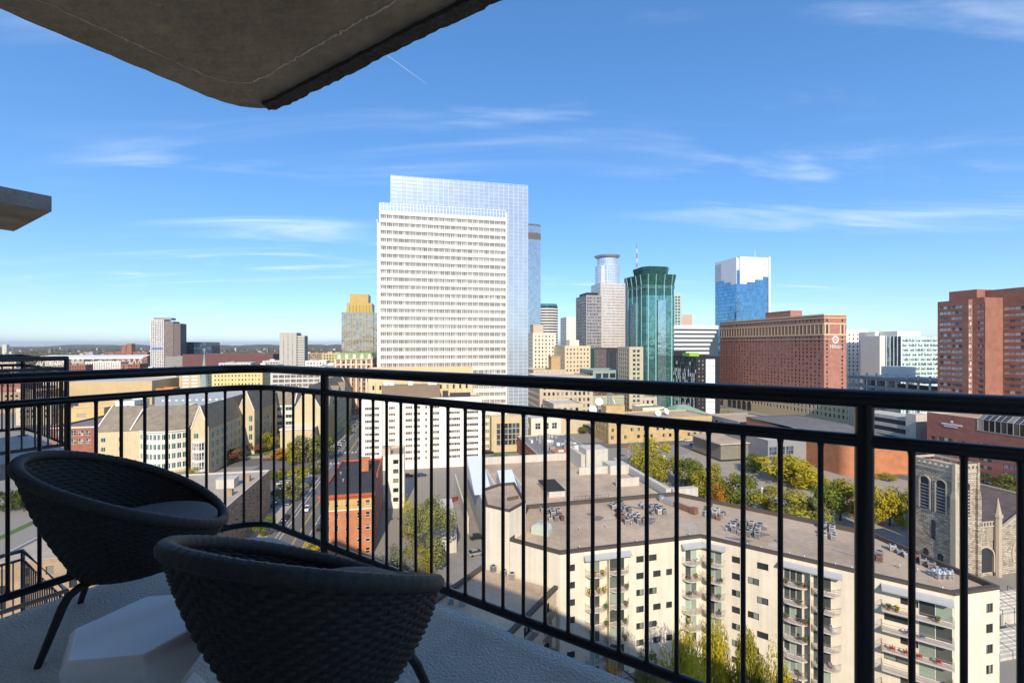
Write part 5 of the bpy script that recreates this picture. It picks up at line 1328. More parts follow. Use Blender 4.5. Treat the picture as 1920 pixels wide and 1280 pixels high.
b = MB(); b.box(u_(832), 5, H-.7, u_(842), 9, H+2.4); b.box(u_(845), 6, H-.7, u_(885), 6.6, H+1.5); b.build('roof_screen', [DARKM], T)
for px in (717, 728, 765, 803, 812): roof_unit(T, u_(px), 8, H+5.4 if px < 826 else H, 2.2, 2, 1.6, WHITEM)
# tan stone building in front of the tower
T, W, H = gb('tan_arcade_building', 'tan stone office building in front of the foot of the white tower', 690, 886, 690, 224)
block(T, W, 9.5, H, M('warm_tan', (.66,.52,.30), .85, .06, .3, streak=.06), ROOFL, TANST, .8, F=spec(W, H, 224, 3.3, 4.6, 1.5, 2.2, GDARK, DARKM, 5, 7.5, mode='row', nx=2))
b = MB()
for i in range(int(W/3.3)+1): b.box(i*3.3-.25, -.3, 8, i*3.3+.25, -.003, H-7)
b.build('pilasters', [TANST], T, kind='stuff')

# ================================================================== ORCHESTRA HALL, PAVILION
pH = pt(1592, 195); Dh = 62; Wh = along(pH, GR, 1712)
T = thing('orange_brick_hall', 'windowless orange brick concert hall with a rounded corner and sloping grey roof', 'hall', (*pH, 0), GA)
rc = 5.0; arc = [(rc - rc*math.cos(R(9*k)), rc - rc*math.sin(R(9*k))) for k in range(11)]
HALLB = M_brick('hall_brick', (0.52, 0.20, 0.09), (0.48, 0.18, 0.08), (.45,.22,.12), .5, .16, .05)
poly = [(Wh,0),(Wh,Dh),(0,Dh)] + arc; hh = lambda x, y: 13.0 + 3.4 * min(1, max(0, (y - 2) / 30))
b = MB(); n = len(poly)
for i in range(n):
    a, c = poly[i], poly[(i+1) % n]; b.face([(*a,0),(*c,0),(*c,hh(*c)),(*a,hh(*a))], 0, 2 < i < n-1)
b.build('brick_wall', [HALLB], T)
b = MB(); b.face([(x, y, hh(x, y)+.01) for x, y in poly if y < 12] [::1] if False else [(x, y, 13.01) for x, y in arc] + [(Wh,0,13.01),(Wh,2,13.01),(0,2,13.01)] if False else [(x, y, hh(x,y)+.02) for x, y in [(Wh,0),(Wh,32),(0,32)] + arc]); b.face([(x,y,hh(x,y)+.02) for x, y in [(Wh,32),(Wh,Dh),(0,Dh),(0,32)]]); b.build('roof', [M_brick('seam_roof', (.17,.165,.165), (.15,.145,.15), (.09,.09,.09), 60, .8, .1)], T)
b = MB()
for a, c in (((Wh,0),(Wh,Dh)), ((Wh,Dh),(0,Dh)), ((0,Dh),(0,rc))): b.bar((*a, hh(*a)+.1), (*c, hh(*c)+.1), .5, .3)
b.build('roof_edge', [M('roof_edge_dark', (.06,.06,.06), .6)], T)
T2, W2, H2 = gb('glass_foyer', 'grey metal and glass foyer on the left flank of the orange hall', 1440, 1514, 800, 212)
H2 = 12.5; block(T2, W2, 26, H2, M('grey_cladding', (.28,.28,.28), .6, .08), ROOFL, CONCD, .6, F=dict(ops=[(.8+4.6*i, 1.0+4.4*j, 4.9+4.6*i, 4.9+4.4*j) for i in range(int(W2/4.6)-1) for j in range(3)], depth=.3, glass=GBLUE, frame=SILVER, nx=3, nz=2, fw=.12))
T2, W2, D2, H2 = gbl('louvred_pavilion', 'low pavilion with horizontal louvres and overhanging flat roof in the park', 1352, 222, 1300, 1402, 832)
H2 = 8.5; block(T2, W2, D2, H2, GDARK, ROOFT, CONCD, .4)
for k in range(15):
    b = MB(); z = 1.2 + k*.46; b.box(-.5, -.5, z, W2+.4, -.2, z+.16); b.box(-.5, -.2, z, -.2, D2+.2, z+.16); b.build('louvre_ring', [M('louvre_tan', (.50,.45,.36), .7)], T2)
b = MB(); b.box(-1.6, -1.6, H2, W2+1.2, D2+1.2, H2+.5); b.build('overhanging_roof', [CONC], T2); b = MB(); b.face([(-1.4,-1.4,H2+.52),(W2+1,-1.4,H2+.52),(W2+1,D2+1,H2+.52),(-1.4,D2+1,H2+.52)]); b.build('roof_gravel', [ROOFT], T2)
simple('park_block', 'flat tan-roofed grey block beyond the pavilion', 1385, 1470, 790, 262, 30, CONCD, GDARK, 5, 4.5, 3.2, 2.4, roofm=ROOFT, side='L')

# ================================================================== STONE CHURCH
STN = M_brick('church_stone', (0.62, 0.54, 0.42), (0.33, 0.275, 0.20), (.16,.135,.10), 0.9, 0.45, 1.0, msize=.04)
DRS = M('dressed_stone', (0.47, 0.40, 0.30), .9, .12, .8, .2, 4)
pT = pt(1790, 108); Wt_, Dt_ = 7.0, 9.3; Ht_ = 28.5
CH = thing('stone_church', 'grey rock-faced stone church with a square bell tower, rose window and slate roof', 'church', (*pT, 0), GA)
def arch_fill(b, u, z0, w, h, y, m, N=10, ax='x'):
    r = w/2; pts = [(u, z0), (u+w, z0), (u+w, z0+h-r)] + [(u+r+r*math.cos(math.pi*i/N), z0+h-r+r*math.sin(math.pi*i/N)) for i in range(1, N)] + [(u, z0+h-r)]
    b.face([(x, y, z) if ax == 'x' else (y, x, z) for x, z in (pts if ax == 'x' else pts[::-1])], m)
def arch_ring(b, u, z0, w, h, y0, y1, t, ax='x', N=12):
    r = w/2; path_ = [(u, z0)] + [(u+r-r*math.cos(math.pi*i/N), z0+h-r+r*math.sin(math.pi*i/N)) for i in range(N+1)] + [(u+w, z0)]
    for (a, c), (d, e) in zip(path_, path_[1:]):
        if ax == 'x': b.bar((a, (y0+y1)/2, c), (d, (y0+y1)/2, e), abs(y1-y0) if abs(c-e) < abs(a-d) else t, t if abs(c-e) < abs(a-d) else abs(y1-y0))
        else: b.bar(((y0+y1)/2, a, c), ((y0+y1)/2, d, e), t, abs(y1-y0)*1.0)
b = MB(); b.box(0, 0, 0, Wt_, Dt_, Ht_-2.2); b.build('tower_wall', [STN], CH)
b = MB(); b.box(-.2, -.2, Ht_-2.2, Wt_+.2, Dt_+.2, Ht_-1.8); b.box(-.25, -.25, Ht_-.5, Wt_+.25, .15, Ht_); b.box(-.25, .16, Ht_-.5, .15, Dt_+.25, Ht_); b.box(Wt_-.15, .16, Ht_-.5, Wt_+.25, Dt_+.25, Ht_); b.box(.16, Dt_-.15, Ht_-.5, Wt_-.16, Dt_+.25, Ht_); b.box(-.1, -.1, Ht_-1.8, Wt_+.1, Dt_+.1, Ht_-1.2); b.build('tower_cornice', [DRS], CH)
for k in range(7): b = MB(); b.box(-.22, .5+k*1.25, Ht_-1.2, -.05, 1.1+k*1.25, Ht_-.5); b.build('parapet_block', [DRS], CH)
for k in range(5): b = MB(); b.box(.5+k*1.3, -.22, Ht_-1.2, 1.1+k*1.3, -.05, Ht_-.5); b.build('parapet_block', [DRS], CH)
for k, (x, y) in enumerate(((-.55,-.55),(Wt_-.55,-.55),(-.55,Dt_-.55))):
    b = MB(); b.box(x, y, 0, x+1.1, y+1.1, Ht_-8); b.frustum([(x,y),(x+1.1,y),(x+1.1,y+1.1),(x,y+1.1)], Ht_-8, [(x+.25,y+.25),(x+.85,y+.25),(x+.85,y+.85),(x+.25,y+.85)], Ht_-6); b.box(x+.2, y+.2, Ht_-6, x+.9, y+.9, Ht_+.3); b.build('corner_buttress', [STN if k else DRS], CH)
DKG = M('belfry_dark', (0.035, 0.037, 0.042), .6, .1, 2)
for k, u in enumerate((1.6, 5.2)):
    b = MB(); arch_fill(b, u, Ht_-12.5, 2.4, 8.2, -.05, 0, ax='y'); o = b.build('belfry_opening', [DKG], CH)
    b = MB(); arch_ring(b, u, Ht_-12.5, 2.4, 8.2, -.3, -.04, .3, 'y'); b.build('arch_moulding', [DRS], CH)
    for q in range(8): b = MB(); b.box(-.22, u+.2, Ht_-12.2+q*.8, -.06, u+2.2, Ht_-11.9+q*.8); b.build('louvre', [M('slate_louvre', (.22,.23,.25), .6)], o)
b = MB(); arch_fill(b, 2.5, Ht_-12.5, 2.0, 8.2, -.05, 0); b.build('belfry_opening', [DKG], CH); b = MB(); arch_ring(b, 2.5, Ht_-12.5, 2.0, 8.2, -.3, -.04, .3); b.build('arch_moulding', [DRS], CH)
for q in range(8): b = MB(); b.box(2.7, -.22, Ht_-12.2+q*.8, 4.3, -.06, Ht_-11.9+q*.8); b.build('louvre', [DRS], CH)
b = MB(); arch_fill(b, 4.1, Ht_-19.5, .9, 4.8, -.05, 0, ax='y'); b.build('lancet_window', [DKG], CH)
for u in (2.4, 5.6): b = MB(); arch_fill(b, u, Ht_-25.8, 1.2, 3.4, -.05, 0, ax='y'); b.build('lancet_window', [DKG], CH)
# link wall with pierced parapet
xl0 = Wt_ + .05; ZLk = 12.2; Wl = 7.4
b = MB(); b.box(xl0, 1.5, 0, xl0+Wl, 12, ZLk); b.build('link_wall', [STN], CH)
b = MB(); b.box(xl0, 1.2, ZLk, xl0+Wl, 1.7, ZLk+.25); b.box(xl0, 1.25, ZLk+1.1, xl0+Wl, 1.65, ZLk+1.3)
for k in range(10): b.box(xl0+k*.95, 1.3, ZLk+.25, xl0+.35+k*.95, 1.6, ZLk+1.1)
b.build('pierced_parapet', [DRS], CH)
b = MB(); arch_fill(b, xl0+1.6, 1, 5.6, 6.5, 1.44, 0); b.build('entrance_arch', [DKG], CH); b = MB(); arch_ring(b, xl0+1.6, 1, 5.6, 6.5, 1.1, 1.45, .55); b.build('arch_moulding', [DRS], CH)
for k in range(2): b = MB(); arch_fill(b, xl0+1.5+k*3.6, 8.6, 2.6, 3.6, 1.44, 0); b.build('blind_arch', [M('blind_stone', (.34,.29,.22), .9, .15)], CH)
px_ = xl0 + Wl
b = MB(); b.prism([(px_+.7+.75*math.cos(R(45*k)), .9+.75*math.sin(R(45*k))) for k in range(8)], 0, 14.6); b.frustum([(px_+.7+.95*math.cos(R(45*k)), .9+.95*math.sin(R(45*k))) for k in range(8)], 14.6, [(px_+.7+.95*math.cos(R(45*k)), .9+.95*math.sin(R(45*k))) for k in range(8)], 15.3); b.frustum([(px_+.7+.7*math.cos(R(45*k)), .9+.7*math.sin(R(45*k))) for k in range(8)], 15.3, [(px_+.7+.02*math.cos(R(45*k)), .9+.02*math.sin(R(45*k))) for k in range(8)], 19.5); b.build('pinnacle', [DRS], CH)
gx0 = px_ + 1.5; gw = 27; ge, gr_ = 11.0, 18.0; gd = 16
b = MB(); b.face([(gx0,1.2,0),(gx0+gw,1.2,0),(gx0+gw,1.2,ge),(gx0+gw/2,1.2,gr_),(gx0,1.2,ge)]); b.face([(gx0,gd,0),(gx0,1.2,0),(gx0,1.2,ge),(gx0,gd,ge)]); b.face([(gx0+gw,gd,0),(gx0,gd,0),(gx0,gd,ge),(gx0+gw/2,gd,gr_),(gx0+gw,gd,ge)]); b.build('gable_front', [STN], CH)
SLT = M_brick('slate_roof', (0.17,.13,.12), (.13,.10,.095), (.07,.06,.06), 1.4, .4, .3)
b = MB(); b.face([(gx0-.6,1.6,ge-.4),(gx0+gw/2,1.6,gr_-.2),(gx0+gw/2,gd,gr_-.2),(gx0-.6,gd,ge-.4)]); b.face([(gx0+gw/2,1.6,gr_-.2),(gx0+gw,1.6,ge-.2),(gx0+gw,gd,ge-.2),(gx0+gw/2,gd,gr_-.2)]); b.build('nave_roof', [SLT], CH)
for q0_, q1_ in (((gx0-.6, gd, ge-.2), (gx0+gw/2, gd, gr_+.2)), ((gx0+gw/2, 1.4, gr_), (gx0+gw/2, gd, gr_)), ((gx0, 1.3, ge+.1), (gx0+gw/2, 1.3, gr_+.1))):
    b = MB(); b.bar(q0_, q1_, .55, .45); b.build('roof_coping', [DRS], CH)
for k, (r0_, r1_) in enumerate(((3.0, 3.7), (5.0, 5.6))):
    b = MB(); N = 40; cx_, cz_ = gx0+gw*.36, 4.8
    for i in range(N):
        a, c = math.pi*2*i/N, math.pi*2*(i+1)/N
        if k == 1 and math.sin(a) < -.3: continue
        b.face([(cx_+r*math.cos(t), 1.0, cz_+r*math.sin(t)) for r, t in ((r0_,a),(r0_,c),(r1_,c),(r1_,a))][::-1]); b.face([(cx_+r1_*math.cos(a),1.0,cz_+r1_*math.sin(a)),(cx_+r1_*math.cos(c),1.0,cz_+r1_*math.sin(c)),(cx_+r1_*math.cos(c),1.2,cz_+r1_*math.sin(c)),(cx_+r1_*math.cos(a),1.2,cz_+r1_*math.sin(a))])
    b.build('arch_moulding', [DRS], CH)
b = MB(); b.face([(cx_+3.02*math.cos(-math.pi*2*i/40), 1.12, cz_+3.02*math.sin(-math.pi*2*i/40)) for i in range(40)][::-1]); ro = b.build('rose_window', [DKG], CH)
b = MB()
for k in range(8): a = math.pi*2*k/8; b.bar((cx_+.9*math.cos(a), 1.05, cz_+.9*math.sin(a)), (cx_+3.0*math.cos(a), 1.05, cz_+3.0*math.sin(a)), .12, .12)
b.build('tracery', [DRS], ro)
for k in range(2):
    q_ = gp(1878, 1172) if k == 0 else gp(1872, 1240)
    st_ = thing('outdoor_steps', ('upper' if k == 0 else 'lower') + ' flight of pale stone steps with dark handrails below the church', 'steps', (*q_, 0), GA)
    for i in range(7): b = MB(); b.box(0, i*.7, 0, 14, i*.7+.7, .5+i*.22 + (1 - k)*1.6); b.build('step', [CONC], st_)
    for i in range(5): b = MB(); b.bar((.3+i*3.2, 0, 1.4+(1-k)*1.6), (.3+i*3.2, 4.9, 2.9+(1-k)*1.6), .07, .07); b.bar((.3+i*3.2, 0, 0), (.3+i*3.2, 0, 1.4+(1-k)*1.6), .07, .07); b.bar((.3+i*3.2, 4.9, 0), (.3+i*3.2, 4.9, 2.9+(1-k)*1.6), .07, .07); b.build('handrail', [BLACKM], st_)

# ================================================================== COLLEGE BUILDINGS ON THE LEFT
LIME = M('college_limestone', (0.60, 0.49, 0.29), .9, .10, .5, streak=.08)
LIMW = M('college_white_trim', (0.72, 0.68, 0.60), .8, .05, .5)
def college(label, xl, xr, Y, D, eave, ridge, axis, ops_f=(), ops_r=(), frame=WHITEM, name='college_building', mat=LIME):
    p = pt(xl, Y); W = along(p, GR, xr)
    t = thing(name, label, 'building', (*p, 0), GA)
    wall(t, (0,0,0), 0, W, eave, [o(W) if callable(o) else o for o in ops_f], .25, mat, GGREEN, frame, 2, 1, .08)
    wall(t, (W,0,0), R(90), D, eave, ops_r, .25, mat, GGREEN, frame, 2, 1, .08)
    wall(t, (W,D,0), R(180), W, eave, mat=mat); wall(t, (0,D,0), R(-90), D, eave, mat=mat)
    b = MB(); gable_roof(b, 0, 0, W, D, eave, ridge, axis, 0, 1, .4 if axis == 'x' else .4); b.build('roof', [SHING, mat], t)
    ends = [((0, 0), (0, D)), ((W, 0), (W, D))] if axis == 'x' else [((0, 0), (W, 0)), ((0, D), (W, D))]
    for a, c in ends:
        m_ = ((a[0]+c[0])/2, (a[1]+c[1])/2)
        b = MB(); b.bar((*a, eave+.15), (*m_, ridge+.2), .55, .4); b.bar((*m_, ridge+.2), (*c, eave+.15), .55, .4); b.build('gable_coping', [LIMW], t)
    return t, W
g = lambda us, zs, w, h: [(u, z, u+w, z+h) for z in zs for u in us]
# front block
t, W = college('limestone college block with steep shingle roof and square windows beside the bow front', 178, 244, 200, 24, 18.8, 28.5, 'x', g((2.2, 9, 12.3, 15.0), (1.4, 5.6, 9.8, 14.0), 1.7, 1.9), [])
# bow-fronted block
p = pt(262, 203); Wb_ = along(p, GR, 352)
t = thing('bow_front_college', 'limestone college block with a curved white bow front full of windows', 'building', (*p, 0), GA)
N = 11; bow = [(Wb_*(i/N), -4.2*math.sin(math.pi*i/N)) for i in range(N+1)]
b = MB(); b.prism([(x, y) for x, y in bow] + [(Wb_+.0, 14), (-4.5, 14), (-4.5, 0)], 0, 1); b.build('plinth', [LIME], t)
for i in range(N):
    a, c = Vector(bow[i]), Vector(bow[i+1]); L = (c-a).length; ang = math.atan2((c-a).y, (c-a).x)
    wall(t, (a.x, a.y, 1), ang, L, 17.6, [(.25, .9+4.3*j, L-.25, 3.4+4.3*j) for j in range(4)], .2, LIMW, GGREEN, WHITEM, 2, 1, .1)
wall(t, (-4.5,0,0), 0, 4.5, 18.6, mat=LIME); wall(t, (Wb_,14,0), R(180), Wb_+4.5, 18.6, mat=LIME)
b = MB(); zr_ = 28.0
pts = [(-4.5, 0)] + bow; 
for a, c in zip(pts, pts[1:]): b.face([(*a, 18.6), (*c, 18.6), (c[0], 14, zr_), (a[0], 14, zr_)])
b.face([(-4.5,14,zr_),(Wb_,14,zr_),(Wb_,28,18.6),(-4.5,28,18.6)]); b.build('roof', [SHING], t)
b = MB(); b.tube([(x, y-.1, 18.5) for x, y in bow], .35, 6); b.build('cornice', [LIMW], t)
# gable with its own bay and the wing behind it
t, W = college('college gable with a rounded white bay, long shaded wing running back from it', 358, 391, 197, 78, 20.5, 30.5, 'y', g((1.0, 5.2), (16.3,), 1.9, 2.2), [(3+5.2*i, 2.5+4.4*j, 5.6+5.2*i, 5.1+4.4*j, 3, 2) for i in range(14) for j in range(4)])
N = 7; bay = [(.4+(W-.8)*(i/N), -1.9*math.sin(math.pi*i/N)) for i in range(N+1)]
for i in range(N):
    a, c = Vector(bay[i]), Vector(bay[i+1]); L = (c-a).length
    wall(t, (a.x, a.y, 2), math.atan2((c-a).y, (c-a).x), L, 13, [(.1, 1+4.2*j, L-.1, 4.2+4.2*j) for j in range(3)], .15, LIMW, GDARK, WHITEM, 1, 2, .08, name='bay_wall')
b = MB(); b.prism(bay, 15, 15.4, bottom=True); b.build('bay_roof', [LIMW], t)
# second gabled pair
t, W = college('college gable end with tall glazed slot, half in shade, behind the lawn', 446, 477, 236, 40, 22.5, 33, 'y', g((1.2, 5.2), (3, 7.5, 12, 17), 1.7, 3.0), [(3+6*i, 3, 6+6*i, 17, 2, 6) for i in range(5)])
t, W = college('pale college link with green tinted ribbon windows under a long shingle roof', 482, 552, 276, 22, 20.5, 31, 'x', [(2+7*i, z, 7+7*i, z+2.1, 3, 1) for i in range(3) for z in (3, 8, 12.2, 16.8)], [], mat=LIMW)
b = MB(); b.box(-.5, -1.2, 5.4, W, -.02, 7.2); b.build('grey_belt', [CONCD], t)
t, W = college('big limestone college hall with a steep front gable facing the crossing', 549, 604, 240, 104, 21.5, 35, 'y', [], [(4+3.4*i, 4, 5.4+3.4*i, 15.5, 1, 5) for i in range(12)] + [(50+5*i, 3+4.4*j, 52.4+5*i, 5.6+4.4*j) for i in range(10) for j in range(4)])
b = MB(); b.box(-4, -8, 0, W*.82, -.03, 13.5); b.build('front_pavilion', [LIME], t)
b = MB(); b.box(-4.4, -8.4, 13.5, W*.82+.4, -.04, 14.2); b.build('pavilion_cornice', [LIMW], t)
for k in range(3):
    b = MB(); y = 24 + 28*k; gable_roof(b, W*.5, y-6, W+.3, y+6, 21.6, 31, 'x', 0, 1); b.build('cross_gable', [SHING, LIME], t)
for k in range(6): b = MB(); b.box(W+.01, 3+6.8*k, 0, W+.8, 3.9+6.8*k, 19.5); b.build('buttress', [LIME], t)
# further gables along the avenue
college('second limestone gable along the avenue beyond the college hall', 629, 652, 352, 50, 22, 34, 'y', g((1.5, 5), (14,), 2, 3), [])
college('third limestone gable farther up the avenue, next to the green roofed hotel', 655, 676, 400, 40, 22, 31, 'y', [], [])
# brown brick house in front, bottom left of the avenue
pE = gp(507, 880, 14.0); pE = pE - GD * 62
t = thing('brown_brick_flats', 'long brown brick apartment house with flat tan roof beside the car park', 'building', (*(pE - GR*34), 0), GA)
BRB = M_brick('brown_brick', (0.42, 0.29, 0.18), (0.36, 0.245, 0.15), (.3,.24,.18))
block(t, 34, 62, 14, BRB, M('tan_roof', (.42,.36,.28), .95, .15, .2), M('pale_coping', (.5,.47,.42), .8), .5, R=dict(ops=[(2+3.3*i, 1.4+3.1*j, 3.4+3.3*i, 3.1+3.1*j) for i in range(18) for j in range(4)], depth=.18, glass=GDARK, frame=WHITE, nx=1, nz=2, fw=.09, sill=True), F=spec(34, 14, 110, 4, 3.1, 1.4, 1.7, GDARK, WHITE, 1, .8, mode='row'))
for k in range(4): b = MB(); b.box(0, 0, 0, 1.3, 1.3, 1.9); b.build('chimney', [BRB], t, (30, 8+14*k, 13.5))
roof_unit(t, 24, 44, 13.5, 5, 4, 2.6, CONC, 'stair_house')
# brick school left behind the chair
t, W, H = simple('brick_school', 'red brick and cream school block left of the limestone college', 96, 178, 800, 228, 40, BRICK, GDARK, 3.2, 4.2, 2.2, 2.5, roofm=ROOFG, side='R', frame=WHITE, nx=2, nz=2, fw=.12, base=2)
b = MB(); b.box(-.2, -.35, H-1.0, W+.2, -.003, H-.4); b.build('stone_cornice', [WHITE], t)

# ================================================================== MIDDLE DISTANCE
simple('long_tan_store', 'long blank tan building with a stepped ochre end, left middle distance', 105, 285, 716, 420, 60, M('ochre_wall', (.56,.42,.22), .9, .08, .1, streak=.1), GDARK, 60, 30, 1, 1, side='R', roofm=ROOFL)
simple('ochre_annex', 'lower ochre wing in front of the long tan building', 110, 195, 766, 330, 14, M('ochre_wall_2', (.62,.44,.19), .9, .08, .1), GDARK, 14, 8, 6, 3, side='', roofm=ROOFL, base=2)
simple('white_corner_office', 'small white two-storey office with a strip of windows', 216, 252, 752, 306, 18, WHITE, GOFF, 3.4, 5.5, 2.4, 2.4, side='R', base=2)
simple('grey_roof_house', 'gabled tan hall with a grey roof behind the college', 298, 318, 770, 262, 34, LIME, GDARK, 5, 6, 1.2, 2.4, side='R')
simple('blue_grey_warehouse', 'blue grey warehouse with small white windows behind the college roofs', 290, 480, 738, 330, 30, M('blue_grey', (.28,.33,.38), .8, .06), WHITEM, 4.4, 7, 1.6, 1.3, side='', base=4, mode='row')
simple('orange_shop', 'low orange fronted building beyond the warehouse', 292, 324, 728, 372, 12, M('orange_wall', (.62,.22,.07), .8), GDARK, 20, 20, 1, 1, side='')
simple('tan_parking_block', 'tan block with three pale stair strips, beyond the copper spire', 336, 376, 694, 470, 30, M('mid_tan', (.55,.43,.25), .9, .08), WHITEM, 8, 3.4, 6, 1.8, side='R')
simple('yellow_office', 'pale yellow office block with small paired windows', 397, 492, 698, 455, 40, M('pale_yellow', (.72,.58,.26), .85, .06), GDARK, 3.1, 4.2, 1.2, 1.7, side='R', mode='row', roofm=ROOFL)
simple('white_frame_parking', 'white framed parking block with a grid of dark bays', 507, 603, 690, 400, 26, M('frame_white', (.62,.60,.54), .8, .06), GOFF, 4.9, 4.0, 4.3, 2.7, side='', nx=4, mode='each', base=3)
t, W, H = simple('green_roof_hotel', 'brown and cream historic hotel with a green mansard roof', 628, 699, 672, 372, 34, M_brick('hotel_brown', (.36,.19,.12), (.32,.165,.10), (.4,.3,.2)), GDARK, 3.2, 3.6, 1.3, 2.0, side='R', mode='row', sill=True, frame=WHITE)
for k in range(8): b = MB(); b.box(k*W/7.4-.1, -.3, 4, k*W/7.4+1.1, -.003, H-1); b.build('cream_pier', [CREAM], t)
b = MB(); b.box(-.2, -.4, H-5.5, W+.2, -.31, H-4.5); b.box(-.2, -.4, H-.6, W+.2, -.31, H); b.build('cream_band', [CREAM], t)
b = MB(); b.frustum([(-.4,-.5),(W+.4,-.5),(W+.4,34.4),(-.4,34.4)], H, [(1.6,2),(W-1.6,2),(W-1.6,32),(1.6,32)], H+4.6); b.build('mansard_roof', [M('mansard_green', (.24,.33,.15), .8, .2, .6)], t)
for k in range(5): b = MB(); x = 2+k*W/5; b.box(x, -.55, H, x+2.6, 1.8, H+2.6); gable_roof(b, x-.1, -.6, x+2.7, 1.8, H+2.6, H+4.0, 'y'); b.build('dormer', [CREAM], t)
# copper spire
q = pt(383, 352); t = thing('copper_spire', 'slender grey green church spire topped by a cross', 'spire', (*q, 0), GA)
b = MB(); b.box(-3.4, -3.4, 0, 3.4, 3.4, 23); b.build('stone_base', [TANST], t)
z1_ = zat(660, 352)
b = MB(); b.frustum([(3.2*math.cos(R(45*k)), 3.2*math.sin(R(45*k))) for k in range(8)], 23, [(.12*math.cos(R(45*k)), .12*math.sin(R(45*k))) for k in range(8)], z1_); b.build('spire', [M('spire_copper', (.27,.35,.31), .8, .12, .4)], t)
b = MB(); b.box(-.15, -.15, z1_-.5, .15, .15, z1_+3.2); b.box(-1, -.12, z1_+1.8, 1, .12, z1_+2.1); b.build('cross', [SILVER], t)
# tower blocks at the left
t, W, H = simple('white_brown_high_rise', 'tall white and brown high rise with a logo band by the ballpark', 282, 307, 599, 880, 26, M('hi_white', (.66,.63,.60), .7, .05), GDARK, 3.0, 3.3, 1.7, 2.0, side='', mode='row')
b = MB(); b.box(W+.02, 1, 0, W+16, 26, H-3); b.build('brown_wing', [M('hi_brown', (.26,.19,.17), .7, .1)], t); b = MB(); b.box(W+16.02, 2, 0, W+28, 26, H-7); b.build('dark_wing', [M('hi_dark', (.17,.13,.12), .7, .1)], t)
for k in range(22):
    b = MB(); z = H-7-k*3.3
    for i in range(9): b.box(W+.8+i*1.65, .9, z, W+1.8+i*1.65, .995, z+1.7)
    b.build('window_row', [GOFF], t, kind='stuff')
b = MB(); b.box(4, 3, H, W+12, 20, H+4); b.build('roof_box', [CONCD], t)
b = MB(); b.box(W*.1, -.3, H*.46, W*.95, -.02, H*.49); b.build('blue_band', [M('blue_sign', (.05,.15,.5), .5)], t)
t, W, H = simple('grey_condo_tower', 'grey concrete condo tower with balconies on the skyline', 524, 556, 623, 590, 26, M('condo_grey', (.48,.45,.40), .85, .06), GDARK, 5.4, 3.2, 1.0, 1.4, side='R', sidek=(3.4, 2.2), mode='row')
b = MB(); b.box(W+.02, 3, 0, W+9, 22, H-4); b.build('balcony_wing', [CONCD], t)
for k in range(19): b = MB(); b.box(W+.1, 2.2, H-6-k*3.2, W+9.4, 2.98, H-5-k*3.2); b.build('balcony_band', [WHITE], t)
simple('dark_glass_offices', 'low dark blue glass offices beside the high rise', 343, 397, 641, 930, 40, GBLUE, GBLUE, 4, 4, 3.5, 2.4, side='', mode='row')
simple('maroon_arena', 'long dark maroon arena roof block in the left distance', 342, 512, 664, 780, 90, M('maroon', (.16,.07,.065), .8, .1, .1), GDARK, 80, 30, 1, 1, side='', roofm=M('maroon_roof', (.18,.12,.11), .9))
simple('grey_podium', 'grey podium in front of the maroon arena', 310, 350, 668, 800, 40, CONCD, GDARK, 80, 30, 1, 1, side='')
simple('red_brick_mill', 'far red brick mill block with chimneys', 198, 276, 660, 1150, 40, BRICKD, GOFF, 5, 4.2, 3.4, 2.6, side='', mode='row')
for k, px in enumerate((235, 246)):
    q = pt(px, 1165); t = thing('mill_chimney', ('round red water tank' if k == 0 else 'square red brick chimney') + ' above the far brick mill', 'chimney', (*q, 0)); b = MB()
    if k == 0: b.cyl(0, 0, 34, 58, 9, 14, r1=6)
    else: b.box(-6, -6, 0, 6, 6, 61)
    b.build('shaft', [BRICKD], t); b = MB(); b.box(-3, -3, 0, 3, 3, 34 if k == 0 else 1); b.build('base', [BRICKD], t)
# ballpark with white canopy
q = pt(70, 900); Wst = along(q, GR, 268); t = thing('ballpark', 'ballpark stand with a long white canopy on steel struts', 'stadium', (*q, 0), GA)
Hc = zat(668, 900)
b = MB(); N = 20
for i in range(N):
    a, c = i/N, (i+1)/N; ya, yc = 14*math.sin(math.pi*a)*-1, 14*math.sin(math.pi*c)*-1
    b.raw([(Wst*a,ya,Hc-3),(Wst*c,yc,Hc-3),(Wst*c,yc+30,Hc+2.0),(Wst*a,ya+30,Hc+2.0),(Wst*a,ya,Hc-5.5),(Wst*c,yc,Hc-5.5)], [(0,1,2,3),(4,5,1,0)])
b.build('canopy', [M('canopy_white', (.75,.73,.68), .6, .05, .1)], t)
b = MB(); b.box(4, 6, 0, Wst-4, 40, Hc-19); b.build('stand', [M('stand_grey', (.36,.35,.34), .9, .2, .05)], t)
for i in range(20): b = MB(); x = Wst*(i+.5)/20; b.bar((x-4, -4, Hc-19), (x, -9*math.sin(math.pi*(i+.5)/20), Hc-4.5), 1.2, 1.2); b.bar((x+4, -4, Hc-19), (x, -9*math.sin(math.pi*(i+.5)/20), Hc-4.5), 1.2, 1.2); b.build('strut', [CREAM], t)
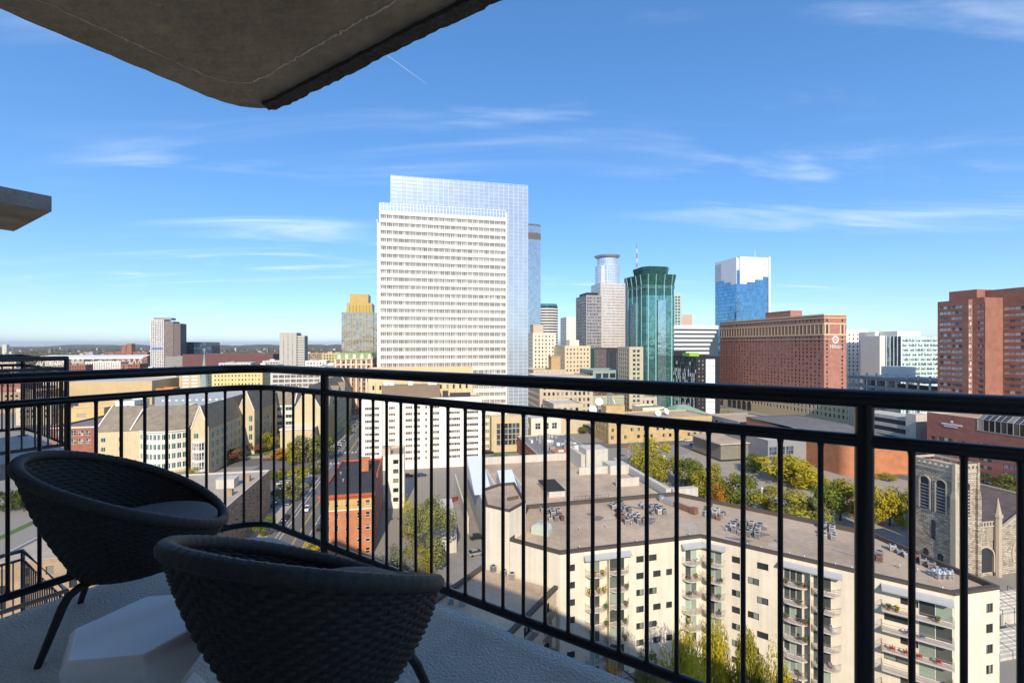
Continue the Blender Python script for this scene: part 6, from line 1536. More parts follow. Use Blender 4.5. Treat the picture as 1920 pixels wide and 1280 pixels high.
# filler blocks between, left half
FILL = [(0,62,735,380,'B'),(30,96,752,322,'T'),(62,118,700,640,'P'),(118,160,684,760,'R'),(160,226,678,800,'W'),(226,262,682,720,'R'),(262,300,690,700,'P'),(150,215,706,520,'G'),(285,330,704,560,'W'),(300,345,690,640,'D'),
        (492,530,676,640,'P'),(530,566,664,760,'R'),(560,604,662,820,'B'),(572,612,676,560,'W'),(604,634,662,620,'Y'),(600,640,685,470,'G'),(410,470,680,620,'P'),(470,520,684,560,'T'),(20,60,690,820,'P'),(0,30,676,900,'T'),(85,120,672,1000,'W'),(430,480,665,900,'G'),(0,40,700,560,'R')]
FC = dict(B=('brown brick', BRB), T=('tan', TAN2), P=('pale grey', M('pale_grey', (.55,.53,.50), .9, .08)), R=('red brick', BRICK), W=('white', WHITE), G=('grey', CONCD), D=('dark brown', M('dark_brown', (.12,.08,.07), .8, .1)), Y=('yellow', M('dull_yellow', (.55,.45,.22), .9)))
near_of = ['beyond the railing of the next balcony', 'left of the long tan store', 'below the ballpark', 'right of the ballpark struts', 'under the ballpark canopy', 'beside the red mill', 'left of the high rise foot', 'above the long tan store', 'behind the orange shop', 'in front of the high rise',
           'left of the condo tower', 'right of the condo tower', 'behind the condo tower', 'below the condo tower', 'left of the gold tower', 'left of the green roofed hotel', 'behind the yellow office', 'right of the yellow office', 'near the ballpark end', 'far beyond the next balcony', 'behind the ballpark', 'in front of the maroon arena', 'behind the next balcony posts']
for (xl, xr, yt, Y, c), wh_ in zip(FILL, near_of):
    nm, mt = FC[c]
    t, W, H = simple('low_city_building', 'low %s flat-roofed building %s' % (nm, wh_), xl, xr, yt, Y, random.uniform(18, 40), mt, GDARK, 3.6, 3.9, 1.9, 1.9, side='R', mode='row', roofm=random.choice((ROOFL, ROOFT, ROOFG)), base=2, group='low buildings in the left distance')
    roof_unit(t, W*.3, 6, H-.9, min(6, W*.3), 5, 2.6, random.choice((CONCD, WHITE, TAN2)))

# ================================================================== CENTRE, BELOW THE SKYLINE
def simp(*a, **k): return simple(*a, **k)
t, W, H = simp('cream_office_tower', 'cream office tower with small punched windows right of the white tower', 999, 1042, 624, 430, 26, M('pale_cream', (.74,.66,.52), .85, .05), GDARK, 3.4, 3.6, 1.3, 1.8, side='L', mode='row')
roof_unit(t, 2, 6, H-.9, 10, 12, 9, TAN2, 'penthouse')
t, W, H = simp('tan_office_tower', 'tan office block with a turret and roof boxes beside the cream tower', 1059, 1107, 648, 402, 30, M('office_tan', (.66,.54,.36), .85, .06), GDARK, 3.2, 3.7, 1.3, 1.6, side='L', mode='row')
roof_unit(t, 8, 10, H-.9, 9, 9, 6, CREAM, 'penthouse'); b = MB(); b.box(W+.02, 2, 0, W+4.5, 22, H-2); b.build('green_glass_wing', [GGREEN], t)
t, W, H = simp('tan_turret_block', 'low tan building with a square corner turret', 1000, 1062, 693, 372, 30, TAN2, GDARK, 3.2, 4, 1.4, 2, side='L', mode='row', roofm=ROOFT); b = MB(); b.box(W*.60, 6, H-.9, W*.60+8, 14, H+10); b.box(W*.60-.4, 5.6, H+10, W*.60+8.4, 14.4, H+11); b.build('turret', [M('turret_tan', (.50,.34,.18), .9)], t)
simp('dark_brown_office', 'dark brown office block with vertical ribs', 1136, 1172, 652, 420, 30, M('ribbed_dark', (.045,.04,.045), .5, .1), GBLUE, 2.6, 30, 1.2, 26, side='L', mode='row', top=2)
simp('purple_grey_office', 'purple grey office block with tiny square windows', 1114, 1137, 654, 412, 24, M('purple_grey', (.12,.10,.11), .7, .1), GOFF, 2.6, 3.6, 1.4, 1.6, side='', mode='row')
simp('tan_side_tower', 'striped tan and green tower at the left foot of the green glass tower', 1180, 1206, 650, 340, 20, M('striped_tan', (.52,.45,.32), .8), GGREEN, 3.4, 3.4, 2.2, 1.9, side='L', mode='row')
simp('glass_roof_hall', 'low hall with green trim and pointed glass roof ridges', 1112, 1172, 694, 360, 30, M('trim_green', (.28,.36,.33), .7), GBLUE, 6, 6, 4.8, 4, side='L', roofm=GREENC)
simp('beige_mall_office', 'beige three-storey office with rows of dark windows', 1012, 1112, 706, 322, 40, TAN2, GDARK, 3.3, 4.4, 1.7, 2.4, side='L', mode='row', roofm=ROOFL)
simp('grey_roof_shop', 'low tan shop with a white roof box next to the mall', 1038, 1092, 757, 290, 26, TAN2, GDARK, 4, 5, 2, 2.6, side='L', roofm=ROOFL)
t, W, H = simp('olive_louvre_building', 'olive louvred building with autumn shrubs on its roof', 1092, 1170, 742, 330, 24, M('olive_clad', (.36,.36,.24), .7, .08), GDARK, 60, 30, 1, 1, side='L', roofm=ROOFT)
for k in range(7): b = MB(); b.box(0, -.25, H-2-k*2, W, -.003, H-1.2-k*2); b.build('louvre', [M('olive_louvre', (.45,.45,.31), .7)], t)
simp('shop_row', 'cream entrance building with large square windows at the tower foot', 996, 1052, 784, 262, 16, CREAM, GBLUE, 5, 6.5, 3.2, 3.6, side='L', nx=2, nz=2, fw=.15, base=2, roofm=ROOFL)
t, W, D, H = gbl('yellow_brick_building', 'long yellow brick building with square windows across the park', 1141, 262, 1108, 1335, 786)
block(t, W, D, H, YELBR, ROOFT, YELBR, .8, F=dict(ops=[(1.6+k*4.1, H-11.6+4.2*j, 3.3+k*4.1, H-9.6+4.2*j) for k in range(int(W/4.1)) for j in (0, 1) if (k + j) % 4 != 3], depth=.3, glass=GDARK, frame=DARKM, nx=2, fw=.1), L=spec(D, H, 262, 5, 4.2, 2.2, 2, GDARK, DARKM, 2, 1.5, mode='row'))
b = MB(); b.box(2, 8, H-.8, 14, 16, H+6.5); b.build('roof_turret', [YELBR], t); ZY = H
# dishes and lattice mast on it
DISH = M('dish_white', (.85,.85,.83), .5, .03)
dm = MB(); vs = []; fs = []; NR, NT = 5, 18
for i in range(NR+1):
    r_ = i/NR
    for k in range(NT): a = 2*math.pi*k/NT; vs.append((r_*math.cos(a), -.28*r_*r_ + .1, r_*math.sin(a)))
for i in range(NR):
    for k in range(NT): fs.append((i*NT+k, i*NT+(k+1) % NT, (i+1)*NT+(k+1) % NT, (i+1)*NT+k))
dm.raw(vs, fs, 0, True); dme = dm.mesh('reflector', [DISH])
fm = MB(); fm.bar((0, .15, 0), (0, .5, -1.2), .12, .12); fm.bar((0, .4, -1.2), (0, .4, -2.6), .2, .2); fm.bar((0, 0, 0), (0, -.9, 0), .05, .05); fme = fm.mesh('dish_stand', [SILVER])
for k, (px, py, r_, Y, w_) in enumerate(((1123,753,5.2,285,'upper of the pair left of the lattice mast'),(1111,768,5.4,280,'lower of the pair left of the lattice mast'),(1133,765,4.6,284,'beside the lattice mast foot'),(1150,752,4.4,290,'turned aside, right of the lattice mast'),(1158,764,4.6,284,'on the roof turret end'),(1234,774,3.8,282,'left one by the green hipped roof'),(1249,771,4.2,284,'right one by the green hipped roof'))):
    q = pt(px, Y); z = zat(py, Y); t = thing('satellite_dish', 'white satellite dish ' + w_, 'dish', (q.x, q.y, z - 2.0), GA + R((0, 10, -25, 60, 40, -10, 25)[k]), 'white rooftop dishes')
    s = r_*.5; o = put('reflector', dme, t, (0, 0, 2.0)); o.scale = (s, s, s); o.rotation_euler = (R(-25), 0, 0); o = put('dish_stand', fme, t, (0, 0, 2.0)); o.scale = (1, 1, 1.0)
    b = MB(); b.box(-1.2, -1, -max(.5, z-2.0-ZY+1.2), 1.2, 1, -.4); b.build('plinth', [CONCD], t)
q = pt(1143, 286); t = thing('lattice_mast', 'grey steel lattice mast among the white dishes', 'mast', (q.x, q.y, ZY-.8), GA); hm = zat(722, 286) - ZY
for k in range(8):
    b = MB(); a, c = hm*k/8, hm*(k+1)/8
    for i, (x, y) in enumerate(((-1,-1),(1,-1),(1,1),(-1,1))):
        b.bar((x, y, a), (x, y, c), .22, .22); x2, y2 = ((1,-1),(1,1),(-1,1),(-1,-1))[i]; b.bar((x, y, a), (x2, y2, c), .14, .14); b.bar((x, y, c), (x2, y2, c), .14, .14)
    b.build('lattice_section', [SILVER], t)
# green hipped roof pavilion and tan box
t, W, H = simp('green_hip_building', 'tan building with a pale green hipped copper roof', 1252, 1345, 786, 296, 26, M('hip_tan', (.42,.34,.22), .9), GDARK, 60, 30, 1, 1, side='L')
b = MB(); b.frustum([(-1,-1),(W+1,-1),(W+1,27),(-1,27)], H, [(W*.42,12),(W*.58,12),(W*.58,14),(W*.42,14)], H+7.5); b.build('hipped_roof', [GREENC], t)
simp('grey_gable_shop', 'grey gabled shop beyond the dishes', 1205, 1246, 764, 318, 16, CREAM, GDARK, 4, 4, 1.6, 2, side='L', roofm=ROOFG)
simp('stone_corner_shop', 'small stone building with arched windows beside the black and white flats', 1188, 1232, 745, 345, 20, TAN2, GDARK, 4, 4.4, 1.8, 2.4, side='L', roofm=ROOFL)
# restaurant block with cluttered roof terrace
t, W, D, H = gbl('brick_restaurant', 'low brick restaurant with a roof full of ducts and an orange terrace', 1010, 200, 1001, 1118, 852)
H = 8.5; D = 44; block(t, W, D, H, BRICKD, ROOFG, CONC, .6, F=spec(W, H, 200, 4, 3.6, 2, 2, GDARK, DARKM, .5, .8), L=spec(D, H, 200, 4, 3.6, 2, 2, GDARK, DARKM, .5, .8))
rnd = random.Random(3)
for k in range(34): roof_unit(t, rnd.uniform(2, W-4), rnd.uniform(9, D-4), H-.6, rnd.uniform(.9, 2.6), rnd.uniform(.9, 2.2), rnd.uniform(.7, 1.9), rnd.choice((SILVER, GALV, WHITEM, CONCD)), 'roof_duct')
b = MB(); b.box(8, .8, H-.6, W-8, 8, H+.4); b.build('terrace_deck', [M('terrace_orange', (.50,.20,.09), .8)], t)
for k in range(4): b = MB(); b.box(10+k*4, 2.5, H+.4, 12.4+k*4, 3.1, H+1.2); b.build('terrace_wall', [CREAM], t)

# ================================================================== TREES, CARS, FAR LAND
def leaf_mat(name, c1, c2):
    if name in MATS: return MATS[name]
    m, n, l, b = node_mat(name); b.inputs['Roughness'].default_value = .8; b.inputs['Specular IOR Level'].default_value = .2
    g = n.new('ShaderNodeNewGeometry'); oi = n.new('ShaderNodeObjectInfo')
    nt = n.new('ShaderNodeTexNoise'); nt.inputs['Scale'].default_value = .35; nt.inputs['Detail'].default_value = 3; l.new(g.outputs['Position'], nt.inputs['Vector'])
    a = n.new('ShaderNodeMath'); a.operation = 'MULTIPLY_ADD'; l.new(g.outputs['Random Per Island'], a.inputs[0]); a.inputs[1].default_value = .55; l.new(nt.outputs['Fac'], a.inputs[2])
    a2 = n.new('ShaderNodeMath'); a2.operation = 'SUBTRACT'; l.new(a.outputs[0], a2.inputs[0]); a2.inputs[1].default_value = .27; a2.use_clamp = True
    mx = n.new('ShaderNodeMix'); mx.data_type = 'RGBA'; l.new(a2.outputs[0], mx.inputs['Factor']); mx.inputs['A'].default_value = (*c1, 1); mx.inputs['B'].default_value = (*c2, 1)
    l.new(mx.outputs['Result'], b.inputs['Base Color'])
    try: b.inputs['Subsurface Weight'].default_value = 0.0
    except Exception: pass
    tr = n.new('ShaderNodeBsdfTranslucent'); l.new(mx.outputs['Result'], tr.inputs['Color'])
    ms = n.new('ShaderNodeMixShader'); ms.inputs[0].default_value = .3; l.new(b.outputs[0], ms.inputs[1]); l.new(tr.outputs[0], ms.inputs[2])
    l.new(ms.outputs[0], n['Material Output'].inputs['Surface'])
    MATS[name] = m; return m
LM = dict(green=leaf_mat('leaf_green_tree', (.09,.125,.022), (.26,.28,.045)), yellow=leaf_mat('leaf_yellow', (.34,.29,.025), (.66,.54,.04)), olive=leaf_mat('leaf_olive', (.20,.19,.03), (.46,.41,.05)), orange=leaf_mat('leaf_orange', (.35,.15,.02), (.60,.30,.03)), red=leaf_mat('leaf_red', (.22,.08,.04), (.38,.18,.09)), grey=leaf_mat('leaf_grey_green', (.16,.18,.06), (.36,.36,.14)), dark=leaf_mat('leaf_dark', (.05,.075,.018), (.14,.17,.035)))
BARK = M('bark', (.10, .075, .055), .95, .25, 2, .4, 8)
CROWN = {}
def crown_mesh(seed, n, size, shape):
    key = (seed, n, size, shape)
    if key in CROWN: return CROWN[key]
    r2 = random.Random(seed * 31 + 5); b = MB(); blobs = []
    for i in range(13):
        t = r2.uniform(0, 1); a = r2.uniform(0, 6.283); rr = (.62 * math.sin(math.pi * (.12 + .80 * t)) if shape == 'round' else .52 * (1 - t) ** .7) * r2.uniform(.35, 1)
        blobs.append((Vector((rr*math.cos(a), rr*math.sin(a), .22 + .72*t)), r2.uniform(.16, .30)))
    vs, fs = [], []
    for i in range(n):
        c, r_ = r2.choice(blobs); d = Vector((r2.gauss(0,1), r2.gauss(0,1), r2.gauss(0,.8))).normalized()
        p = c + d * r_ * (r2.random() ** .35); nrm = (d + Vector((r2.gauss(0,.5), r2.gauss(0,.5), r2.gauss(0,.5)+.3))).normalized()
        u = nrm.orthogonal().normalized(); u = (Matrix.Rotation(r2.uniform(0, 6.28), 3, nrm) @ u); v = nrm.cross(u)
        s = size * r2.uniform(.6, 1.3); k = len(vs)
        vs += [p - u*s, p - v*s*.55, p + u*s, p + v*s*.55]; fs.append((k, k+1, k+2, k+3))
    b.raw(vs, fs); CROWN[key] = b.mesh('crown', [BARK]); return CROWN[key]
TRUNK = {}
def trunk_mesh(seed):
    if seed in TRUNK: return TRUNK[seed]
    r2 = random.Random(seed); b = MB(); b.tube([(0,0,-.02), (.01,.0,.12), (.0,.015,.3), (.01,0,.5), (0,0,.75)], .03, 7, rad=[.032,.026,.02,.014,.005])
    for i in range(7):
        a = r2.uniform(0, 6.28); z = r2.uniform(.2, .5); e = r2.uniform(.25, .42); b.tube([(0,0,z), (e*.5*math.cos(a), e*.5*math.sin(a), z+.16), (e*math.cos(a), e*math.sin(a), z+.26)], .01, 5, rad=[.012,.008,.003])
    TRUNK[seed] = b.mesh('trunk', [BARK]); return TRUNK[seed]
tn = [0]
def tree(p, h, w, colr, label, grp=None, n=1500, shape='round', cat='tree', z=0.0, name='tree', leaf=None):
    tn[0] += 1; sd = tn[0] % 5
    t = thing(name, label, cat, (p.x, p.y, z), random.uniform(0, 6.28), grp)
    o = put('trunk', trunk_mesh(sd), t); o.scale = (h, h, h)
    ls = leaf or max(.014, min(.035, .22 / h * 1.0))
    me = crown_mesh(sd, n, round(ls, 3), shape); o = put('crown', me, t); o.scale = (w, w, h)
    o.material_slots[0].link = 'OBJECT'; o.material_slots[0].material = LM[colr]
    return t
def tpx(px, pyb, pyt, pw, colr, label, **k):
    """tree from its photo foot, top and width"""
    p = gp(px, pyb); h = (pyb - pyt) / FPX * p.y; w = pw / FPX * p.y / 1.0; h *= .84
    return tree(p, h, w, colr, label, **k)
# park trees behind the flats
PK = [(1225,885,812,60,'yellow','bright yellow tree at the mall end of the park, by the parked cars'),(1212,912,838,52,'olive','olive tree next to the parasols'),(1250,905,846,56,'olive','thin olive tree left of the louvred pavilion'),(1292,920,855,58,'green','green tree with yellowing top near the flagpole'),
      (1318,938,868,50,'olive','straw coloured bush tree between the green trees of the park'),(1345,930,862,50,'olive','pale sparse tree in front of the pavilion'),(1385,965,882,74,'green','dense green tree behind the bend of the flats'),(1352,962,900,40,'orange','small rust coloured tree at the foot of the dense green tree'),
      (1470,905,850,92,'yellow','broad yellow green tree on the lawn by the foyer'),(1500,915,856,70,'yellow','yellow tree touching the foyer corner'),(1478,985,905,92,'olive','broad olive tree above the long front of the flats'),(1440,960,905,44,'olive','small olive tree left of the broad olive tree'),
      (1548,985,893,62,'green','tall green tree left of the thick railing post'),(1575,975,890,56,'olive','olive topped tree beside the concert hall wall'),(1532,995,925,42,'grey','thin greyish tree near the white tent'),(1640,980,902,52,'yellow','vivid yellow cone-shaped tree by the plaza'),
      (1668,985,910,44,'yellow','second vivid yellow tree, next to the hall loading dock'),(1692,985,900,42,'olive','olive yellow tree beside the church tower'),(1605,975,905,40,'orange','dull orange tree behind the thick railing post'),(1415,885,845,34,'green','small green tree beside the pavilion'),(1660,900,885,30,'olive','little bush by the hall wall')]
for k, (px, yb, yt, w, c, lb) in enumerate(PK):
    tpx(px, yb, yt, w, c, lb, grp='park trees', n=2600, shape='cone' if 'cone' in lb or k in (16,) else 'round', leaf=.04)
# trees close below us, in front of the flats
for px, top, Y, w, c, lb in ((1272,1195,56,5.0,'yellow','yellow tree before the inner corner balconies of the flats'),(1338,1165,60,5.2,'yellow','tall yellow green tree in front of the flats balconies'),(1408,1200,58,4.2,'olive','olive yellow tree under the middle of the flats front'),(1215,1225,57,4.0,'grey','bare greyish shrub tree at the foot of the flats'),(1150,1245,58,3.6,'orange','rust leaved small tree at the foot of the left balcony stack'),(1460,1235,56,3.4,'yellow','small yellow tree at the foot of the long front'),(1305,1225,52,4.0,'yellow','low yellow tree nearest the balcony rail')):
    p = pt(px, Y); h = zat(top, Y); tree(p, h, w*1.05, c, lb, n=9000, grp='trees in front of the flats', leaf=.021)
# big green tree beside the orange flats
p = gp(800, 1075); tree(p, 17.5, 11.5, 'grey', 'large pale green tree with a spreading crown beside the orange flats', n=15000, leaf=.019)
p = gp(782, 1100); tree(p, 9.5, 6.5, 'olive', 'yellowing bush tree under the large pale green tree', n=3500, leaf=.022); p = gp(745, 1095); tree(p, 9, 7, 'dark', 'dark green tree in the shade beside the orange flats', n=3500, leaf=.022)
p = gp(765, 1010); tree(p, 12, 7, 'yellow', 'yellow green tree behind the large pale green tree', n=3000, leaf=.02)
# street and campus trees
CT = [(575,868,805,48,'grey','dull green tree at the corner of the crossing'),(605,866,812,46,'green','green tree beside the hall gable'),(548,872,822,32,'olive','olive round tree left of the crossing'),(526,862,838,42,'orange','bright orange shrub tree in front of the college pavilion'),(505,842,806,34,'olive','olive tree in the college court'),(478,850,828,28,'red','reddish shrub tree by the lawn'),(437,868,838,34,'red','pinkish red tree on the college path'),(405,862,832,36,'green','green tree at the corner of the shaded wing'),(330,878,853,38,'olive','yellow green tree at the foot of the bow front'),(368,893,872,26,'olive','small yellowish tree by the white bay'),
      (520,905,876,30,'green','green tree at the car park edge by the brick flats'),(560,912,872,40,'olive','olive street tree by the parked cars'),(545,940,895,44,'grey','pale street tree over the car park'),(592,888,862,26,'green','small tree at the avenue kerb'),(652,815,790,14,'green','small tree on the far avenue pavement'),(497,1005,962,34,'green','bright green tree by the brick flats end'),(585,1035,1005,28,'yellow','yellow bush by the avenue kerb'),
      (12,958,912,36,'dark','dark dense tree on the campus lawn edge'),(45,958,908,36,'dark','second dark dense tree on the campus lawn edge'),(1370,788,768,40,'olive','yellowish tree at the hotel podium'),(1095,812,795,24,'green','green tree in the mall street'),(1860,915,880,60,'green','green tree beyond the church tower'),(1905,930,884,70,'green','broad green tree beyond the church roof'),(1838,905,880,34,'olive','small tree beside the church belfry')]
for (px, yb, yt, w, c, lb) in CT: tpx(px, yb, yt, w, c, lb, grp='street and campus trees', n=2000, leaf=.045)
for k in range(6):
    q = pt(1108 + k*9, 340); tree(q, 5, 5, 'red', 'reddish shrub on the olive louvred roof', 'roof shrubs on the olive building', 260, z=zat(742, 332) - 1, leaf=.09, name='shrub', cat='shrub')

# cars
CARM = [M('car_white', (.72,.72,.72), .3, .03), M('car_black', (.02,.02,.024), .25, .05), M('car_silver', (.40,.41,.43), .3, .05, metal=.4), M('car_red', (.40,.03,.03), .3, .05), M('car_blue', (.04,.07,.16), .3, .05), M('car_grey', (.14,.14,.15), .3, .05)]
CNAME = ['white', 'black', 'silver', 'red', 'dark blue', 'grey']
TYRE = M('tyre', (.02,.02,.02), .9); CGL = M_glass('car_glass', (.02,.025,.03), (.06,.07,.08), .3)
def car_parts():
    L, Wd = 4.5, 1.8
    prof = [(-2.25,.35),(-2.25,.75),(-2.1,.92),(-1.2,1.0),(1.35,1.0),(2.1,.85),(2.25,.6),(2.25,.35)]
    b = MB(); n = len(prof); b.raw([(x, -Wd/2, z) for x, z in prof] + [(x, Wd/2, z) for x, z in prof], [tuple(range(n)), tuple(range(2*n-1, n-1, -1))] + [(i, n+i, n+(i+1) % n, (i+1) % n) for i in range(n)])
    rf = [(-1.3,1.43),(.35,1.46)]; b.face([(-1.35,-.68,1.44),(.35,-.68,1.46),(.35,.68,1.46),(-1.35,.68,1.44)])
    body = b.mesh('body', [CARM[0]])
    b = MB(); lo = [(-2.0,-.84,.98),(1.25,-.84,1.0),(1.25,.84,1.0),(-2.0,.84,.98)]; hi = [(-1.4,-.69,1.43),(.4,-.69,1.45),(.4,.69,1.45),(-1.4,.69,1.43)]
    b.raw(lo + hi, [(0,1,5,4),(1,2,6,5),(2,3,7,6),(3,0,4,7)]); gl_ = b.mesh('windows', [CGL])
    b = MB(); vs = [(.33*math.cos(R(30*k)), -.1, .33*math.sin(R(30*k))) for k in range(12)] + [(.33*math.cos(R(30*k)), .1, .33*math.sin(R(30*k))) for k in range(12)]
    b.raw(vs, [tuple(range(12)), tuple(range(23, 11, -1))] + [(k, 12+k, 12+(k+1) % 12, (k+1) % 12) for k in range(12)]); wh = b.mesh('wheel', [TYRE])
    b = MB(); b.box(2.2, -.75, .6, 2.27, -.4, .75); hl = b.mesh('headlight', [WHITEM])
    return body, gl_, wh, hl
CB, CG_, CWH, CHL = car_parts()
def car(p, ang, ci, label, z=.06, grp=None):
    t = thing('parked_car', label, 'car', (p.x, p.y, z), ang, grp)
    o = put('body', CB, t); o.material_slots[0].link = 'OBJECT'; o.material_slots[0].material = CARM[ci]
    put('windows', CG_, t)
    for x in (-1.4, 1.4):
        for y in (-.84, .84): put('wheel', CWH, t, (x, y, .33))
    for y in (0, 1.15): put('headlight', CHL, t, (0, y, 0))
AA = math.atan2(GD.y, GD.x)
for k in range(26):
    d = XS + 22 + k * 6.4; p = GR * (AV - AVW + 1.3) + GD * d
    if k in (4, 11, 17): continue
    ci = (1, 0, 5, 2, 1, 3, 4, 1, 0, 2)[k % 10]; car(p, AA + R(180), ci, CNAME[ci] + ' car parked in the kerb row beyond the crossing', grp='cars along the far avenue kerb')
for k, (px, py, ci, lb) in enumerate(((617,832,0,'white car driving up the avenue past the college'),(560,925,5,'grey car at the avenue kerb beside the car park'),(540,945,4,'dark blue car at the kerb in front of the grey one'),(578,912,1,'black car entering the kerb lane near the car park'),(535,918,0,'white car in the car park, nearest the brick flats'),(530,908,0,'white car in the middle of the car park row'),(545,902,2,'silver car in the car park row'),(520,925,4,'dark blue car turned across the car park'),(512,948,1,'black car beside the brick flats wall'),(535,975,1,'black car in the shade by the brick flats'),(528,884,3,'red car at the back of the car park'),(560,890,5,'grey car under the street tree'),
        (765,893,3,'red car in front of the white hotel'),(790,892,4,'dark blue car in front of the white hotel'),(825,1042,0,'white car in the alley by the large tree'),(855,938,3,'maroon car at the alley ramp'),(1290,827,0,'white van-like car in the mall car park'),(1310,824,2,'silver car in the mall car park'),(1272,826,0,'white car left in the mall car park row'),(1300,835,4,'dark blue car alone in the mall car park'),(380,893,3,'red car passing the college bay'),(1850,905,0,'white car behind the church tower'),(895,1010,1,'black car in the alley by the stair tower'),(893,1040,2,'silver car in the alley below the stair tower'))):
    p = gp(px, py); car(p, (AA + R(180)) if 500 < px < 640 and k not in (4,5,6,7) else GA + R((0, 12)[k % 2]), ci, lb)
for k, (rr, d) in enumerate(((2.0, 128), (5.8, 150), (-2.2, 168), (2.0, 186), (5.6, 203), (-2.4, 262), (2.2, 284), (5.6, 300), (-2.2, 322), (2.0, 345))):
    ci = (2, 1, 0, 5, 3, 1, 0, 2, 4, 5)[k]; car(GR * (AV + rr) + GD * d, AA + (R(180) if rr < 0 else 0), ci, '%s car driving on the avenue %s the crossing, %s lane' % (CNAME[ci], 'before' if d < 235 else 'beyond', 'oncoming' if rr < 0 else ('inner' if rr < 4 else 'kerb')), grp='cars driving on the avenue')
# street lamps along the avenue
lb_ = MB(); lb_.cyl(0, 0, 0, 8.5, .1, 8, r1=.07); lb_.bar((0, 0, 8.4), (1.8, 0, 8.8), .09, .09); lpm = lb_.mesh('lamp_column', [DARKM])
hb_ = MB(); hb_.box(1.5, -.16, 8.7, 2.2, .16, 8.86); hbm = hb_.mesh('lamp_head', [SILVER])
for k in range(14):
    for s_ in (-1, 1):
        p = GR * (AV + s_ * (AVW + .7)) + GD * (70 + k * 27 + (9 if s_ > 0 else 0))
        if abs(p.dot(GD) - XS) < 11: continue
        t = thing('street_lamp', 'dark street lamp with a single arm on the %s pavement of the avenue' % ('college' if s_ < 0 else 'hotel'), 'lamp', (p.x, p.y, .13), GA + (0 if s_ < 0 else R(180)), 'street lamps on the %s side' % ('college' if s_ < 0 else 'hotel'))
        put('lamp_column', lpm, t); put('lamp_head', hbm, t)
for k in range(9):
    p = GR * (AV3 - 40 + k * 5.6) + GD * (XS - 6.5); ci = (0, 2, 1, 5, 0, 3, 2, 4, 1)[k]; car(p, GA, ci, CNAME[ci] + ' car parked in the cross street row near the mall', grp='cars in the cross street')
for k in range(10):
    p = GR * (AV + 24 + k * 5.4) + GD * (XS - 7.2); ci = (1, 0, 2, 5, 0, 4, 0, 2, 3, 1)[k]; car(p, GA, ci, CNAME[ci] + ' car parked along the cross street beside the white hotel', grp='cars beside the white hotel')
# lived-in balconies on the other stacks
rb_ = random.Random(77)
for (wa, wc, pxs, nm) in ((A_APT[2], A_APT[3], (1335, 1350, 1475, 1500, 1512, 1540, 1562), 'long diagonal front'), (A_APT[1], A_APT[2], (1288, 1302), 'inner corner stack')):
    for j in range(6):
        for px in pxs:
            if rb_.random() < .45: continue
            p, z = on_balcony(wa, wc, u_at(wa, wc, px), rb_.uniform(.5, .8), j)
            if rb_.random() < .5: tag(planter(p, z, rb_.random() < .2, rb_.randint(0, 999)), 'potted plant on the %s curved balcony down of the %s' % (('top', 'second', 'third', 'fourth', 'fifth', 'sixth')[j], nm), 'plant', 'potted plants on the ' + nm)
            else: patio_chair(p, z, rb_.uniform(0, 6.28), *(lambda c: ((DARKM, SILVER, BROWNM, WHITEM)[c], '%s garden chair on the %s balcony down of the %s' % (('black', 'silver', 'brown', 'white')[c], ('top', 'second', 'third', 'fourth', 'fifth', 'sixth')[j], nm), 'garden chairs on the ' + nm))(rb_.randint(0, 3)))
for o in bpy.data.objects:
    if o.name.startswith('potted_plant') and o.get('label', '') == '': o['label'] = 'potted plant on a curved balcony of the bent front'; o['group'] = 'potted plants on the bent front'
# parasols by the mall
for k, (px, py, c) in enumerate(((1178,862,RED),(1222,868,M('parasol_yellow', (.7,.55,.03), .7)),(1230,874,M('parasol_blue', (.08,.3,.6), .7)),(1240,880,MATS['parasol_blue']),(1246,884,MATS['parasol_yellow']),(1212,860,RED))):
    q = gp(px, py); t = thing('parasol', ('wide red parasol on a tall pole', 'yellow parasol nearest the red pair', 'blue parasol next to the yellow one', 'second blue parasol in the terrace row', 'yellow parasol at the flagpole end', 'small red parasol in the terrace row')[k], 'parasol', (q.x, q.y, 0))
    b = MB(); b.cyl(0, 0, 2.3 + 4*(k == 0), 3.1 + 4*(k == 0), 1.7, 8, r1=.05); b.build('canopy', [c], t); b = MB(); b.cyl(0, 0, 0, 2.4 + 4*(k == 0), .06, 6); b.build('pole', [WHITEM], t)
for k, (px, pyb, pyt) in enumerate(((1245,900,855),(1300,925,890),(1428,958,915))):
    q = gp(px, pyb); t = thing('lamp_post', ('tall white flagpole beside the concrete wall', 'short white lamp post behind the flats roof', 'grey concrete light pillar in the park path')[k], 'pole', (q.x, q.y, 0)); h = (pyb-pyt)/FPX*q.y
    b = MB(); b.cyl(0, 0, 0, h, .16 if k < 2 else .35, 8, r1=.08 if k < 2 else .35); b.build('shaft', [WHITEM if k < 2 else CONC], t); b = MB(); b.box(-.35, -.35, h, .35, .35, h+.3); b.build('head', [WHITEM], t)
# alley walls
b = MB(); q = gp(860, 1100); 
t = thing('alley_wall', 'pale concrete wall with an orange notice along the alley', 'wall', (*gp(876, 1000), 0), GA)
b = MB(); b.box(0, 0, 0, .5, 46, 5.2); b.build('wall_panel', [CONC], t); b = MB(); b.box(-.06, 4, 2.6, -.005, 5.6, 3.6); b.build('orange_notice', [M('orange_notice', (.7,.22,.05), .7)], t)
poly_px('alley_road', [(830, 1180), (760, 1060), (840, 915), (905, 915), (900, 1180)], 0.026, M('alley_concrete', (.27,.25,.22), .9, .15, .3))

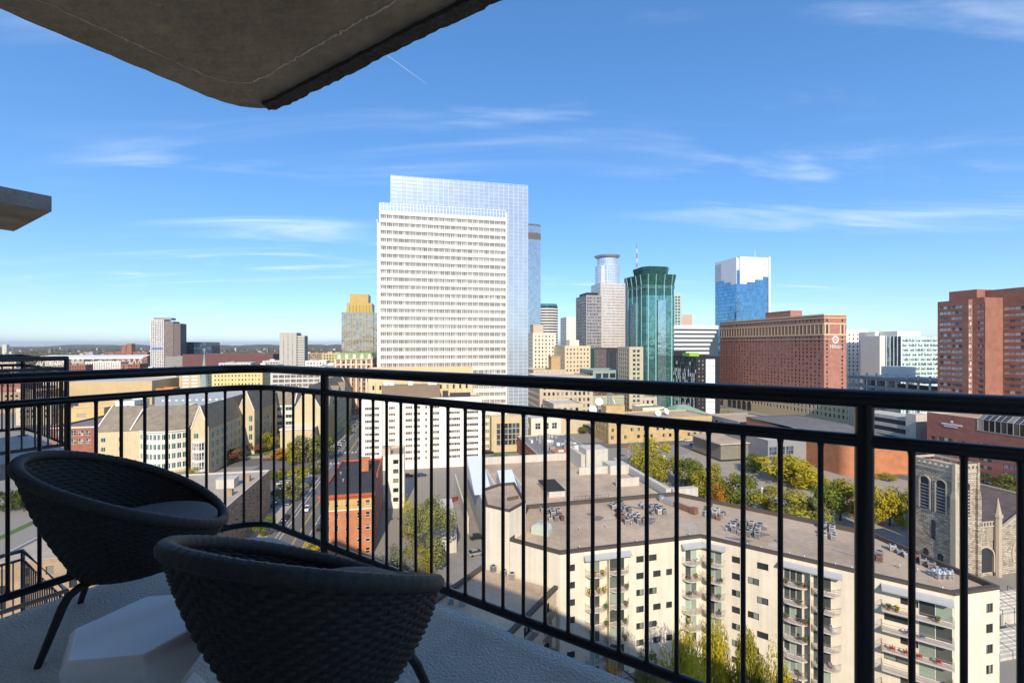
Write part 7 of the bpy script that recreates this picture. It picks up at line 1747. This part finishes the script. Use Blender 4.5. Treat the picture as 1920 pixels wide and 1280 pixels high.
# far land: woods and houses up to the horizon
r2 = random.Random(99); vs, fs = [], []
ico = []
for i in range(3):
    for k in range(6): ico.append((math.cos(R(60*k + 30*i)) * (.95, 1.0, .55)[i], math.sin(R(60*k + 30*i)) * (.95, 1.0, .55)[i], (0, .55, .95)[i]))
icf = [(i*6+k, i*6+(k+1) % 6, (i+1)*6+(k+1) % 6, (i+1)*6+k) for i in range(2) for k in range(6)] + [(12,13,14,15,16,17)]
for i in range(15000):
    t = r2.random(); Y = 650 * (9500/650) ** t
    px = r2.uniform(-60, 1980)
    if Y < 1300 and px > 640: continue
    x = (px - CXP) / FPX * Y; s = r2.uniform(4, 9) * (1 + Y/5000)
    base = len(vs); j = [r2.uniform(.75, 1.3) for _ in range(18)]
    vs += [(x + a*s*q, Y + b_*s*q, c*s*.9*q) for (a, b_, c), q in zip(ico, j)]; fs += [tuple(base + v for v in f) for f in icf]
b = MB(); b.raw(vs, fs); o = b.build('far_woods', [leaf_mat('far_leaf', (.075,.08,.035), (.26,.19,.085))], kind='stuff'); tag(o, 'far belt of autumn woods reaching the horizon', 'woods')
vs, fs = [], []
for i in range(1500):
    Y = 800 * (6500/800) ** r2.random(); px = r2.uniform(-40, 1960)
    if px > 640 and Y < 1400: continue
    x = (px - CXP)/FPX*Y; w, d, h = r2.uniform(6, 26), r2.uniform(6, 18), r2.uniform(5, 13) * (1 + (r2.random() < .06)*2.2)
    b0 = len(vs); vs += [(x, Y, 0), (x+w, Y, 0), (x+w, Y+d, 0), (x, Y+d, 0), (x, Y, h), (x+w, Y, h), (x+w, Y+d, h), (x, Y+d, h)]
    fs += [tuple(b0+v for v in f) for f in ((0,1,5,4),(1,2,6,5),(3,0,4,7),(4,5,6,7))]
b = MB(); b.raw(vs, fs); o = b.build('far_houses', [M('far_wall', (.40,.36,.31), .9, .3, .01, isl=.6)], kind='stuff'); tag(o, 'tiny pale far houses scattered among the far woods', 'houses')
b = MB()
for k in range(60):
    x = -9500 + k * 330; b.cyl(x, 9800 + r2.uniform(-400, 400), 0, r2.uniform(45, 74), r2.uniform(500, 900), 14, r1=120, smooth=True)
o = b.build('hills', [leaf_mat('hill_leaf', (.08,.08,.045), (.20,.17,.09))]); o['kind'] = 'structure'
t, W, H = simple('far_white_tower', 'tiny lone pale tower on the horizon above the next balcony', 4, 12, 646, 2600, 20, CREAM, GDARK, 6, 5, 2, 2, side='', mode='row')
# jet trail high up
q0, q1 = Vector(((726-CXP)/FPX*9000, 9000, CAMZ + (CYP-104)/FPX*9000)), Vector(((800-CXP)/FPX*9300, 9300, CAMZ + (CYP-158)/FPX*9300))
b = MB(); b.tube([q0, q0.lerp(q1, .5), q1], 6, 6, rad=[6, 5, 3]); m, n, l, bs = node_mat('vapour'); bs.inputs['Base Color'].default_value = (.9,.9,.9,1); bs.inputs['Alpha'].default_value = .28
o = b.build('contrail', [m]); tag(o, 'thin white jet trail beside the slab overhead', 'contrail')
# air
m = bpy.data.materials.new('air'); m.use_nodes = True; n, l = m.node_tree.nodes, m.node_tree.links
for x in list(n):
    if x.type == 'BSDF_PRINCIPLED': n.remove(x)
pv = n.new('ShaderNodeVolumePrincipled'); pv.inputs['Color'].default_value = (.86,.92,1,1); pv.inputs['Density'].default_value = 0.00004; pv.inputs['Anisotropy'].default_value = .2
l.new(pv.outputs[0], n['Material Output'].inputs['Volume'])
HAZE = True
if HAZE:
    b = MB(); b.box(-31000, -31000, -1, 31000, 31000, 240); o = b.build('haze', [m], kind='stuff'); tag(o, 'thin bluish air over the whole city', 'haze')
